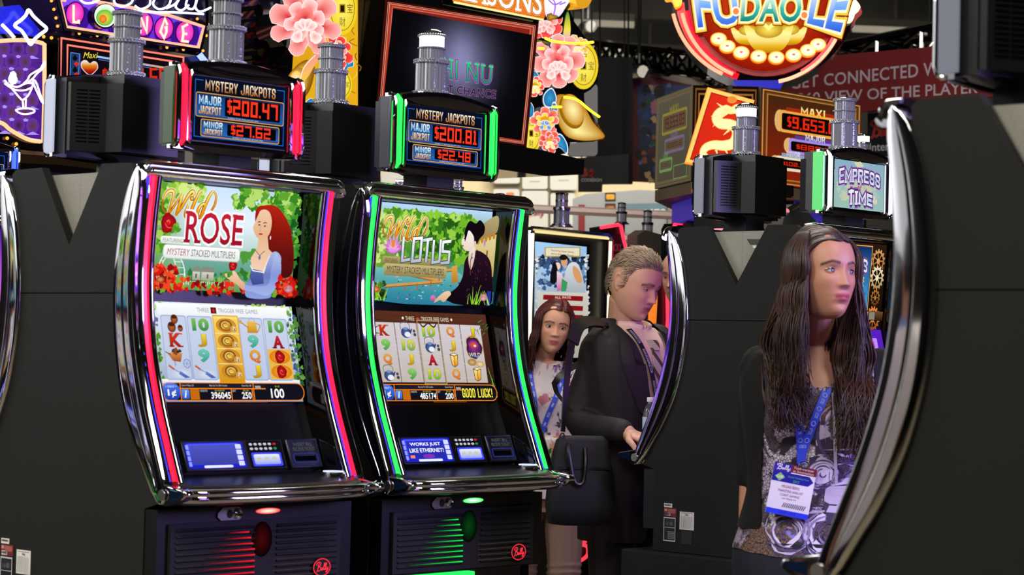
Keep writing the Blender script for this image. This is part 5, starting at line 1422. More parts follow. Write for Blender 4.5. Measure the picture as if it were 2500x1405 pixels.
# left board, with the black ribbed edge seen from its side
LB = [(878, -60), (700, -60), (688, -10), (690, 30), (680, 60), (684, 92), (700, 112), (724, 132), (735, 160), (722, 184), (712, 215), (716, 252), (736, 276), (878, 290)]
lb = s.slab('flower_board', LB, -.14, -.01, M_GLOSS)
m = MB()
rib = spline([(690, -60), (700, -20), (686, 20), (690, 60), (683, 100), (700, 122), (728, 136), (738, 168), (715, 200)], 3)
mb_ = MB()
for i, (u, v) in enumerate(rib):
    if i % 2: continue
    p0, p1 = s.P(u + 6, v, -.14), s.P(u + 6, v, -.40 if i < 16 else -.3)
    mb_.tube([p0, p1], .030, 8)
mb_.build('ribbed_edge', M_GLOSS, s.t)
a = s.art(-.008)
a.poly([(877, -58), (730, -58), (715, 200), (720, 262), (740, 272), (877, 286)], ('#e8b020', '#c88a14', '#e0a81c'))
rd = random.Random(3)
for i in range(46):
    u, v = rd.uniform(790, 874), rd.uniform(60, 280); a.stroke(spline([(u, v), (u + rd.uniform(-12, 12), v + 8), (u + rd.uniform(-8, 8), v + 18)], 4), 2.4, rd.choice(['#8a5a0c', '#f0c840', '#a8700c']))
coin(a, 838, 20, 36, 66); coin(a, 836, 206, 26, 38)
a.fan((732, 175), spline([(700, 196), (726, 160), (752, 146), (770, 160), (762, 210), (744, 240), (722, 250), (708, 230)], 4, True), '#f0b83a', '#7a4a08'); a.ell(726, 206, 26, 42, '#ffe890', 24, .25, '#b8780c'); a.ell(722, 198, 15, 26, '#fff8d8', 20, .25, '#f0c040')
a.poly(spline([(738, 200), (745, 160), (770, 134), (790, 128), (770, 160), (752, 190)], 4, True), ('#f08a90', '#f0c83a')); a.stroke(spline([(734, 212), (742, 168), (772, 134)], 4), 2, '#fff0ec')
for P_ in ([(766, 112), (790, 108), (800, 124), (776, 128)], [(842, 150), (858, 138), (866, 160), (850, 166), (844, 178)], [(834, 240), (852, 250), (862, 272), (840, 270)], [(748, 250), (764, 240), (770, 262)]): leaf(a, P_)
peony(a, 826, 130, 38, 4, (('#d81820', '#f84a40'), ('#f04038', '#ffb0a0'), ('#f0d030', '#fff8b0')), '#f0b020')
peony(a, 752, 60, 80, 6)
a.build('flower_picture', lb, 1.1)
s.slab('shelf', [(880, 312), (1276, 366), (1394, 392), (1392, 428), (1300, 432), (880, 372)], -.35, .08, M_GLOSS)
s.slab('side_cheek', [(880, -60), (931, -60), (930, 0), (905, 306), (884, 300)], -.16, -.1, mat('smoky_gold', '#5a4414', .15, .6))
s.post(1166, 400, .05, .05, -.2, 'column')
s.post(960, 350, .06, .06, -.2, 'column')

# ---- the round red sign
s = Sign('round_sign', 'round red sign with neon rim, gold ingots and blue-green lettering', 'neon sign', (1865, 80), 10.6, (-.08, -1, 0))
circ = lambda cx, cy, rx, ry, a0, a1, n: [(cx + rx * cos(R(lerp(a0, a1, i / n))), cy + ry * sin(R(lerp(a0, a1, i / n)))) for i in range(n + 1)]
s.slab('drum', circ(1866, -10, 226, 214, -180, 180, 48)[:-1], -.35, -.02, M_GLOSS)
s.slab('red_disc', circ(1866, -6, 186, 194, -180, 180, 48)[:-1], -.02, .02, mat('sign_red', '#a81408', .35))
dk = s.slab('picture_disc', circ(1866, -8, 178, 186, -180, 180, 48)[:-1], .02, .025, mat('sign_red2', '#a02010', .4))
a = s.art(.026)
a.ell(1866, -8, 176, 184, '#e04a18', 40, 0, '#8a1206')
for cx, cy, w, h in ((1828, 82, 46, 28), (1926, 80, 46, 30), (1876, 84, 62, 44)):
    a.poly(spline([(cx - w, cy - h * .8), (cx - w * .6, cy - h * .2), (cx, cy - h * .1), (cx + w * .6, cy - h * .2), (cx + w, cy - h * .8), (cx + w * .8, cy + h * .4), (cx + w * .4, cy + h), (cx - w * .4, cy + h), (cx - w * .8, cy + h * .4)], 3, True), ('#d8a010', '#f8d840', '#fff8b0', '#e8b820', '#b87a08'))
    a.ell(cx, cy - h * .2, w * .55, h * .45, '#f8e060', 20, 0, '#b88a10')
a.poly([(1858, 62), (1876, 76), (1894, 62), (1884, 58), (1876, 66), (1868, 58)], '#fff08a')
a.ell(1866, -40, 60, 40, '#ffe060', 24, 0, '#f0a010')
a.build('disc_picture', dk, 1.15)
def face(name, txt, quad, cols):
    f = s.slab(name, [(quad[0][0] - 8, quad[0][1] - 8), (quad[1][0] + 8, quad[1][1] - 8), (quad[2][0] + 8, quad[2][1] + 9), (quad[3][0] - 8, quad[3][1] + 9)], .025, .06, mat('sign_red', '#a81408', .35)) if False else None
    a.text(txt, 0, 0, 1, 1, cols, .02, 0, 1.0, [('#6a1408', .10), ('#ffc840', .075), ('#fff6d0', .04)], wq(*quad), slab=False)
a = s.art(.065)
face('letter_board', 'FU', ((1688, -40), (1796, -8), (1806, 62), (1704, 74)), ('#ffffff', '#6aa8ff', '#2a5ad0'))
face('letter_board', 'DAO', ((1812, -12), (1958, -12), (1952, 60), (1806, 58)), ('#e8fff0', '#3ab8a0', '#0c7a6a'))
face('letter_board', 'LE', ((1982, -10), (2086, -48), (2050, 84), (1968, 62)), ('#ffffff', '#6aa8ff', '#2a5ad0'))
for u, v in ((1796, 33), (1962, 42)): a.ell(u, v, 11, 12, '#fff6e0', 16); a.ell(u, v, 7.5, 8, '#f08a4a', 14)
a.build('lettering', s.t, 1.15)
for u, v in ((1754, 100), (1775, 118), (1809, 133), (1851, 142), (1894, 145), (1936, 139), (1971, 128), (1995, 114)):
    c = s.slab('coin_light', circ(u, v, 20, 15.5, -180, 180, 20)[:-1], .026, .07, mat('coin_rim', '#f07a20', .3, emit='#ff7a18', power=1.2))
    a = s.art(.071); a.ell(u, v, 18, 13.5, '#fffbe8', 20, 0, '#ffd070'); a.ell(u, v - 1, 4.5, 3, '#b87a30', 10); a.build('coin_face', c, 1.7)
for c, r1, r2, a0, a1 in (('#ff5a50', 222, 212, 168, 116), ('#ff5a50', 205, 206, 168, 112)):
    s.tube('rim_neon', circ(1866 - (r1 - 205) * .3, -8, r1, r2, a0, a1, 20), .03, .009, NEON('#ff8a6a', 2.4))
s.tube('rim_neon', circ(1866, -8, 200, 212, 30, 80, 18), .03, .009, NEON('#ff9a78', 2.4))
s.tube('rim_neon', circ(1866, -4, 190, 204, 28, 62, 14), .03, .008, NEON('#ff4a50', 2.0))
s.slab('red_rim', circ(1866, -8, 216, 213, 176, 108, 20) + circ(1866, -8, 196, 198, 108, 176, 20), -.015, 0, mat('rim_crimson', '#c00820', .15, emit='#ff0828', power=.5))
s.tube('red_backlight', circ(1866, -8, 190, 204, 170, 112, 20), .01, .012, NEON('#ff1030', 1.6))
s.slab('cloud_knob', spline([(1618, -30), (1645, -14), (1662, -4), (1664, 14), (1650, 22), (1640, 4), (1624, 2)], 4, True), -.02, .06, mat('lit_amber', '#f0a030', .3, emit='#ff9a20', power=1.3))
s.slab('cloud_knob', spline([(2062, 44), (2074, 20), (2084, 4), (2098, 22), (2086, 36), (2080, 52), (2066, 56)], 4, True), -.02, .06, mat('lit_cream', '#fff0c0', .3, emit='#fff0b8', power=1.6))
s.slab('cloud_rim', spline([(2050, 56), (2070, 12), (2084, -8), (2106, 26), (2092, 46), (2084, 62), (2060, 68)], 4, True), -.1, -.03, mat('sign_red', '#a81408', .35))
s.slab('blue_foot', [(1790, 196), (1915, 196), (1905, 216), (1800, 214)], -.2, 0, mat('blue_foot', '#1a20a0', .2, emit='#3030ff', power=.25))
s.post(1850, 206, .12, .12, -.1)
# ---- jackpot boxes beneath it
C1, C2 = at(1693, 208, 10.2), at(1852, 208, 10.2)
LF, RF = at(1604, 246, 10.78), None
t = thing('jackpot_box', 'brown faceted box with three jackpot boards under the round red sign', 'jackpot display', (C1.x, C1.y, 0), 0)
def board(p, q, zt, zb, draw, mcol, name):
    d = V((q.x - p.x, q.y - p.y, 0)); n = V((d.y, -d.x, 0)).normalized()
    if n.dot(EYEP - p) < 0: n = -n
    o = V((p.x - C1.x, p.y - C1.y, zt))
    mb_ = MB()
    vs = []
    for k in (0, -.06):
        for e in (V((0, 0, 0)), d): 
            for z in (zt, zb): vs.append(tuple(V((o.x, o.y, z)) + e + n * k))
    mb_.add(vs, [(0, 1, 3, 2), (4, 6, 7, 5), (0, 2, 6, 4), (1, 5, 7, 3), (0, 4, 5, 1), (2, 3, 7, 6)])
    ob = mb_.build(name, mcol, t, smooth=False)
    a = Art(flat(o + n * .002, d, (0, 0, zb - zt), n))
    draw(a)
    a.build('board_picture', ob, 1.0)
ZT, ZB = C1.z, at(1693, 442, 10.2).z
def jb(a, amounts, bright):
    bg = ('#3a2410', '#5a2c10', '#8a2008') if bright else ('#55503f', '#4a4538')
    a.rect(0, 0, 1, 1, bg)
    for k, c in ((.02, '#c8904a'), (.045, '#6a3c18'), (.06, '#b07a3a')): a.stroke([(k, k), (1 - k, k), (1 - k, 1 - k), (k, 1 - k)], .012, c if bright else '#6a5a40', True)
    rows = ((.18, .20, .68, .235, 'MAXI', '#f0a848'), (.27, .485, .54, .165, 'MAJOR', '#a88ae0'), (.14, .69, .36, .15, 'MINOR', '#e8d8b8'))
    for (u, v, w, h, nm, c), amt in zip(rows, amounts):
        if not bright: c = {'MAXI': '#8a7a30', 'MAJOR': '#70607a', 'MINOR': '#6a8a50'}[nm]
        if bright: a.ell(u, v + h / 2, .05, h * .5, '#e0b070', 16); a.ell(u + w, v + h / 2, .05, h * .5, '#e0b070', 16)
        a.rrect(u, v, w, h, .03, c); a.rrect(u + .02, v + .03, w - .04, h - .06, .02, '#0a0604' if bright else bg[0])
        a.rect(u + .06, v - .035, w - .12, .04, '#a02a10' if nm == 'MAXI' else '#5a3a8a' if nm == 'MAJOR' else '#8a9ab0') if bright else None
        a.block(nm, u + w * .3, v - .06, w * .36, .08 if h > .2 else .06, ('#fff8a0', '#f0b020') if nm == 'MAXI' and bright else ('#ffffff', '#c8c8e8') if bright else c, .26, .25, serif=.15)
        a.leds(amt, u + .07, v + .055, w - .12, h - .11, '#e82a10' if bright else '#5a2418')
    if not bright: a.stroke([(.55, .8), (.9, .8), (.9, .94), (.55, .94)], .012, '#6a8a50', True)
board(LF, C1, ZT, ZB, lambda a: jb(a, ('$9,653.03', '$889.6', '$102.1'), False), mat('box_brown', '#4a4234', .5), 'dim_board')
board(C1, C2, ZT, ZB, lambda a: (a.rect(0, 0, 1, 1, ('#140c08', '#1c100a')), [a.stroke([(k, k), (1 - k, k), (1 - k, 1 - k), (k, 1 - k)], .02, c, True) for k, c in ((.04, '#7a4a20'), (.09, '#9a6430'))]), mat('box_dark', '#1c120c', .4), 'middle_board')
CR_ = C2 + EX * .86
board(C2 + EX * .02, CR_, ZT, ZB, lambda a: jb(a, ('$9,653.03', '$889.06', '$102.14'), True), mat('box_brown', '#4a4234', .5), 'bright_board')
def floor_poly(name, pts, z0, z1, m, parent, off):
    return MB().prism([(p.x - off.x, p.y - off.y) for p in pts], z0, z1, 'z').build(name, m, parent, smooth=False)
inb = C1.lerp(C2, .5) + V((0, 1.3, 0))
floor_poly('casing', [LF, C1, C2, CR_, CR_ + V((-.3, .9, 0)), LF + V((.2, .9, 0))], ZB - .06, ZB - .005, mat('box_trim', '#6a5a48', .4), t, C1)
floor_poly('purple_underside', [LF + V((.1, .2, 0)), C1 + V((.05, .1, 0)), C2 + V((0, .1, 0)), CR_ + V((-.1, .1, 0)), CR_ + V((-.3, .7, 0)), LF + V((.2, .7, 0))], ZB - .16, ZB - .06, mat('violet_under', '#4a40a0', .5, emit='#5a48ff', power=.22), t, C1)
floor_poly('column', [C1 + V((.02, .45, 0)), C1 + V((.34, .45, 0)), C1 + V((.34, .8, 0)), C1 + V((.02, .8, 0))], 0, ZB - .16, M_MATTE, t, C1)
# ---- the tilted red dragon card
s = Sign('dragon_card', 'tilted red card with a pale gold dragon hung before the jackpot box', 'sign', (1757, 310), 10.0, (-.02, -1, 0))
cd = s.slab('card', [(1728, 213), (1842, 245), (1795, 424), (1672, 398)], -.05, 0, mat('lit_orange_edge', '#ff9a3a', .4, emit='#ff8a2a', power=.9))
a = s.art(.002)
a.poly([(1730, 216), (1839, 247), (1792, 420), (1675, 395)], '#ffce6a'); a.poly([(1736, 225), (1831, 252), (1788, 411), (1684, 390)], '#a81810'); a.poly([(1738, 228), (1828, 254), (1786, 408), (1687, 388)], ('#d82a18', '#f0401c', '#c01c10'))
a.ell(1787, 244, 12, 9, '#e88a3a', 14)
DR = [(1800, 282), (1812, 276), (1816, 264), (1800, 262), (1788, 270), (1772, 268), (1756, 276), (1750, 290), (1760, 302), (1780, 304), (1796, 312), (1800, 330), (1790, 350), (1766, 356), (1744, 354), (1724, 360), (1716, 374), (1724, 384), (1712, 384), (1700, 392)]
dp_ = spline(DR, 4)
wd = [lerp(6, 24, min(1, i / 30)) if i < 50 else lerp(24, 5, (i - 50) / (len(dp_) - 50)) for i in range(len(dp_))]
a.stroke(dp_, [w_ + 3 for w_ in wd], '#ffb03a'); a.stroke(dp_, wd, '#fff0b0')
for u, v, q, r_ in ((1764, 262, -14, -10), (1752, 284, -16, 0), (1780, 318, -14, 12), (1800, 338, 10, 12), (1748, 366, 4, 14), (1770, 364, 8, 16), (1816, 262, 8, -10), (1800, 268, 6, -14)): a.stroke([(u, v), (u + q, v + r_)], [6, 1], '#ffe89a')
a.blob(1804, 272, 14, '#fff4c0', 5, 20, .35); [a.stroke(spline([(1790, 268), (1774 - 4 * q, 258 + 8 * q), (1760 - 5 * q, 262 + 12 * q)], 4), [5 - .5 * j for j in range(9)], '#ffe89a') for q in range(5)]; a.ell(1804, 269, 1.6, 1.6, '#a81810', 8)
a.build('card_picture', cd, 1.15)
s.slab('hanger', [(1780, 205), (1790, 205), (1790, 250), (1780, 250)], -.21, -.05, M_MATTE)
# ------------------------------------------------------------------ the further stands of the show
BD = V((-.425, .905, 0)); BN = V((-.905, -.425, 0))
s = Sign('overhead_banner', 'dark red overhead banner with large pale lettering about the player', 'banner', (2200, 180), 13.0, BN)
bn = s.slab('fabric', [(1850, 168), (2000, 138), (2300, 112), (2462, 92), (2462, 232), (2300, 248), (2118, 272), (1850, 300)], -.03, 0, mat('banner_red', '#7a1c1e', .8, vary=.1, vscale=2))
a = s.art(.002)
a.text('GET CONNECTED WITH', 0, 0, 1, 1, '#c8b8c4', .012, 0, 1.05, None, wq((1931, 190), (2352, 143), (2352, 178), (1931, 218)))
a.text('360 VIEW OF THE PLAYER', 0, 0, 1, 1, '#c8b8c4', .012, 0, 1.0, None, wq((1948, 228), (2388, 198), (2388, 228), (1948, 254)))
a.build('lettering', bn, m=painted(.7))
for u in (1990, 2440): s.tube('hanging_wire', [(u, 130), (u, -300)], -.02, .006, M_MATTE)
s = Sign('name_board', 'dark board with red script and white lettering under the red banner', 'sign', (2200, 330), 13.2, BN)
nb = s.slab('panel', [(2118, 276), (2330, 256), (2330, 390), (2118, 386)], -.06, 0, mat('board_navy', '#14151f', .6))
a = s.art(.002)
a.stroke([(2118, 275), (2330, 255)], 7, '#b8b0b4'); script_logo(a, 2122, 292, 66, 50, '#a8382c', 6); a.text('International', 0, 0, 1, 1, '#d8d4d8', .01, 0, 1, None, wq((2124, 350), (2250, 342), (2250, 364), (2124, 370))); a.stroke([(2118, 386), (2330, 389)], 8, '#c8c4c4')
a.build('lettering', nb, m=painted(.7))
s.post(2300, 385, .1, .1, -.06)
def truss(label, a0, a1, b0, b1, n, dep, wire):
    """lattice beam: upper chord a0-a1, lower chord b0-b1"""
    t = thing('lighting_truss', label, 'truss', (0, 0, 0))
    m = MB()
    nv = V((a1 - a0).cross(V((0, 0, 1)))).normalized() * dep
    for p, q in ((a0, a1), (b0, b1), (a0 + nv, a1 + nv), (b0 + nv, b1 + nv)): m.tube([p, q], .028, 6)
    for i in range(n):
        f = lambda p, q, k: p.lerp(q, k / n)
        for o in (V((0, 0, 0)), nv):
            m.tube([f(a0, a1, i) + o, f(b0, b1, i + 1) + o], .014, 5).tube([f(b0, b1, i) + o, f(a0, a1, i + 1) + o], .014, 5).tube([f(a0, a1, i) + o, f(b0, b1, i) + o], .016, 5)
        m.tube([f(a0, a1, i), f(a0, a1, i) + nv], .014, 5).tube([f(b0, b1, i), f(b0, b1, i) + nv], .014, 5)
    m.build('lattice', M_GLOSS, t)
    for p in wire:
        MB().tube([p, V((p.x, p.y, 6.1))], .012, 5).build('hanging_wire', M_MATTE, t)
    return t
T0 = at(2290, 62, 13.6); T1 = T0 + BD * 6.0
dz = V((0, 0, at(2290, 128, 13.6).z - T0.z))
truss('black lattice truss above the red banner', T0 - BD * .8, T1, T0 - BD * .8 + dz, T1 + dz, 14, .3, (T0, T1))
q0, q1 = at(1420, 100, 17), at(1720, 132, 15.5)
truss('black lattice truss left of the round sign', q0, q1, q0 + V((0, 0, -.14)), q1 + V((0, 0, -.16)), 9, .3, (q0, q1))
for i, (u, v, y) in enumerate(((1245 + 190, 62, 16.8), (1560, 172, 15.4), (2268, 115, 13.9))):
    p = at(u, v, y)
    t = thing('stage_lamp', ['dark stage lamp on a pipe right of the flower sign', 'small stage lamp under the left truss', 'small bright stage lamp clamped to the right truss'][i], 'lamp', (p.x, p.y, p.z))
    MB().tube([(0, 0, .05), (0, 0, .12)], .012, 6).tube([(-.02, .1, 0), (.02, -.1, -.02)], .05, 10).build('body', M_BLACK, t)
    MB().tube([(.021, -.1, -.02), (.023, -.105, -.021)], .044, 10).build('lens', lit('#fff6e0', 2.5 if i == 2 else .5), t)
    MB().tube([(0, 0, .12), (0, 0, 6.1 - p.z)], .008, 5).build('hanging_rod', M_MATTE, t)
s = Sign('black_partition', 'tall black textured partition between the flower sign and the red poster', 'partition', (1500, 300), 15.0, (0, -1, 0))
s.slab('panel', [(1455, 140), (1545, 140), (1545, 448), (1455, 448)], -.1, 0, mat('acoustic_black', '#121216', .8, bump=1, scale=14))
for u in (1465, 1535): s.tube('hanging_wire', [(u, 150), (u, -900)], -.05, .006, M_MATTE)
s = Sign('black_partition', 'black textured partition behind the purple lounge sign', 'partition', (580, 100), 12.0, (0, -1, 0))
s.slab('panel', [(470, -120), (860, -120), (860, 1430), (470, 1430)], -.1, 0, mat('acoustic_black', '#121216', .8, bump=1, scale=14))
s = Sign('red_poster', 'tall dark red poster with a blurred street picture, left of the jackpot box', 'poster', (1600, 300), 15.6, (.1, -1, 0))
po = s.slab('panel', [(1541, 160), (1720, 196), (1720, 452), (1541, 442)], -.06, 0, mat('poster_red', '#6a1a14', .6))
a = s.art(.002)
a.poly([(1541, 162), (1718, 198), (1718, 214), (1541, 176)], '#a89c88')
a.poly([(1556, 205), (1680, 208), (1680, 440), (1560, 440)], ('#3a4a78', '#2a2430', '#5a3418', '#1c2418'))
rd = random.Random(12)
for i in range(70): a.blob(rd.uniform(1558, 1640), rd.uniform(208, 440), rd.uniform(4, 12), rd.choice(['#3a4a88', '#c88a3a', '#20283a', '#a8602a', '#1a1418', '#6a80b8', '#2a5a2c', '#d8b070', '#5a2a20']), i, 10, .4)
a.ell(1610, 225, 14, 18, '#120c0c', 16); a.blob(1602, 262, 16, '#b87a8a', 3)
a.build('print', po, m=painted(.6))
for u in (1560, 1700): s.tube('hanging_wire', [(u, 200), (u, -900)], -.03, .006, M_MATTE)
# cream wall with cards
s = Sign('cream_wall', 'warm cream booth wall behind the machines, hung with white cards', 'booth wall', (1200, 500), 21.0, (0, -1, 0))
s.slab('panel', [(380, 398), (860, 398), (1420, 380), (1560, 430), (1760, 470), (1760, 1230), (380, 1230)], -.15, 0, mat('cream_paint', '#f2e2b8', .8))
for i, (u, v, w, h, word, lb) in enumerate((
        (1205, 362, 64, 86, 'SLOTS', 'white card directly right of the lotus topper, upper row'), (1275, 372, 62, 90, 'GAMES', 'white card in the upper row, second from the right'), (1343, 352, 66, 112, 'TIMELINE', 'rounded white card in the upper row with dark lettering'),
        (1204, 462, 64, 142, 'Bally', 'white card in the lower row with an orange mark, behind a lamp'), (1274, 466, 64, 140, 'Bally', 'white card in the lower row with a pale red script'), (1344, 472, 60, 136, 'Touch', 'white card in the lower row just right of the tiered lamp'),
        (1084, 448, 44, 120, 'Play', 'white card glimpsed left of the short lamp on the lotus machine'), (930, 420, 60, 110, 'Slots', 'white card glimpsed left of the lotus topper neck'))):
    c = Sign('logo_card', lb, 'card', (u, v), 20.8, (0, -1, 0), 'white cards on the cream wall')
    k = c.slab('board', [(p, q) for p, q in Art.rr(None, u, v, w, h, 6)], -.2, 0, M_WHITE)
    a = c.art(.003)
    if word == 'Bally': script_logo(a, u + w * .15, v + h * .28, w * .7, h * .2, '#d88a80', 3)
    else: a.text(word, u + w * .12, v + h * .5, w * .76, h * .14, '#5a5450' if i == 2 else '#c8bcae', .01)
    a.rect(u + w * .3, v + h * .78, w * .4, 2.4, '#b8b0a4')
    if i == 3: a.rrect(u + w * .5, v + 8, w * .3, 30, 4, '#e88a4a')
    a.build('print', k, m=painted(.6))
s = Sign('black_card', 'black card with small red script above white capitals', 'sign', (1450, 420), 14.9, (0, -1, 0))
k = s.slab('board', [(1412, 386), (1535, 376), (1535, 448), (1471, 450), (1470, 468), (1412, 468)], -.05, 0, mat('card_black', '#0c0c10', .6))
a = s.art(.003); script_logo(a, 1418, 412, 34, 22, '#c82a2a', 3); a.text('CODESIGN', 1419, 436, 50, 8, '#c8c4c4', .02); a.build('print', k, m=painted(.6))
for u in (1420, 1525): s.tube('hanging_wire', [(u, 390), (u, -900)], -.03, .005, M_MATTE)
s = Sign('grey_panel', 'rounded pale grey panel half hidden behind the gold ingot', 'panel', (1430, 300), 13.5, (0, -1, 0))
s.slab('board', Art.rr(None, 1385, 205, 74, 176, 10), -.06, 0, mat('pale_grey', '#8e8e90', .6)); [s.tube('hanging_wire', [(u, 215), (u, -900)], -.03, .005, M_MATTE) for u in (1400, 1445)]
s = Sign('games_booth', 'pale grey booth front lettered with a blue-grey band, behind the man in the suit', 'booth', (1520, 530), 17.5, (-.05, -1, 0))
k = s.slab('fascia', [(1398, 486), (1430, 474), (1560, 464), (1628, 467), (1628, 860), (1398, 860)], -.6, 0, mat('fascia_grey', '#8f9294', .6))
a = s.art(.003)
a.poly([(1522, 498), (1627, 496), (1627, 524), (1522, 524)], '#5a7480'); a.text('GAMES', 1530, 511, 94, 15, '#e0e4e4', .02)
for v, c in ((471, '#5a1414'), (497, '#6a1414')): a.rect(1477, v, 26, 21, '#201410'); a.rrect(1480, v + 4, 20, 12, 3, '#e0a01c' if v < 480 else c); a.text('LUCKY', 1481, v + 7, 18, 6, '#a81c10' if v < 480 else '#f0c020')
a.rect(1412, 500, 16, 80, '#7a1c20'); a.build('print', k, m=painted(.6))
s.slab('side_board', [(1630, 476), (1700, 470), (1700, 860), (1630, 860)], -.3, .02, mat('taupe', '#8a7468', .6))
s.post(1500, 800, 1.2, .4, -.3, 'counter', mat('fascia_grey', '#b4b6b4', .6))
s = Sign('handrail', 'long pale tubular rail crossing behind the tiered lamps', 'rail', (1480, 518), 12.6, (0, -1, 0))
s.tube('tube', [(1180, 505), (1700, 529)], 0, .026, mat('rail_white', '#cbb0a8', .35))
s.tube('lower_tube', [(1180, 566), (1700, 592)], 0, .03, mat('rail_white', '#cbb0a8', .35))
for u in (1268, 1660): s.post(u, 512, .05, .05, 0)

# ---- the straight machine behind the red-haired woman
s = Sign('slot_machine', 'straight upright slot machine in a chrome frame showing an embracing couple', 'slot machine', (1392, 575), 10.2)
cabp = [(1290, 560), (1298, 555), (1490, 573), (1497, 582), (1480, 1560), (1262, 1560)]
s.slab('cabinet', [(1279, 562), (1286, 552), (1488, 570), (1494, 580), (1478, 1560), (1252, 1560)], -.5, -.03, M_BLACK, bevel=.01)
for k, (r_, m_) in enumerate(((.02, M_CHROME),)):
    s.tube('chrome_frame', [(1284, 900), (1291, 640), (1293, 566), (1300, 558), (1487, 576), (1494, 586), (1490, 700), (1484, 900)], -.005, .012, M_CHROME)
s.tube('light_tube', [(1290, 860), (1297, 640), (1299, 570)], .004, .0075, NEON('#fff0d0', 1.7)); s.tube('light_tube', [(1306, 566), (1484, 583)], .004, .006, NEON('#ffe8a0', 1.0)); s.tube('light_tube', [(1489, 590), (1485, 700), (1481, 860)], .004, .0075, NEON('#fff0d0', 1.7))
sc_ = s.slab('screen', [(1306, 584), (1446, 598), (1440, 880), (1302, 880)], -.03, -.015, M_BEZEL)
a = s.art(-.012)
a.poly([(1311, 590), (1437, 603), (1434, 874), (1308, 874)], ('#a8d4f8', '#5a8ac8', '#2a4878', '#8a9aac', '#c0b8b0', '#a89c90'))
leaves(a, 1312, 622, 1436, 650, 30, 9, ['#2a3c5a', '#16243c', '#3a5078'], 51); leaves(a, 1312, 650, 1434, 705, 30, 9, ['#3a5a88', '#20385a', '#7090b8'], 52)
for u, w in ((1309, 10), (1427, 10)): leaves(a, u, 610, u + w, 870, 24, 5, ['#c8ccd0', '#a0a8b0', '#e0e4e6'], 53)
a.rrect(1328, 604, 88, 24, 2, '#b89850'); a.rrect(1331, 606, 82, 19, 2, '#e8e0c0')
a.text('Featuring Super Stacks', 0, 0, 1, 1, '#8a1c28', .01, 0, 1, None, wq((1344, 609), (1400, 614), (1400, 620), (1344, 615))); a.text('and an Enduring Bonus!', 0, 0, 1, 1, '#5a1c28', .01, 0, 1, None, wq((1344, 617), (1398, 622), (1398, 628), (1344, 623)))
a.poly(spline([(1398, 640), (1412, 650), (1424, 690), (1422, 712), (1378, 712), (1376, 680), (1384, 650)], 4, True), ('#d8dce0', '#a8b0b8')); a.poly(spline([(1398, 650), (1412, 660), (1420, 688), (1408, 690), (1398, 670)], 4, True), '#d89a68')
a.ell(1376, 640, 8, 12, '#d8a078', 16); a.ell(1374, 629, 10, 7, '#181414', 14); a.ell(1360, 650, 7, 9, '#f0d0c0', 14); a.poly(spline([(1352, 640), (1344, 660), (1342, 690), (1356, 690), (1360, 660)], 4, True), '#141018')
a.poly([(1358, 662), (1370, 670), (1384, 704), (1358, 712)], ('#e8e0e8', '#e880b0', '#d05a98')); a.poly([(1370, 680), (1384, 690), (1380, 712), (1368, 712)], '#3a9a5a')
a.poly([(1311, 712), (1434, 716), (1434, 874), (1308, 874)], ('#d0ccc0', '#a8a498'))
for v in (724, 748, 770, 800): a.poly([(1325, v - 4), (1422, v), (1421, v + 12), (1324, v + 8)], '#8a1418'); a.text('ALL PAYS', 1352, v, 40, 6, '#e0c8b0', .02)
a.build('picture', sc_, 1.0)
a = s.art(-.010)
for u_, v_, pts_, w_ in ((1388, 1288, [(.05, .35), (.15, .08), (.55, .0), (.95, .06), (.98, .28), (.62, .46), (.42, .5), (.78, .56), (.8, .82), (.45, 1.0), (.15, .92)], 9), (1388, 1288, [(.55, .05), (.38, .5), (.1, .98)], 9)): a.stroke(spline([(u_ + 62 * p, v_ + 84 * q) for p, q in pts_], 5), w_, '#ff3a4a')
a.build('script_letter', s.t, 1.3)
s.tube('door_knob', [(1443, 1330), (1444, 1336)], -.01, .008, M_CHROME)
def loose_candle(label, u, v0, v1, y, r, lit_=False, group='tiered lamps of far machines', dark=False, pole=False):
    """tiered lamp standing on a machine further back"""
    p, q = at(u, v1, y), at(u, v0, y)
    h = q.z - p.z
    t = thing('candle_lamp', label, 'lamp', (p.x, p.y, p.z), 0, group)
    MB().lathe([(r * 1.5, 0), (r * 1.5, h * .04), (r * 1.2, h * .07), (r * 1.2, h * .10)], seg=20).build('base_ring', M_GLOSS if dark else M_BUMPY, t)
    if pole: MB().lathe([(.02, -p.z), (.02, .01)], seg=12).build('pole', M_BLACK, t)
    MB().lathe([(r, h * .10), (r, h * .48)], seg=20).build('lens', M_CLEAR, t)
    MB().lathe([(r * 1.08, h * .48), (r * 1.1, h * .53), (r * 1.08, h * .57)], seg=20).build('bead_ring', M_BLACK if dark else M_BUMPY, t)
    MB().lathe([(r * .78, h * .57), (r * .78, h * .73)], seg=20).build('lens', M_CLEAR, t)
    MB().lathe([(r * .82, h * .73), (r * .82, h * .77)], seg=20).build('bead_ring', M_BLACK if dark else M_BUMPY, t)
    MB().lathe([(r * .78, h * .77), (r * .78, h * .92)], seg=20).build('lens', lit('#fffdf6', 2) if lit_ else M_CLEAR, t)
    MB().lathe([(r * .84, h * .92), (r * .8, h * .96), (r * .45, h * .99), (.001, h)], seg=20).build('cap', M_BLACK if dark else M_CHROME, t)
loose_candle('tiered lamp on top of the straight chrome-framed machine', 1370, 469, 556, 10.35, .038)
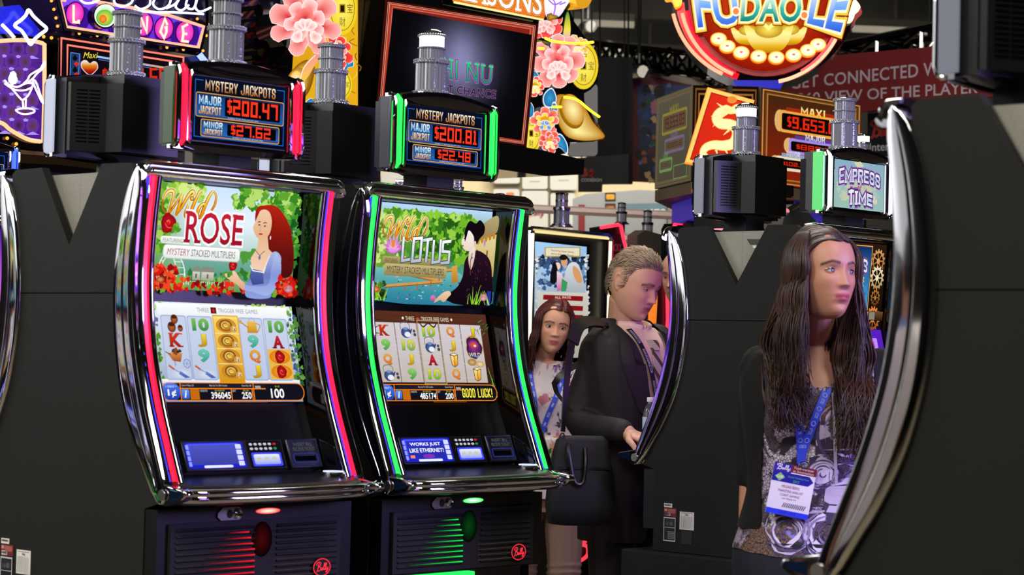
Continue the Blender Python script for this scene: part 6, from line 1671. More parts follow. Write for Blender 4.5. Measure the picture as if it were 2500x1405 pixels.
# ---- dark machines with red glowing edges
def edge_machine(label, slab_, edge, y, n=EF, col='#ff3048', picture=None, m=None):
    s = Sign('slot_machine', label, 'slot machine', edge[0], y, n)
    s.slab('cabinet', slab_, -.07, 0, m or M_BLACK)
    if edge: s.tube('glowing_edge', edge, .01, .010, NEON(col, 2.2))
    if picture:
        a = s.art(.004); picture(a); a.build('picture', s.t, 1.0)
    return s
edge_machine('dark machine with a red glowing corner edge, left of the suited man', [(1463, 556), (1511, 548), (1530, 620), (1540, 1450), (1463, 1450)], [(1464, 556), (1506, 549), (1512, 552), (1520, 590), (1531, 640), (1534, 760)], 11.6, picture=lambda a: (a.poly([(1480, 580), (1512, 572), (1520, 640), (1486, 645)], '#2a0a10'), a.text('LUCKY', 1486, 596, 30, 18, '#7a2030', .02)))
edge_machine('dark machine with a red glowing top edge behind the suited man', [(1641, 560), (1648, 546), (1764, 547), (1786, 556), (1790, 1450), (1641, 1450)], [(1641, 640), (1641, 560), (1643, 550), (1650, 545), (1762, 547), (1784, 554)], 10.9, picture=lambda a: (a.poly([(1660, 566), (1785, 576), (1785, 586), (1660, 572)], ('#e8a02a', '#f0c83a'))))
edge_machine('dark machine with a red vertical light and an orange screen by the suited man', [(1575, 690), (1636, 690), (1640, 1500), (1575, 1500)], [(1625, 694), (1627, 780), (1622, 840)], 10.4, picture=lambda a: a.poly([(1583, 720), (1604, 722), (1600, 800), (1580, 796)], ('#ff8a2a', '#ffc060', '#ff7a1c')))
edge_machine('taupe machine back with a sloping shoulder behind the suited man', [(1556, 575), (1575, 562), (1640, 580), (1640, 1450), (1540, 1450)], [(1641, 640), (1641, 650)], 11.9, m=mat('taupe_dark', '#5a5248', .6))
loose_candle('slender tiered lamp above the red glowing corner', 1517, 494, 548, 11.75, .028, dark=True, pole=True)
loose_candle('dark-ringed tiered lamp right of the slender one', 1580, 513, 584, 12.05, .03, dark=True, pole=True)
loose_candle('short tiered lamp with a shining lens, left of the lotus topper neck', 977, 437, 470, 7.6, .022, True)
loose_candle('short tiered lamp right of the lotus topper neck', 1116, 438, 482, 7.6, .022)
loose_candle('small tiered lamp left of the white cards', 1220, 472, 505, 7.9, .022)
loose_candle('tiered lamp with a shining lens on a pole right of the sky-blue topper', 2105, 326, 420, 8.6, .034, True, pole=True)
s = Sign('slot_machine', 'dark machine whose top carries short lamps, hidden behind the lotus machine', 'slot machine', (1100, 480), 7.7)
s.slab('cabinet', [(930, 482), (1240, 515), (1240, 1500), (930, 1500)], -.25, .1, M_BLACK)
s = Sign('slot_machine', 'dark machine with a gold outline and grey hood between the topper backs', 'slot machine', (1935, 500), 9.2)
s.slab('cabinet', [(1880, 440), (1985, 452), (1985, 1500), (1880, 1500)], -.4, -.1, M_BLACK)
s.tube('gold_outline', [(1888, 514), (1896, 514), (1896, 484), (1974, 486), (1974, 478)], -.08, .006, mat('dull_gold', '#a87a48', .3, .8))
s.slab('grey_hood', [(1884, 560), (1890, 532), (1922, 500), (1950, 520), (1985, 560), (1985, 575), (1884, 575)], -.1, .05, mat('hood_grey', '#3a3a34', .4))
s.tube('chrome_hinge', [(1898, 516), (1922, 501), (1936, 508)], .05, .012, M_CHROME)
s.slab('pink_lamp', [(1838, 556), (1878, 562), (1876, 582), (1836, 578)], -.2, -.02, lit('#ff8a98', 1.4))
left_spec = dict(strip='#3a5aff', upper=purple_upper, lower=purple_reels, topper=jackpot_topper('$203.10', '$24.90'), lens='#3a60c0')
machine('slot machine beyond the left edge, mirrored in the chrome of the rose machine', V((-3.35, 5.35, 0)), False, dict(lotus_spec, strip='#d8c8ff', topper=None), rot=R(92))
stand('dark stand of the machine beyond the left edge', V((-3.35, 5.35, 0)), rot=R(92))
struct('wall_reflector', (-6.2, 1.5, 1.83), (-6.05, 8.5, 4.2), mat('white_reflector_paint', '#f4f4f2', .8))  # unseen white slab, added for the chrome trims to mirror
lamp('reflector_lamp', (-4.6, 5.2, 4.4), (-6.1, 5.2, 2.5), 1.2, 230, (.95, .97, 1))  # added to brighten the unseen white slab
machine('slot machine cut off by the left edge of the picture, blue topper', V((-2.02, 7.55, 0)), False, left_spec)
stand('dark stand under the machine cut off by the left edge', V((-2.02, 7.55, 0)))
# plates on the side panels
YA = (hit(4, 1330, P1 - EX * .304, EX) - (P1 - BK * 2)).dot(EF)
YB = (hit(1622, 1232, PM - EX * .304, EX) - (PM - BK)).dot(EF)
for key, mach in (('a', m1b), ('b', ma)):
    sp = [c for c in mach.children if c.name.startswith('side_panel')]
    sp = max(sp, key=lambda o: max(v.co.x for v in o.data.vertices))
    side_labels(sp, .3043, YA if key == 'a' else YB, 1, -1)

# grille and plate in the notch between the two backs of the far pair
core = [c for c in mb.children if c.name.startswith('cabinet')][0]
Rm = Matrix.Rotation(-TH, 3, 'Z')
def notch(u, v): return Rm @ (hit(u, v, PM + BK - EX * .2757, EX) - PM - BK)
m = MB()
for k in range(9):
    q = [notch(1824 + k * 5 + a_, b_) for a_, b_ in ((0, 584), (3, 584), (11, 597), (8, 597))]
    m.loft([[tuple(p) for p in q], [(p.x - .002, p.y, p.z) for p in q]], True, True)
m.build('vent_grille', M_BLACK, core, smooth=False)
q = [notch(u, v) for u, v in ((1838, 600), (1862, 601), (1862, 607), (1840, 606))]
MB().loft([[tuple(p) for p in q], [(p.x - .0015, p.y, p.z) for p in q]], True, True).build('maker_plate', M_WHITE, core, smooth=False)
# ------------------------------------------------------------------ people: shared tools
def fused(mb, name, m, parent, voxel=.004, smooth=3, cut=None, color=None, keep=True):
    """one continuous surface grown from overlapping limbs, trimmed at its hems"""
    me = mb.mesh('tmp')
    bm = bmesh.new(); bm.from_mesh(me); bmesh.ops.recalc_face_normals(bm, faces=bm.faces); bm.to_mesh(me); bm.free()
    o = bpy.data.objects.new('tmp', me)
    COL.objects.link(o)
    r = o.modifiers.new('r', 'REMESH'); r.mode, r.voxel_size = 'VOXEL', voxel
    if smooth:
        q = o.modifiers.new('s', 'SMOOTH'); q.factor, q.iterations = .5, smooth
    dg = bpy.context.evaluated_depsgraph_get()
    out = bpy.data.meshes.new_from_object(o.evaluated_get(dg))
    bpy.data.objects.remove(o)
    if cut:
        bm = bmesh.new(); bm.from_mesh(out)
        bmesh.ops.delete(bm, geom=[f for f in bm.faces if cut(f.calc_center_median())], context='FACES')
        bmesh.ops.delete(bm, geom=[v for v in bm.verts if not v.link_faces], context='VERTS')
        for _ in range(10):                                          # even out the hems
            mv = {}
            for v in bm.verts:
                nb = [e.other_vert(v).co for e in v.link_edges if e.is_boundary]
                if len(nb) == 2: mv[v] = v.co.lerp((nb[0] + nb[1]) / 2, .6)
            for v, c in mv.items(): v.co = c
        bm.to_mesh(out); bm.free()
    if color:
        c = out.color_attributes.new('Col', 'FLOAT_COLOR', 'POINT')
        fl = []
        for v in out.vertices: fl += [*color(v.co), 1.0]
        c.data.foreach_set('color', fl)
    out.polygons.foreach_set('use_smooth', [True] * len(out.polygons))
    out.materials.clear(); out.materials.append(m)
    ob = bpy.data.objects.new(name, out)
    COL.objects.link(ob)
    ob.parent = parent
    return ob
def bvh(o): return BVHTree.FromPolygons([v.co.copy() for v in o.data.vertices], [tuple(p.vertices) for p in o.data.polygons])
HEADZ = [(-.118, .022, .060, .0), (-.113, .033, .070, .008), (-.105, .043, .077, .02), (-.09, .053, .082, .038), (-.07, .062, .085, .058), (-.05, .068, .087, .074), (-.03, .0715, .088, .086), (0, .074, .088, .093), (.03, .0745, .089, .096), (.06, .069, .083, .09), (.085, .057, .068, .076), (.103, .038, .045, .052), (.112, .02, .024, .028), (.116, .003, .004, .004)]
def _hz(k, z): return interp([(r[0], r[k]) for r in HEADZ], z)
def G(x, m, s): return math.exp(-((x - m) / s) ** 2)
def face_push(x, z, fem, age=0.0):
    """how far the front of the face stands out (metres, forward) at x, z"""
    ax = abs(x)
    f = 0
    nl = .0175 if fem else .025
    if -.05 < z < .02:
        t = (.012 - z) / .048
        f += nl * max(0, min(1, t)) ** 1.3 * G(x, 0, .0085 + .004 * max(0, t)) * (1 if z > -.036 else max(0, 1 - (-.036 - z) / .009))
    f += .006 * G(ax, .0125, .007) * G(z, -.036, .007)
    f -= .011 * G(ax, .031, .015) * G(z, .001, .011)
    f -= .004 * G(ax, .013, .007) * G(z, .004, .014)
    f += (.002 if fem else .005) * G(ax, .03, .02) * G(z, .021, .007)
    f += .0062 * G(x, 0, .020) * G(z, -.0605, .0048) + (.008 if fem else .005) * G(x, 0, .017) * G(z, -.072, .0055)
    f -= .0035 * G(x, 0, .024) * G(z, -.0662, .0022)
    f += .005 * G(ax, .045, .018) * G(z, -.026, .02)
    f += (.005 if fem else .009) * G(x, 0, .016) * G(z, -.102, .013)
    f -= .004 * G(x, 0, .02) * G(z, -.085, .006)
    return f
class Person:
    def __init__(s, label, loc, yaw, fem, height=1.72, skin='#d8a080', lip='#b0605a', brow='#3a2418', name='person'):
        s.t = thing(name, label, 'person', loc, yaw)
        s.fem, s.k, s.skin, s.lip, s.brow = fem, height / 1.74, lin(skin), lin(lip), lin(brow)
        s.body = MB()
        s.beard = s.scalp = None
    def set_head(s, c, yaw=0.0, pitch=0.0, roll=0.0, size=1.0):
        """c: middle of the head in the person's own space; pitch > 0 looks down"""
        s.hm = Matrix.Translation(V(c)) @ Matrix.Rotation(yaw, 4, 'Z') @ Matrix.Rotation(roll, 4, 'Y') @ Matrix.Rotation(pitch, 4, 'X') @ Matrix.Scale(size, 4)
        s.hi = s.hm.inverted()
        n, rings = 72, []
        zs = [r[0] for r in HEADZ[:3]] + [lerp(-.1, .1, i / 70) for i in range(71)] + [.106, .111, .1145, .116]
        zs = sorted(set(zs))
        for z in zs:
            w, f, b = _hz(1, z), _hz(2, z), _hz(3, z)
            if s.fem: w *= lerp(.95, .84, max(0, min(1, (-.03 - z) / .07))); f *= lerp(.97, .92, max(0, min(1, (-.06 - z) / .05)))
            r = []
            for k in range(n):
                a = 2 * pi * (k + .5 * 0) / n
                a = a - .35 * sin(a) * (1 if cos(a) > -2 else 0)      # more points on the face
                ca, sa = cos(a), sin(a)
                q = 1 / (abs(ca) ** 2.3 + abs(sa) ** 2.3) ** (1 / 2.3)
                x, y = w * sa * q, (-f * ca if ca > 0 else -b * ca) * q
                if ca > 0.05: y -= face_push(x, z, s.fem) * min(1, ca * 2.2)
                r.append(tuple(s.hm @ V((x, y, z))))
            rings.append(r)
        s.body.loft(rings, True, True)
        for sg in (-1, 1):                                            # ears
            P = [(sg * .0735, .012, .008), (sg * .081, .02, .022), (sg * .083, .032, .014), (sg * .079, .03, -.008), (sg * .074, .02, -.03), (sg * .072, .012, -.034)]
            s.body.tube([tuple(s.hm @ V(p)) for p in spline([(a * (.95 if s.fem else 1), b, c_) for a, b, c_ in P], 3)], .0052, 6)
            s.body.ball(tuple(s.hm @ V((sg * .0745, .02, -.004))), (.006, .013, .024), 8)
    def neck(s, base, r0=.06, r1=.052):
        a = s.hm @ V((0, .018, -.06))
        s.body.tube([tuple(V(base)), tuple(V(base).lerp(a, .5)), tuple(a)], [r0, (r0 + r1) / 2 - .002, r1], 18)
    def skin_color(s, co):
        p = s.hi @ co
        if s.scalp and p.z > interp([(-.1, .101), (-.05, .098), (0, .06), (.03, -.05)], p.y): return s.scalp
        c = V(s.skin)
        if p.y < .01 and -.125 < p.z < .12 and abs(p.x) < .09:
            x, z = p.x, p.z
            k = G(x, 0, .021) ** .8 * (G(z, -.0605, .0045) + G(z, -.071, .0052))
            if p.y < -.055: c = c.lerp(V(s.lip), min(1, k * 1.25 * (1 if abs(x) < .024 else .2)))
            if p.y < -.055: c = c.lerp(V(s.lip) * .35, .75 * G(z, -.0662, .0018) * (1 if abs(x) < .022 else 0))
            ax = abs(x)
            bz = .0205 + .0035 * min(1, (ax - .012) / .02) - .010 * max(0, (ax - .036) / .02)
            if .012 < ax < .056 and p.y < -.03: c = c.lerp(V(s.brow), min(.9, 1.1 * G(z, bz, .0036 if s.fem else .005)))
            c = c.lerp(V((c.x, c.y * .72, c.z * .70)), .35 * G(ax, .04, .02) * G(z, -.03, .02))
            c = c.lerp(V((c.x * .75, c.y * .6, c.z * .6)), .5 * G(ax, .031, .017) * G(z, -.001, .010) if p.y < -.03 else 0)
            if s.beard and p.y < -.02:
                q = max(G(z, -.098, .018) * G(ax, 0, .05), G(z, -.051, .006) * G(ax, 0, .026), G(z, -.085, .03) * G(ax, .045, .02) * .5)
                c = c.lerp(V(lin(s.beard)), min(.85, q))
        return tuple(c)
    def eyes(s, iris='#3a2a1c', openk=1.0, look=(0, 0), shadow='#6a4038'):
        for sg in (-1, 1):
            c = V((sg * .0305, -.0685 if s.fem else -.0695, .0005)); r = .0150
            m = MB(); n = 26
            vs, cs = [], []
            for j in range(n + 1):
                for i in range(n + 1):
                    u, v = (i / n - .5) * 2, (j / n - .5) * 2
                    x, z = u * (.0178 if s.fem else .0165), v * (.0124 if s.fem else .0112)
                    y = -math.sqrt(max(1e-6, r * r * 1.6 - x * x - z * z)) + r * .72
                    vs.append(tuple(s.hm @ (c + V((x, y - .0005, z)))))
                    uu = u * sg
                    up_, lo = .52 * openk * (1 - min(1, abs(u + .05 * sg) / .92) ** 2.2), -.36 * openk ** .5 * (1 - min(1, abs(u) / .92) ** 2.2)
                    sk = V(s.skin) * .86
                    col = tuple(sk)
                    if lo < v < up_ and abs(u) < .92:
                        d = math.hypot((u - look[0]) * 1.45, v - .06 - look[1])
                        col = lin('#120c0a') if d < .20 else lin(iris) if d < .50 else lin('#bdb4b0')
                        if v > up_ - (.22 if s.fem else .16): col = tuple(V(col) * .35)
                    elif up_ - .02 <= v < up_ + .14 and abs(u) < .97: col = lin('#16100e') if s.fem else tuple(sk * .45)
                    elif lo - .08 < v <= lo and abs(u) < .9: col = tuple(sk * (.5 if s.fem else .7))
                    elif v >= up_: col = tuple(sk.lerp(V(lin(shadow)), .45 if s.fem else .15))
                    cs.append(col)
            fs = [(j * (n + 1) + i, j * (n + 1) + i + 1, (j + 1) * (n + 1) + i + 1, (j + 1) * (n + 1) + i) for j in range(n) for i in range(n)
                  if math.hypot((i + .5) / n * 2 - 1, (j + .5) / n * 2 - 1) < 1.0]
            m.add(vs, fs, cs)
            m.build('eye', painted(.25), s.t, fix=False)
    def limb(s, pts, rs, mb=None, seg=14):
        mb = mb or s.body
        P = spline([tuple(p) for p in pts], 6); n = len(P)
        tab = [(i / (len(rs) - 1), r) for i, r in enumerate(rs)]
        mb.tube(P, [interp(tab, i / (n - 1)) for i in range(n)], seg)
        mb.ball(P[0], rs[0], 12); mb.ball(P[-1], rs[-1], 12)
    def hand(s, wrist, D, N, side, curl=.35, size=1.0, mb=None, thumb=.6):
        """wrist point, D towards the fingers, N out of the palm, side +1 when the thumb lies along D x N"""
        mb = mb or s.body
        D, N = V(D).normalized(), V(N).normalized()
        S = D.cross(N).normalized(); N = S.cross(D).normalized()
        w = V(wrist); z = size
        rings = []
        for t, a, b in ((-.012, .024, .019), (.0, .026, .018), (.03, .037, .0165), (.06, .041, .0145), (.088, .040, .012), (.096, .034, .008)):
            rings.append([tuple(w + D * t * z + S * a * z * cos(2 * pi * k / 16) + N * b * z * sin(2 * pi * k / 16)) for k in range(16)])
        mb.loft(rings, True, True)
        for i, (o, L) in enumerate(((.031, .074), (.0105, .083), (-.0105, .077), (-.031, .060))):
            p = w + D * (.088 - .006 * abs(i - 1)) * z + S * side * o * z
            a, pts = curl * (.35 + .08 * i), [p - D * .02 * z, p]
            d = D
            for q in (.45, .32, .25):
                d = (D * cos(a) + N * sin(a) + S * side * (.06 - .045 * i)).normalized()
                p = p + d * L * q * z; pts.append(p); a += curl * (1.0 + .1 * i)
            mb.tube([tuple(x) for x in pts], [.0088 * z, .0092 * z, .0085 * z, .0078 * z, .0062 * z], 9); mb.ball(tuple(pts[-1]), .0062 * z, 8)
        p = w + D * .018 * z + S * side * .024 * z
        d = (D * .62 + S * side * .7 + N * .25 * thumb).normalized()
        q1 = p + d * .042 * z; d2 = (D * .9 + S * side * .25 + N * .45 * thumb).normalized()
        q2 = q1 + d2 * .03 * z; q3 = q2 + (d2 + N * .2).normalized() * .024 * z
        mb.tube([tuple(x) for x in (p, q1, q2, q3)], [.014 * z, .0115 * z, .0098 * z, .0075 * z], 9); mb.ball(tuple(q3), .0075 * z, 8)
    def torso(s, rows, mb=None, n=28):
        mb = mb or s.body
        tab = lambda k: [(r[0], r[k]) for r in rows]
        z0, z1 = rows[0][0], rows[-1][0]
        rings = []
        for i in range(int((z1 - z0) / .02) + 1):
            z = min(z1, z0 + i * .02)
            cx, cy, rx, ry = (interp(tab(k), z) for k in (1, 2, 3, 4))
            rings.append([(cx + rx * sin(2 * pi * k / n) * (1 / (abs(sin(2 * pi * k / n)) ** 2.5 + abs(cos(2 * pi * k / n)) ** 2.5) ** .4), cy - ry * cos(2 * pi * k / n) / (abs(sin(2 * pi * k / n)) ** 2.5 + abs(cos(2 * pi * k / n)) ** 2.5) ** .4, z) for k in range(n)])
        mb.loft(rings, True, True)
    def finish(s, voxel=.0035, smooth=2, cut=None):
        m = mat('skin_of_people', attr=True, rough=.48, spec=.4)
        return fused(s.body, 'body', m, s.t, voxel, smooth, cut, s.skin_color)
    def ribbon(s, tree, pts, wd, off, name, m, parent=None, thick=.0015, draw=None, step=4, side=-1, slack=True):
        """strip of cloth lying on a surface; pts are (x, z) seen from the front; depth found on the surface"""
        P = spline(pts, step)
        n = len(P)
        ws = wd if isinstance(wd, (list, tuple)) else [wd] * n
        if len(ws) != n: ws = [interp([(i / (len(ws) - 1), q) for i, q in enumerate(ws)], j / (n - 1)) for j in range(n)]
        ys = []
        L, C, Rr = [], [], []
        for i, (x, z) in enumerate(P):
            a, b = P[max(i - 1, 0)], P[min(i + 1, n - 1)]
            t = V((b[0] - a[0], 0, b[1] - a[1])).normalized(); nn = V((-t.z, 0, t.x))
            row = []
            for k in (-.5, 0, .5):
                q = V((x, 0, z)) + nn * ws[i] * k
                h = tree.ray_cast(V((q.x, -1.0, q.z)), V((0, 1, 0)))
                row.append(V((q.x, (h[0].y if h[0] else (ys[-1] if ys else 0)) - off, q.z)))
            ys.append(row[1].y + off)
            L.append(row[0]); C.append(row[1]); Rr.append(row[2])
        m_ = MB()
        vs = [tuple(p) for tri in zip(L, C, Rr) for p in tri] + [tuple(p + V((0, thick, 0))) for tri in zip(L, C, Rr) for p in tri]
        fs = []
        for i in range(n - 1):
            for k in (0, 1):
                a = i * 3 + k
                fs += [(a, a + 1, a + 4, a + 3), (a + n * 3, a + 3 + n * 3, a + 4 + n * 3, a + 1 + n * 3)]
            fs += [(i * 3, i * 3 + 3, i * 3 + 3 + n * 3, i * 3 + n * 3), (i * 3 + 2, i * 3 + 2 + n * 3, i * 3 + 5 + n * 3, i * 3 + 5)]
        m_.add(vs, fs)
        o = m_.build(name, m, parent or s.t, ang=60)
        if draw:
            def mp(u, v, d):
                f = max(0, min(n - 1.001, u * (n - 1))); i = int(f); t = f - i
                l, r = L[i].lerp(L[i + 1], t), Rr[i].lerp(Rr[i + 1], t)
                return l.lerp(r, v) + V((0, -.0008 - d, 0))
            a = Art(mp); draw(a)
            a.build('print', o, m=painted(.6))
        return o
def strands(name, m, parent, paths, r0, r1, seg=5):
    mb = MB()
    for i, P in enumerate(paths):
        n = len(P)
        q = 1 + .5 * ((i * 7919 % 97) / 97 - .5)
        mb.tube(P, [q * lerp(r0, r1, (j / (n - 1)) ** 1.5) * (1 if j else .6) for j in range(n)], seg)
    return mb.build(name, m, parent, fix=False, ang=180)
def hair_mat(name, base, tip=None, rough=.42):
    if name in _M: return _M[name]
    m = mat(name, base, rough, vary=.55, scale=9, vscale=9)
    tc = [n for n in m.node_tree.nodes if n.type == 'TEX_NOISE'][0]
    mp = m.node_tree.nodes.new('ShaderNodeMapping')
    mp.inputs['Scale'].default_value = (9, 9, .8)
    src = [n for n in m.node_tree.nodes if n.type == 'TEX_COORD'][0]
    m.node_tree.links.new(src.outputs['Object'], mp.inputs[0])
    m.node_tree.links.new(mp.outputs[0], tc.inputs['Vector'])
    return m
def print_mat(name, ground, spots, rough=.7):
    """cloth print: noise-shaped patches of several colours over a ground; spots = [(colour, scale, threshold, seed)]"""
    if name in _M: return _M[name]
    m = mat(name, ground, rough)
    N, L = m.node_tree.nodes, m.node_tree.links
    tc = N.new('ShaderNodeTexCoord')
    cur = None
    for col, scl, th, seed in spots:
        mp = N.new('ShaderNodeMapping'); mp.inputs['Location'].default_value = (seed, seed * .7, seed * 1.3)
        L.new(tc.outputs['Object'], mp.inputs[0])
        if scl < 0:
            nz = N.new('ShaderNodeTexVoronoi'); nz.inputs['Scale'].default_value = -scl; nz.feature = 'DISTANCE_TO_EDGE'; out = nz.outputs['Distance']
        else:
            nz = N.new('ShaderNodeTexNoise'); nz.inputs['Scale'].default_value = scl; nz.inputs['Detail'].default_value = 3; nz.inputs['Distortion'].default_value = 1.0; out = nz.outputs['Fac']
        L.new(mp.outputs[0], nz.inputs['Vector'])
        rp = N.new('ShaderNodeValToRGB'); rp.color_ramp.elements[0].position, rp.color_ramp.elements[1].position = th, th + .04
        if scl < 0: rp.color_ramp.elements[0].color, rp.color_ramp.elements[1].color = (1, 1, 1, 1), (0, 0, 0, 1)
        L.new(out, rp.inputs[0])
        mx = N.new('ShaderNodeMix'); mx.data_type = 'RGBA'
        L.new(rp.outputs[0], mx.inputs['Factor'])
        if cur: L.new(cur, mx.inputs['A'])
        else: mx.inputs['A'].default_value = (*lin(ground), 1)
        mx.inputs['B'].default_value = (*lin(col), 1)
        cur = mx.outputs['Result']
    L.new(cur, N['Principled BSDF'].inputs['Base Color'])
    return m
FEM = [(.80, 0, .0, .170, .118), (.90, 0, .0, .178, .122), (1.0, 0, .0, .150, .105), (1.08, 0, 0, .134, .096), (1.18, 0, 0, .142, .104), (1.27, 0, -.004, .155, .112), (1.34, 0, .0, .160, .098), (1.40, 0, .008, .150, .080), (1.435, 0, .012, .105, .066), (1.46, 0, .016, .06, .054)]
MALE = [(.82, 0, 0, .170, .125), (.92, 0, 0, .175, .13), (1.02, 0, 0, .168, .128), (1.12, 0, 0, .168, .128), (1.22, 0, 0, .18, .13), (1.32, 0, .0, .19, .125), (1.40, 0, .006, .178, .105), (1.445, 0, .012, .13, .08), (1.475, 0, .016, .075, .064)]
def grow(rows, dx, dy): return [(z, a, b, c + dx, d + dy) for z, a, b, c, d in rows]
def legs(p, hipz, kneez, x=.09, mb=None, grow_=0.0, z1=.1, lean=0.0, fem=False):
    for sg in (-1, 1):
        p.limb([(sg * x, lean, hipz), (sg * (x + .01), lean - .01, kneez), (sg * (x + .005), lean + .015, z1)], [.088 + grow_, .072 + grow_, .056 + grow_, .052 + grow_, .042 + grow_], mb)
def shoes(p, m, z=0.0, x=.1):
    for sg in (-1, 1):
        mb = MB(); rings = []
        for y, w, h in ((.09, .02, .05), (.075, .036, .075), (.03, .038, .08), (-.04, .043, .06), (-.12, .046, .045), (-.165, .038, .036), (-.185, .012, .026)):
            rings.append([(sg * x + w * cos(2 * pi * k / 14), y, max(.0, h / 2 + h / 2 * sin(2 * pi * k / 14))) for k in range(14)])
        mb.loft(rings).build('shoe', m, p.t)
# ------------------------------------------------------------------ the man in the suit, right hand on the deck of the machine before him
def to_local(p, loc, yaw): return Matrix.Rotation(-yaw, 3, 'Z') @ (V(p) - V(loc))
yaw_m = R(46)
loc_m = V((.425, 7.80, 0))
man = Person('man in a dark suit with striped tie looking down, hand on a machine', loc_m, yaw_m, False, 1.74, '#e0aa8c', '#b87468', '#6a5038')
hc_ = to_local(at(1551, 693, 7.74), loc_m, yaw_m)
man.set_head(hc_, R(6), R(20), R(3), 1.0)
man.neck((0, .03, 1.42), .066, .06)
MANT = [(z, a, b, c * .92, d) for z, a, b, c, d in MALE]
man.torso(MANT)
SHR, SHL = V((-.146, .01, 1.40)), V((.150, .01, 1.40))
WR = to_local((.405, 7.42, 1.095), loc_m, yaw_m)          # wrist by the deck
FT = to_local((.50, 7.33, 1.062), loc_m, yaw_m)
ELR = V((-.178, .075, 1.13))
man.limb([SHR, ELR, WR], [.042, .045, .042, .036, .028])
hd = (FT - WR).normalized()
man.hand(WR + hd * .01, hd, (0, 0, -1), -1, .55, 1.05)
WL = to_local((.56, 7.50, 1.09), loc_m, yaw_m)
man.limb([SHL, V((.25, .0, 1.13)), WL], [.042, .045, .042, .036, .028])
man.hand(WL, to_local((.50, 7.42, 1.07), loc_m, yaw_m) - WL, (0, 0, -1), 1, .5, 1.05)
legs(man, .88, .48, x=.075)
b_ = man.finish(.0032, 2)
man.eyes('#4a5a68', .35, (0, -.3))
# shirt, tie, jacket, trousers
m = MB(); man.torso(grow(MANT, .008, .008), m); m.tube([(0, .03, 1.43), tuple(man.hm @ V((0, .02, -.085)))], [.079, .066], 18)
collar = man.hm @ V((0, .02, -.10))
shirt = fused(m, 'shirt', mat('peach_shirt', '#f6d6bc', .7), man.t, .006, 2, lambda c: c.z > 1.478)
tr = bvh(shirt)
tie_m = mat('striped_tie', '#b8ac98', .5)
nt = tie_m.node_tree
wv, tcn, mpn, rp = nt.nodes.new('ShaderNodeTexWave'), nt.nodes.new('ShaderNodeTexCoord'), nt.nodes.new('ShaderNodeMapping'), nt.nodes.new('ShaderNodeValToRGB')
mpn.inputs['Rotation'].default_value = (0, R(38), 0); wv.inputs['Scale'].default_value = 7.0; wv.bands_direction = 'X'
rp.color_ramp.interpolation = 'CONSTANT'
rp.color_ramp.elements[0].color, rp.color_ramp.elements[1].color = (*lin('#c4b8a4'), 1), (*lin('#5a4a3c'), 1); rp.color_ramp.elements[1].position = .72
nt.links.new(tcn.outputs['Object'], mpn.inputs[0]); nt.links.new(mpn.outputs[0], wv.inputs[0]); nt.links.new(wv.outputs['Fac'], rp.inputs[0]); nt.links.new(rp.outputs[0], nt.nodes['Principled BSDF'].inputs['Base Color'])
man.ribbon(tr, [(.0, 1.415), (.0, 1.38)], [.052, .036], .013, 'tie_knot', tie_m, thick=.012)
man.ribbon(tr, [(.0, 1.385), (.0, 1.25), (.0, 1.05), (0, .93)], [.034, .066, .085, .09], .008, 'tie', tie_m, thick=.004)
def collar_band(p, c, rx, ry, zt, rise, drop, tip, out, gap, name, m, th=.003, tilt=0.0):
    """folded collar round a neck: stands up, turns over and ends in two points"""
    rings = []
    for i in range(41):
        a = R(lerp(gap, 360 - gap, i / 40)); k = min(a, 2 * pi - a)
        z = zt + rise * (1 - cos(a)) / 2
        d = drop + tip * max(0, 1 - abs(k - R(gap + 16)) / R(26))
        q = lambda o, zz: (c[0] + (rx + o) * sin(a), c[1] - (ry + o) * cos(a) - tilt * (zz - zt), zz)
        rings.append([q(0, z - .03), q(.001, z - .004), q(.004, z), q(.009, z - .003), q(.6 * out, z - d * .5), q(out, z - d)])
    o = MB().loft(rings, False, False).build(name, m, p.t, ang=80)
    sd_ = o.modifiers.new('thickness', 'SOLIDIFY'); sd_.thickness = th
    return o
collar_band(man, (0, -.004), .068, .064, 1.468, .030, .045, .040, .022, 7, 'collar', mat('peach_collar', '#f8dcc4', .7), tilt=.35)
suit = mat('brown_black_suit', '#1f181a', .7, bump=.25, scale=500)
m = MB(); man.torso([(.70, 0, .01, .165, .145)] + grow(MANT, .026, .022)[:-2] + [(1.445, 0, .016, .140, .102), (1.472, 0, .016, .108, .092), (1.500, 0, .010, .082, .080)], m)
for sg, a in ((-1, SHR), (1, SHL)): m.ball(tuple(a + V((sg * -.01, 0, -.012))), (.066, .072, .066), 14)
man.limb([SHR + V((.02, 0, -.01)), ELR, WR - hd * .025], [.062, .060, .056, .051, .041], m)
man.limb([SHL, V((.25, .0, 1.13)), WL + V((0, .03, .01))], [.078, .070, .062, .056, .043], m)
def jcut(c):
    if c.y < -.02 and 1.02 < c.z and abs(c.x) < .002 + .100 * max(0, (c.z - 1.02) / .42) ** .85: return True
    if c.y < 0 and c.z < 1.0 and abs(c.x) < .05 * (1.0 - c.z) / .3: return True
    return c.z > 1.490 - .25 * max(0, -c.y)
jk = fused(m, 'jacket', suit, man.t, .006, 2, jcut)
tj = bvh(jk)
for sg in (-1, 1):
    man.ribbon(tj, [(sg * .108, 1.445), (sg * .122, 1.35), (sg * .094, 1.22), (sg * .022, 1.02)], [.022, .078, .060, .012], .007, 'lapel', suit, thick=.004)
man.ribbon(tj, [(-.15, 1.10), (-.10, 1.105)], .014, .003, 'pocket_flap', suit)
for z in (.97, 1.04): MB().ball((-.012, (tj.ray_cast(V((-.03, -1, z)), V((0, 1, 0)))[0] or V((0, -.15, 0))).y - .002, z), (.009, .004, .009), 10).build('button', M_BLACK, man.t)
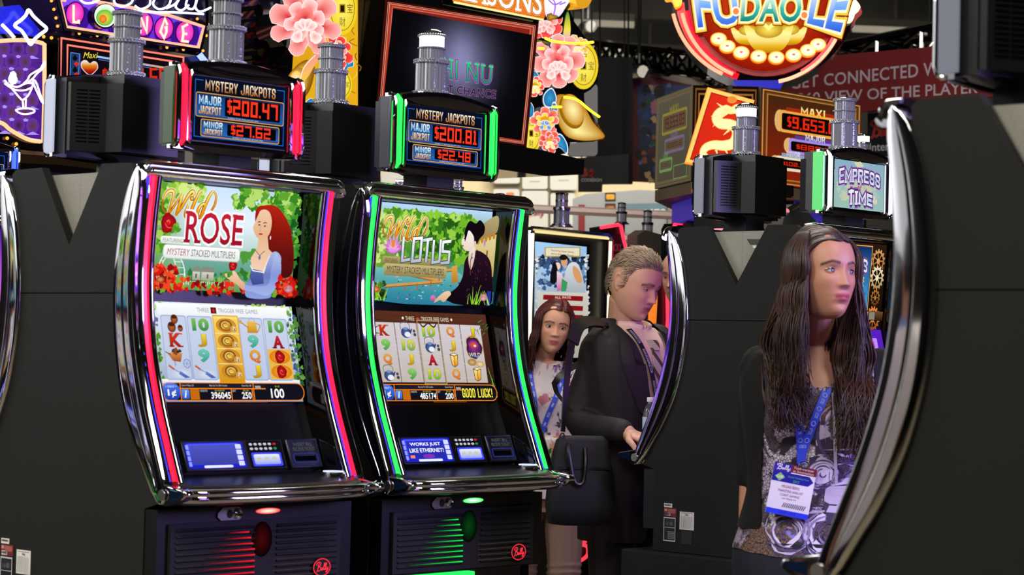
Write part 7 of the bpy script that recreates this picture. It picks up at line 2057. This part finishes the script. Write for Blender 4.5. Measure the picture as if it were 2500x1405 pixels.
# cuff
man.ribbon(tj, [(0.12, 1.23), (.165, 1.235)], .01, .003, 'breast_pocket', suit)
# printed lanyard over the shirt and lapel
def lany(a):
    for u in (.04, .30, .56, .80):
        a.text('WWW.NOVOMATIC.COM', 0, 0, 1, 1, '#dfe4ee', .03, warp=lambda p, q, u=u: (u + .20 * p, .2 + .6 * q))
both = bvh(shirt)
allv = MB(); 
for o_ in (shirt, jk): allv.add([tuple(v.co) for v in o_.data.vertices], [tuple(p.vertices) for p in o_.data.polygons])
ta = BVHTree.FromPolygons([V(v) for v in allv.v], allv.f)
man.ribbon(ta, [(-.082, 1.452), (-.072, 1.40), (-.045, 1.30), (-.015, 1.18), (.02, 1.06)], .020, .012, 'lanyard', mat('navy_lanyard', '#10121f', .6), draw=lany, step=10)
man.ribbon(ta, [(.082, 1.452), (.075, 1.40), (.06, 1.28), (.03, 1.06)], .020, .012, 'lanyard', mat('navy_lanyard', '#10121f', .6), step=10)
m = MB(); legs(man, .90, .48, mb=m, grow_=.018, z1=.08, x=.075); man.torso([(.80, 0, .0, .165, .138), (.90, 0, 0, .168, .138), (1.0, 0, 0, .160, .135)], m)
fused(m, 'trousers', suit, man.t, .007, 2, lambda c: c.z > .98)
shoes(man, M_GLOSS)
# swept-back greying hair
def crown(p, scale, hairline, n, seed, back):
    """short hairs over the scalp, combed along back"""
    rd = random.Random(seed); out = []
    while len(out) < n:
        th, ph = rd.uniform(0, 2 * pi), math.acos(rd.uniform(-.45, 1))
        x, y, z = sin(ph) * sin(th), sin(ph) * cos(th), cos(ph)
        q = V((x * .076, y * .094 + .004, .01 + z * .106))
        if not hairline(q): continue
        d = V(back(q)); nn = V((x / .076, y / .094, z / .106)).normalized()
        d = (d - nn * d.dot(nn)).normalized()
        L = rd.uniform(.03, .055) * scale * (.35 if abs(q.x) > .045 and -.03 < q.y < .06 and q.z < .08 else 1)
        P = [q - nn * .004, q + nn * .009 + d * L * .2, q + nn * .013 + d * L * .55, q + nn * .008 + d * L + V((rd.uniform(-.004, .004), rd.uniform(-.004, .004), rd.uniform(-.004, .003)))]
        out.append([tuple(p.hm @ v) for v in P])
    return out
def cap(p, hairline, name, m, thick=.010):
    n = 110; vs, fs, idx = [], [], {}
    for j in range(81):
        for i in range(n):
            ph, th = pi * .72 * j / 80 + .001, 2 * pi * i / n
            x, y, z = sin(ph) * sin(th), sin(ph) * cos(th), cos(ph)
            vs.append(V((x * (.0755 + thick), y * (.093 + thick) + .004, .012 + z * (.105 + thick))))
    for j in range(80):
        for i in range(n):
            f = (j * n + i, j * n + (i + 1) % n, (j + 1) * n + (i + 1) % n, (j + 1) * n + i)
            if all(hairline(vs[k]) for k in f): fs.append(f)
    mb = MB().add([tuple(p.hm @ v) for v in vs], fs)
    o = mb.build(name, m, p.t, fix=False, ang=180)
    sd_ = o.modifiers.new('thickness', 'SOLIDIFY'); sd_.thickness = .014
    return o
def man_line(q):
    if q.z < -.055 or (-.006 < q.y < .052 and abs(q.x) > .05 and q.z < .036): return False
    return q.z > interp([(-.1, .078), (-.07, .074), (-.04, .06), (-.022, .034), (-.012, -.008), (.0, -.012), (.004, .036), (.050, .036), (.056, -.055)], q.y)
grey = hair_mat('greying_hair', '#a08c74')
hcap = cap(man, man_line, 'hair', grey, .007)
strands('hair_strands', grey, hcap, crown(man, 1.0, man_line, 2600, 4, lambda q: (q.x * 3, 1.0, -.25 if q.y < 0 else -1.2)), .0015, .0006, 4)
# shoulder bag on his right hip
bl = to_local(at(1418, 1165, 7.42), loc_m, yaw_m)
bag = thing('shoulder_bag', 'black shoulder bag hanging at the hip of the man in the suit', 'bag', (0, 0, 0))
bw = at(1418, 1165, 7.45)
bag.location = (bw.x, bw.y, bw.z); bag.rotation_euler = (0, 0, R(12))
cloth = mat('black_canvas', '#0d0d10', .75, bump=.3, scale=300)
m = MB(); rings = []
for z, w, d in ((-.165, .06, .03), (-.16, .105, .05), (-.10, .118, .062), (0, .110, .06), (.08, .096, .05), (.125, .088, .036), (.14, .07, .02)):
    rings.append([(w * cos(2 * pi * k / 20) / (abs(cos(2 * pi * k / 20)) ** 5 + abs(sin(2 * pi * k / 20)) ** 5) ** .2, d * sin(2 * pi * k / 20) / (abs(cos(2 * pi * k / 20)) ** 5 + abs(sin(2 * pi * k / 20)) ** 5) ** .2 + .01 * sin(z * 30), z) for k in range(20)])
m.loft(rings).build('pouch', cloth, bag, ang=60)
for y in (-.062, .05): MB().tube(spline([(-.055, y * .7, .115), (-.058, y, .08), (-.04, y * 1.15, -.01), (-.01, y * 1.15, -.015), (.0, y, .05), (.002, y * .7, .10)], 6), .007, 7).build('handle', M_BLACK, bag)
MB().box((-.09, -.058, .028), (.09, -.05, .036)).build('seam', M_BLACK, bag)
sh = V((man.t.location)) + Matrix.Rotation(yaw_m, 3, 'Z') @ V((-.115, .0, 1.462))
iv = Matrix.Rotation(-R(12), 3, 'Z')
S_ = lambda p: tuple(iv @ (V(p) - bw))
fr_, bk_ = Matrix.Rotation(yaw_m, 3, 'Z') @ V((-.10, -.17, 1.2)) + loc_m, Matrix.Rotation(yaw_m, 3, 'Z') @ V((-.22, .13, 1.2)) + loc_m
stp = spline([S_(at(1374, 1055, 7.40)), S_(at(1381, 960, 7.42)), S_(at(1395, 850, 7.52)), S_(at(1420, 790, 7.60)), S_(sh + V((0, 0, .0))), S_(sh + V((.03, .08, -.06))), S_(bk_ + V((-.02, .03, .05))), S_(at(1470, 1060, 7.62))], 6)
def flat_strap(name, P, w, t, m, parent, up):
    mb = MB(); rings = []
    for i, p in enumerate(P):
        a, b = V(P[max(i - 1, 0)]), V(P[min(i + 1, len(P) - 1)]); tt = (b - a).normalized(); s1 = tt.cross(V(up)).normalized(); s2 = tt.cross(s1)
        rings.append([tuple(V(p) + s1 * w * x + s2 * t * y) for x, y in ((-1, -1), (1, -1), (1, 1), (-1, 1))])
    return mb.loft(rings).build(name, m, parent)
flat_strap('strap', stp, .012, .002, M_BLACK, bag, (.73, -.68, 1))
pad = stp[len(stp) // 2 - 8: len(stp) // 2 + 2]
flat_strap('shoulder_pad', pad, .024, .005, mat('worn_leather', '#1c1a1a', .35), bag, (.73, -.68, 1))
for p, q in ((at(1374, 1058, 7.40), at(1371, 1095, 7.42)),):
    a_, b_2 = V(S_(p)), V(S_(q)); c_ = (a_ + b_2) / 2
    MB().tube([c_ + V((.010 * cos(k * .6283), 0, .026 * sin(k * .6283))) for k in range(10)], .003, 6, True).build('buckle', M_CHROME, bag)
MB().tube([S_(at(1371, 1090, 7.42)), (-.088, -.01, .09)], .006, 6).build('clip', M_STEEL, bag)
# water bottle standing on the deck beside his hand
bp_ = V((.50, 7.425, 1.0445)); bx = at(1586, 1100, 7.44)
bt = thing('water_bottle', 'clear plastic water bottle with white cap on the deck by the suited man', 'bottle', (bx.x, bx.y, 1.046))
prof = [(.001, .003), (.020, .0), (.026, .004), (.0265, .02), (.025, .026), (.0265, .032), (.0262, .05), (.025, .056), (.0265, .062), (.0265, .10), (.026, .108), (.0235, .125), (.017, .142), (.011, .150), (.0105, .158)]
MB().lathe(prof, seg=28).build('body', mat('clear_plastic', '#f0f4ff', .06, trans=.92), bt, ang=60)
MB().lathe([(.0268, .062), (.0271, .063), (.0271, .104), (.0268, .105)], seg=28).build('paper_band', mat('bottle_label', '#b8d4f0', .5, vary=.3, scale=40), bt)
MB().lathe([(.0125, .156), (.013, .158), (.013, .170), (.012, .172), (.001, .172)], seg=24).build('cap', mat('white_plastic', '#f4f4f4', .4), bt)

# ------------------------------------------------------------------ the red-haired woman behind
loc_w = V((.155, 9.35, 0)); yaw_w = R(8)
wo = Person('red-haired woman in a white flowered blouse behind the man in the suit', loc_w, yaw_w, True, 1.6, '#d49c7c', '#b85a5a', '#3a1c14')
hw = to_local(at(1353, 798, 9.28), loc_w, yaw_w)
wo.set_head(hw, R(-2), R(4), R(8), .93)
wo.neck((-.02, .02, 1.33), .05, .044)
FW_ = [(z - .115, a + (-.0), b, c, d) for z, a, b, c, d in FEM]
wo.torso(FW_)
wo.limb([(-.165, .01, 1.275), (-.21, .03, 1.03), (-.20, -.03, .82)], [.042, .036, .032, .028, .022]); wo.limb([(.165, .01, 1.275), (.21, .03, 1.03), (.20, -.05, .82)], [.042, .036, .032, .028, .022])
for sg in (-1, 1): wo.hand((sg * .20, -.03, .82), (0, -.1, -1), (-sg, 0, 0), 1 if sg < 0 else -1, .4, .9)
legs(wo, .82, .44, .085)
wo.scalp = lin('#3a100c'); wo.finish(.0034, 2); wo.eyes('#2a1810', 1.0, (0, 0))
m = MB(); wo.torso(grow(FW_, .012, .012)[:-1] + [(1.33, 0, .014, .075, .068)], m)
for sg in (-1, 1): m.ball((sg * .072, -.088, 1.155), (.068, .055, .065), 14); m.ball((sg * .15, .01, 1.275), (.055, .055, .05), 12)
m.tube([(0, .0, 1.0), (0, 0, .80), (0, 0, .72)], [.150, .178, .19], 24)
bl_m = print_mat('flowered_blouse', '#e4d8d4', [('#c87a88', 12, .585, 1), ('#8a5a9a', 14, .61, 5), ('#3a4048', 18, .63, 9), ('#d89a70', 13, .62, 14)])
bls = fused(m, 'blouse', bl_m, wo.t, .006, 3, lambda c: c.z > 1.35 - .55 * max(0, -c.y) + 2.2 * c.x * c.x or c.z < .745)
tb = bvh(bls)
blue = mat('blue_lanyard', '#3a50d8', .6)
def blu(a):
    for k in range(9): a.text('✲' if k % 2 else 'G2E', 0, 0, 1, 1, '#c8d0ff', .02, warp=lambda p, q, k=k: (.05 + k * .1 + .05 * p, .25 + .5 * q))
wo.ribbon(tb, [(-.085, 1.315), (-.080, 1.24), (-.062, 1.10), (-.045, .985)], .022, .006, 'lanyard', blue, draw=blu, step=8)
wo.ribbon(tb, [(.075, 1.325), (.050, 1.24), (-.005, 1.10), (-.042, .985)], .022, .006, 'lanyard', blue, draw=blu, step=8)
def badge(p, tree, x, z, w, h, off, draw, m, tiltz=0.0, name='badge'):
    hz = tree.ray_cast(V((x, -1, z - h / 2)), V((0, 1, 0)))[0] or V((0, -.15, 0))
    y = hz.y - off
    ob = MB().box((-w / 2, -.001, -h), (w / 2, .001, 0)).build(name, m, p.t, mw=Matrix.Translation((x, y, z)) @ Matrix.Rotation(tiltz, 4, 'Y'))
    a = Art(flat((-w / 2, -.0012, 0), (w, 0, 0), (0, 0, -h), (0, -1, 0)))
    draw(a); a.build('print', ob, m=painted(.4))
    return ob
def green_badge(a):
    a.rect(0, 0, 1, 1, ('#7a3a20', '#4a8a20', '#1c4a10')); rd = random.Random(6)
    for i in range(40): a.blob(rd.random(), rd.random(), .09, rd.choice(['#7af03a', '#3ac020', '#c8f08a', '#2a6a18', '#d8a080', '#b0e0d0']), i, 10, .5)
    a.text('Meet Your', .2, .70, .75, .1, '#f4fff0', .02); a.text('Gaming World', .05, .83, .92, .1, '#f4fff0', .02)
badge(wo, tb, -.045, .955, .085, .118, .012, green_badge, M_WHITE)
MB().tube([(-.045, (tb.ray_cast(V((-.045, -1, .97)), V((0, 1, 0)))[0] or V((0, -.15, 0))).y - .01, .99), (-.045, (tb.ray_cast(V((-.045, -1, .95)), V((0, 1, 0)))[0] or V((0, -.15, 0))).y - .012, .955)], .005, 6).build('clip', M_CHROME, wo.t)
m = MB(); legs(wo, .84, .44, .085, m, .016, .10); wo.torso([(.70, 0, 0, .168, .12), (.80, 0, 0, .17, .12), (.88, 0, 0, .16, .115)], m)
for sg in (-1, 1):
    for z in (.40, .425, .455, .36): m.tube([(sg * .095 + .073 * cos(t * .6283), -.012 + .073 * sin(t * .6283), z + .006 * sin(t)) for t in range(10)], .006, 6, True)
fused(m, 'trousers', mat('beige_trousers', '#a88a74', .8), wo.t, .006, 1, lambda c: c.z > .86)
shoes(wo, M_BLACK)
flat_strap('bag_strap', spline([(-.150, -.112, 1.00), (-.142, -.118, 1.12), (-.134, -.100, 1.22), (-.130, -.045, 1.318), (-.130, .04, 1.325), (-.134, .10, 1.22), (-.14, .115, 1.05)], 6), .017, .003, M_BLACK, wo.t, (0, -1, .2))
MB().tube([tuple(wo.hm @ V(q)) for q in ((-.077, -.004, -.034), (-.079, -.008, -.06), (-.080, -.006, -.09), (-.080, -.006, -.105))], .003, 6).build('earring', mat('pale_gold', '#f0e0a8', .25, 1.0), wo.t)
def fall(p, n, seed, part, zend, opening, spread=1.0, rear=False, wave=.006):
    """long hair: from the parting over the skull, then down to zend"""
    rd = random.Random(seed); out = []
    for i in range(n):
        side = -1 if rd.random() < .5 + (part * 4) else 1
        t = rd.random()
        root = V((part + side * rd.uniform(.001, .012), lerp(-.078, .075, t), .118 - 5.6 * (lerp(-.078, .075, t) - .005) ** 2))
        az = lerp(opening, 178, t ** .85 + rd.uniform(-.05, .05))          # 0 = face front, 180 = nape
        az = max(opening, min(180, az))
        a = R(az) * side
        k = rd.uniform(1.0, 1.16) * spread
        rim = lambda ph, k=k: V((sin(a) * .081 * sin(ph) * k, -cos(a) * (.099 if az < 90 else .102) * sin(ph) * k + .004, .008 + .111 * cos(ph) * (k ** .5)))
        fr = max(0, 1 - t * 2.2)
        P = [root, root.lerp(rim(R(lerp(38, 60, fr))), .6) + V((0, 0, .012 * (1 - fr) + .003)), rim(R(lerp(52, 68, fr))), rim(R(lerp(78, 84, fr))), rim(R(104))]
        e = P[-1]
        drop = zend + rd.uniform(-.03, .05)
        w1 = rd.uniform(-1, 1) * wave
        out_ = V((sin(a), -cos(a), 0))
        P += [e + V((0, 0, -.05)) + out_ * (.006 + w1), e + V((0, 0, (drop - e.z) * .55)) + out_ * (.012 - w1) + V((rd.uniform(-1, 1) * wave, rd.uniform(-1, 1) * wave, 0)), V((e.x, e.y, drop)) + out_ * (.004 + w1) + V((rd.uniform(-2, 2) * wave, rd.uniform(-2, 2) * wave, 0))]
        out.append([tuple(p.hm @ V(q)) for q in spline([tuple(v) for v in P], 3)])
    return out
def fem_line(q): return q.z > interp([(-.1, .112), (-.06, .102), (-.02, .06), (.01, .0), (.03, -.06)], q.y)
red = hair_mat('dark_red_hair', '#4a140f')
hcap = cap(wo, fem_line, 'hair', red, .004)
strands('hair_strands', red, hcap, fall(wo, 900, 3, .020, -.20, 54, 1.02), .0030, .0010, 4)

# ------------------------------------------------------------------ the long-haired woman in front
loc_f = V((.772, 5.60, 0)); yaw_f = R(2)
la = Person('long-haired brunette woman in a black cardigan and printed top, looking to the right', loc_f, yaw_f, True, 1.69, '#c08a72', '#b04a58', '#20140f')
hf = to_local(at(2010, 668, 5.47), loc_f, yaw_f)
la.set_head(hf, R(28), R(-3), R(2), .97)
la.neck((.012, .02, 1.40), .052, .046)
FL = [(z - .045, .01 * (z - 1) , b, c * 1.02, d) for z, a, b, c, d in FEM]
la.torso(FL)
for sg in (-1, 1): la.body.ball((sg * .07, -.085, 1.215), (.06, .05, .06), 12)
AR = [V((-.128, .015, 1.345)), V((-.134, .075, 1.09)), V((-.152, .02, .865))]
AL = [V((.178, .01, 1.345)), V((.235, .06, 1.09)), V((.22, -.04, .865))]
la.limb(AR, [.045, .039, .034, .029, .022]); la.limb(AL, [.045, .039, .034, .029, .022])
la.hand(AR[2] + V((0, -.003, -.01)), (-.06, -.12, -1), (1, .2, 0), 1, .45, .95); la.hand(AL[2], (.1, -.1, -1), (-1, .2, 0), -1, .45, .95)
legs(la, .84, .46, .088)
la.scalp = lin('#2a1812'); la.finish(.003, 2); la.eyes('#20140e', .78, (.10, .0))
m = MB(); la.torso([(.78, -.002, 0, .205, .150)] + grow(FL, .016, .016)[1:-2] + [(1.385, .004, .01, .12, .08)], m)
for sg in (-1, 1): m.ball((sg * .07, -.09, 1.21), (.068, .056, .068), 14)
top_m = print_mat('rose_print_top', '#5a4a58', [('#b8a8c8', 7.5, .50, 2), ('#2c2430', 8.5, .53, 6), ('#d8d0e4', 9, .60, 21), ('#7a5a4c', 6.5, .58, 11), ('#1c1822', -130, .05, 3), ('#8a80d0', 5.5, .63, 31)])
top = fused(m, 'printed_top', top_m, la.t, .006, 3, lambda c: c.z > 1.395 - .9 * max(0, -c.y) + 5 * c.x * c.x or c.z < .855 - .12 * c.x)
tt = bvh(top)
def swirl(cx, cz, r, n=5):
    """a printed rose: pale petals round a dark spiral, lying in the cloth"""
    def mp(u, v, d):
        h = tt.ray_cast(V((u, -1, v)), V((0, 1, 0)))[0]
        return (u, (h.y if h else -.12) - .0012 - d * .4, v)
    a = Art(mp)
    rd = random.Random(int(abs(cx) * 999) + n)
    a.blob(cx, cz, r * 1.12, '#3a2f52', 3, 22, .22)
    a.blob(cx, cz, r, '#c4b8e0', int(r * 1000), 26, .14)
    a.blob(cx - r * .1, cz + r * .05, r * .7, '#ddd4f4', int(r * 900), 22, .12)
    for k in range(1, 6):
        q = r * k / 5.4
        for j in range(3):
            t0 = rd.uniform(0, 6.28); L = rd.uniform(1.2, 2.2)
            P = [(cx + q * cos(t0 + L * i / 9) * (1 + .06 * i / 9), cz + q * .92 * sin(t0 + L * i / 9) * (1 + .06 * i / 9)) for i in range(10)]
            a.stroke(P, [r * .085 * sin(pi * (i + .4) / 10) + r * .01 for i in range(10)], '#54457c' if (j + k) % 2 else '#8a7cb4')
    return a
for cx, cz, r in ((.080, 1.180, .088), (.100, 1.00, .078), (.03, .925, .066), (.015, 1.075, .04), (-.07, .93, .055), (.125, .90, .06)):
    swirl(cx, cz, r).build('printed_rose', top, m=painted(.7))
chain = [(.035, 1.28), (.04, 1.18), (.05, 1.05), (.06, .95), (.085, .87)]
la.ribbon(tt, chain, .008, .003, 'printed_chain', mat('chain_print', '#b8b0c8', .6), parent=top)
card_m = mat('black_knit', '#050506', .9, bump=.4, scale=260)
m = MB(); la.torso([(.90, -.002, .012, .19, .125)] + grow(FL, .022, .020)[2:-2] + [(1.40, .004, .012, .14, .09)], m)
for a_ in (AR, AL):
    e = a_[1].lerp(a_[2], .13)
    la.limb([a_[0], a_[1].lerp(a_[0], .5) + V((0, .008, 0)), e], [.053, .050, .046], m)
    m.ball(tuple(a_[0] + V((0, 0, -.005))), (.056, .058, .052), 12)
fused(m, 'cardigan', card_m, la.t, .006, 3, lambda c: (c.y < .02 and -.135 < c.x < .150 and c.z < 1.6) or c.z < .93 or c.z > 1.405 + .0 * c.x)
ft = MB()
for o_ in (top,): ft.add([tuple(v.co) for v in o_.data.vertices], [tuple(p.vertices) for p in o_.data.polygons])
lan_m = mat('bright_blue_lanyard', '#3048f0', .55)
def blu2(a):
    for k in range(6): a.text('⬡', 0, 0, 1, 1, '#b0b8ff', .02, warp=lambda p, q, k=k: (.15 + k * .14 + .04 * p, .2 + .6 * q)); a.text('G2E', 0, 0, 1, 1, '#a8b4ff', .01, warp=lambda p, q, k=k: (.21 + k * .14 + .05 * p, .3 + .4 * q))
la.ribbon(tt, [(-.058, 1.36), (-.066, 1.30), (-.056, 1.22), (-.042, 1.13)], .021, .008, 'lanyard', lan_m, draw=blu2, step=8)
la.ribbon(tt, [(.040, 1.36), (.024, 1.30), (-.010, 1.22), (-.040, 1.13)], .021, .009, 'lanyard', lan_m, draw=blu2, step=8)
la.ribbon(tt, [(-.041, 1.14), (-.042, 1.100)], .022, .010, 'lanyard', lan_m)
def name_badge(a):
    a.rect(0, 0, 1, 1, ('#f4f0ff', '#e4e0f8')); a.rect(0, 0, 1, .15, '#7a1c3a'); a.rect(0, 0, .42, .17, '#3a2ab0'); script_logo(a, .04, .015, .36, .13, '#e8e4ff', .018)
    a.text('Your Partner', .46, .02, .48, .05, '#f0e0e8'); a.text('in Innovation', .46, .085, .48, .05, '#f0e0e8')
    a.poly([(.0, .17), (.86, .17), (.97, .27), (.86, .36), (0, .36)], '#2420a8'); a.poly([(.06, .265), (.18, .18), (.30, .265), (.18, .35)], '#8ac08a'); a.text('G2E', .10, .24, .16, .05, '#f0fff0', .02)
    a.text('Global Gaming Expo', .36, .22, .50, .045, '#5ab85a'); a.text('2013', .5, .29, .14, .05, '#5ab85a', .01)
    a.text('MEGAN BERRI', .26, .41, .42, .055, '#b0587a', .02); a.text('MARKETING ANALYST', .20, .50, .58, .048, '#8a5a80', .01); a.text('COAST GAMING', .26, .58, .46, .045, '#8a5a80', .01); a.text('LAS VEGAS, NV', .32, .655, .34, .035, '#8a5a80')
    for i in range(12): a.stroke([(.36 + i * .045, .84), (.40 + i * .045, .75)], .02, '#6a6488')
    a.rect(0, .895, 1, .105, '#2a40f0'); a.text('EXHIBIT ONLY', .3, .925, .4, .045, '#1a2890', .01)
badge(la, tt, -.056, 1.096, .108, .128, .022, name_badge, M_WHITE, R(10))
MB().tube([(-.043 + .011 * cos(k * .5236), -.172, 1.099 + .009 * sin(k * .5236)) for k in range(12)], .0022, 6, True).build('ring', M_CHROME, la.t)
m = MB(); legs(la, .86, .46, .088, m, .014, .10); la.torso([(.74, 0, 0, .182, .128), (.84, 0, 0, .192, .135), (.92, 0, 0, .182, .130)], m)
fused(m, 'trousers', mat('navy_trousers', '#141a2c', .8), la.t, .006, 1, lambda c: c.z > .90)
shoes(la, M_BLACK)
brown = hair_mat('brunette_hair', '#38221a', rough=.45)
lady_line = fem_line
hcap = cap(la, lady_line, 'hair', brown, .004)
Lh = fall(la, 1300, 8, .004, -.30, 66, 1.05, wave=.010)
def heavy(n, seed):
    """the long front tresses lying over the shoulders and chest"""
    rd = random.Random(seed); out = []
    for i in range(n):
        side = -1 if i % 2 else 1
        az = R(rd.uniform(68, 125)) * side; k = rd.uniform(1.02, 1.2)
        e = la.hm @ V((sin(az) * .083 * k, -cos(az) * .098 * k, -.02))
        t0 = la.hm @ V((sin(az) * .06, -cos(az) * .06 + .01, .105)); t1 = la.hm @ V((sin(az) * .082 * k, -cos(az) * .094 * k, .055))
        if side < 0: mid, end = V((-.090 + rd.uniform(-.045, .04), -.06 + rd.uniform(-.04, .02), 1.37)), V((-.078 + rd.uniform(-.05, .055), -.150 + rd.uniform(-.02, .01), 1.24 + rd.uniform(-.06, .05)))
        else: mid, end = V((.088 + rd.uniform(-.05, .05), -.08 + rd.uniform(-.03, .02), 1.34)), V((.080 + rd.uniform(-.05, .065), -.165 + rd.uniform(-.03, .02), 1.165 + rd.uniform(-.05, .07)))
        mid2 = mid.lerp(end, .55) + V((rd.uniform(-.02, .02), -.025, 0))
        out.append(spline([tuple(v) for v in (t0, t1, e, mid + V((0, 0, .06)), mid, mid2, end)], 4))
    return out
strands('hair_strands', brown, hcap, Lh + heavy(900, 5), .0028, .0008, 4)

# ------------------------------------------------------------------ the man in denim half hidden by the chrome trim
loc_d = V((.735, 9.4, 0)); yaw_d = R(-42)
de = Person('grey-bearded man in a denim shirt, half hidden behind chrome trim', loc_d, yaw_d, False, 1.76, '#c08a70', '#a0605a', '#4a3c34')
de.beard = '#8a7c74'
hd_ = to_local(at(1664, 674, 9.35), loc_d, yaw_d)
de.set_head(hd_, R(4), R(8), 0, 1.0)
de.neck((0, .03, 1.42), .064, .058); de.torso(MALE)
for sg in (-1, 1):
    de.limb([(sg * .185, .01, 1.40), (sg * .24, .05, 1.12), (sg * .22, -.06, .9)], [.055, .046, .04, .034, .027]); de.hand((sg * .22, -.06, .9), (0, -.2, -1), (-sg, 0, 0), 1 if sg < 0 else -1, .4)
legs(de, .88, .48); de.scalp = lin('#5a5048'); de.finish(.004, 2); de.eyes('#3a3028', .8)
m = MB(); de.torso(grow(MALE, .02, .02), m)
for sg in (-1, 1): de.limb([(sg * .185, .01, 1.40), (sg * .24, .05, 1.12), (sg * .22, -.05, .93)], [.075, .064, .056, .05, .042], m)
dshirt = fused(m, 'denim_shirt', mat('denim', '#3a4a66', .85, vary=.35, scale=120, vscale=14), de.t, .007, 2, lambda c: c.z > 1.45 - .3 * max(0, -c.y) or c.z < .84 or (c.y < -.02 and abs(c.x) < .03 and c.z > 1.05))
m = MB(); de.torso(grow(MALE, .008, .008), m); fused(m, 'undershirt', mat('white_cotton', '#d8d8dc', .8), de.t, .008, 1, lambda c: c.z > 1.43 - .3 * max(0, -c.y))
for k in range(4): MB().ball((-.045, -.155, 1.36 - k * .09), (.006, .004, .006), 8).build('button', M_WHITE, de.t)
m = MB(); legs(de, .90, .48, mb=m, grow_=.02, z1=.08); de.torso([(.8, 0, 0, .178, .135), (.98, 0, 0, .175, .133)], m); fused(m, 'trousers', mat('dark_trousers', '#1c1c20', .8), de.t, .008, 1)
shoes(de, M_BLACK)
hcap = cap(de, man_line, 'hair', hair_mat('short_grey_hair', '#6a6058'), .003)

# ------------------------------------------------------------------ the man in the pale polo shirt mirrored in the near chrome trim
loc_p = V((-1.75, 2.85, 0)); yaw_p = R(-80)
po_ = Person('man in a pale polo shirt with a blue collar, mirrored in the nearest chrome trim', loc_p, yaw_p, False, 1.82, '#b8805c', '#8a504a', '#20140e')
po_.set_head((0, -.01, 1.60), 0, R(5), 0, 1.0); po_.neck((0, .03, 1.42), .064, .058); po_.torso(MALE)
for sg in (-1, 1):
    po_.limb([(sg * .185, .01, 1.40), (sg * .25, .03, 1.12), (sg * .24, -.08, .9)], [.055, .046, .04, .034, .027]); po_.hand((sg * .24, -.08, .9), (0, -.2, -1), (-sg, 0, 0), 1 if sg < 0 else -1, .4)
legs(po_, .88, .48); po_.finish(.005, 2); po_.eyes('#2a1a10', .9)
m = MB(); po_.torso(grow(MALE, .022, .022), m)
for sg in (-1, 1): po_.limb([(sg * .185, .01, 1.40), (sg * .225, .025, 1.24), (sg * .24, .03, 1.17)], [.08, .076, .072], m)
fused(m, 'polo_shirt', mat('pale_cotton', '#d8d0c4', .85), po_.t, .008, 2, lambda c: c.z > 1.46 - .2 * max(0, -c.y) or c.z < .84)
MB().loft([[(.085 * k * cos(2 * pi * i / 24), .02 + .08 * k * sin(2 * pi * i / 24), z - .03 * (sin(2 * pi * i / 24) < -.5)) for i in range(24)] for k, z in ((1.12, 1.44), (1.0, 1.475), (.92, 1.48), (.98, 1.45))], True, False).build('collar', mat('blue_collar', '#4a6aa8', .8), po_.t)
m = MB(); legs(po_, .90, .48, mb=m, grow_=.02, z1=.08); po_.torso([(.8, 0, 0, .178, .135), (.98, 0, 0, .175, .133)], m); fused(m, 'trousers', mat('dark_trousers', '#1c1c20', .8), po_.t, .008, 1)
shoes(po_, M_BLACK)
hcap = cap(po_, man_line, 'hair', hair_mat('dark_hair', '#1c120c'), .008)
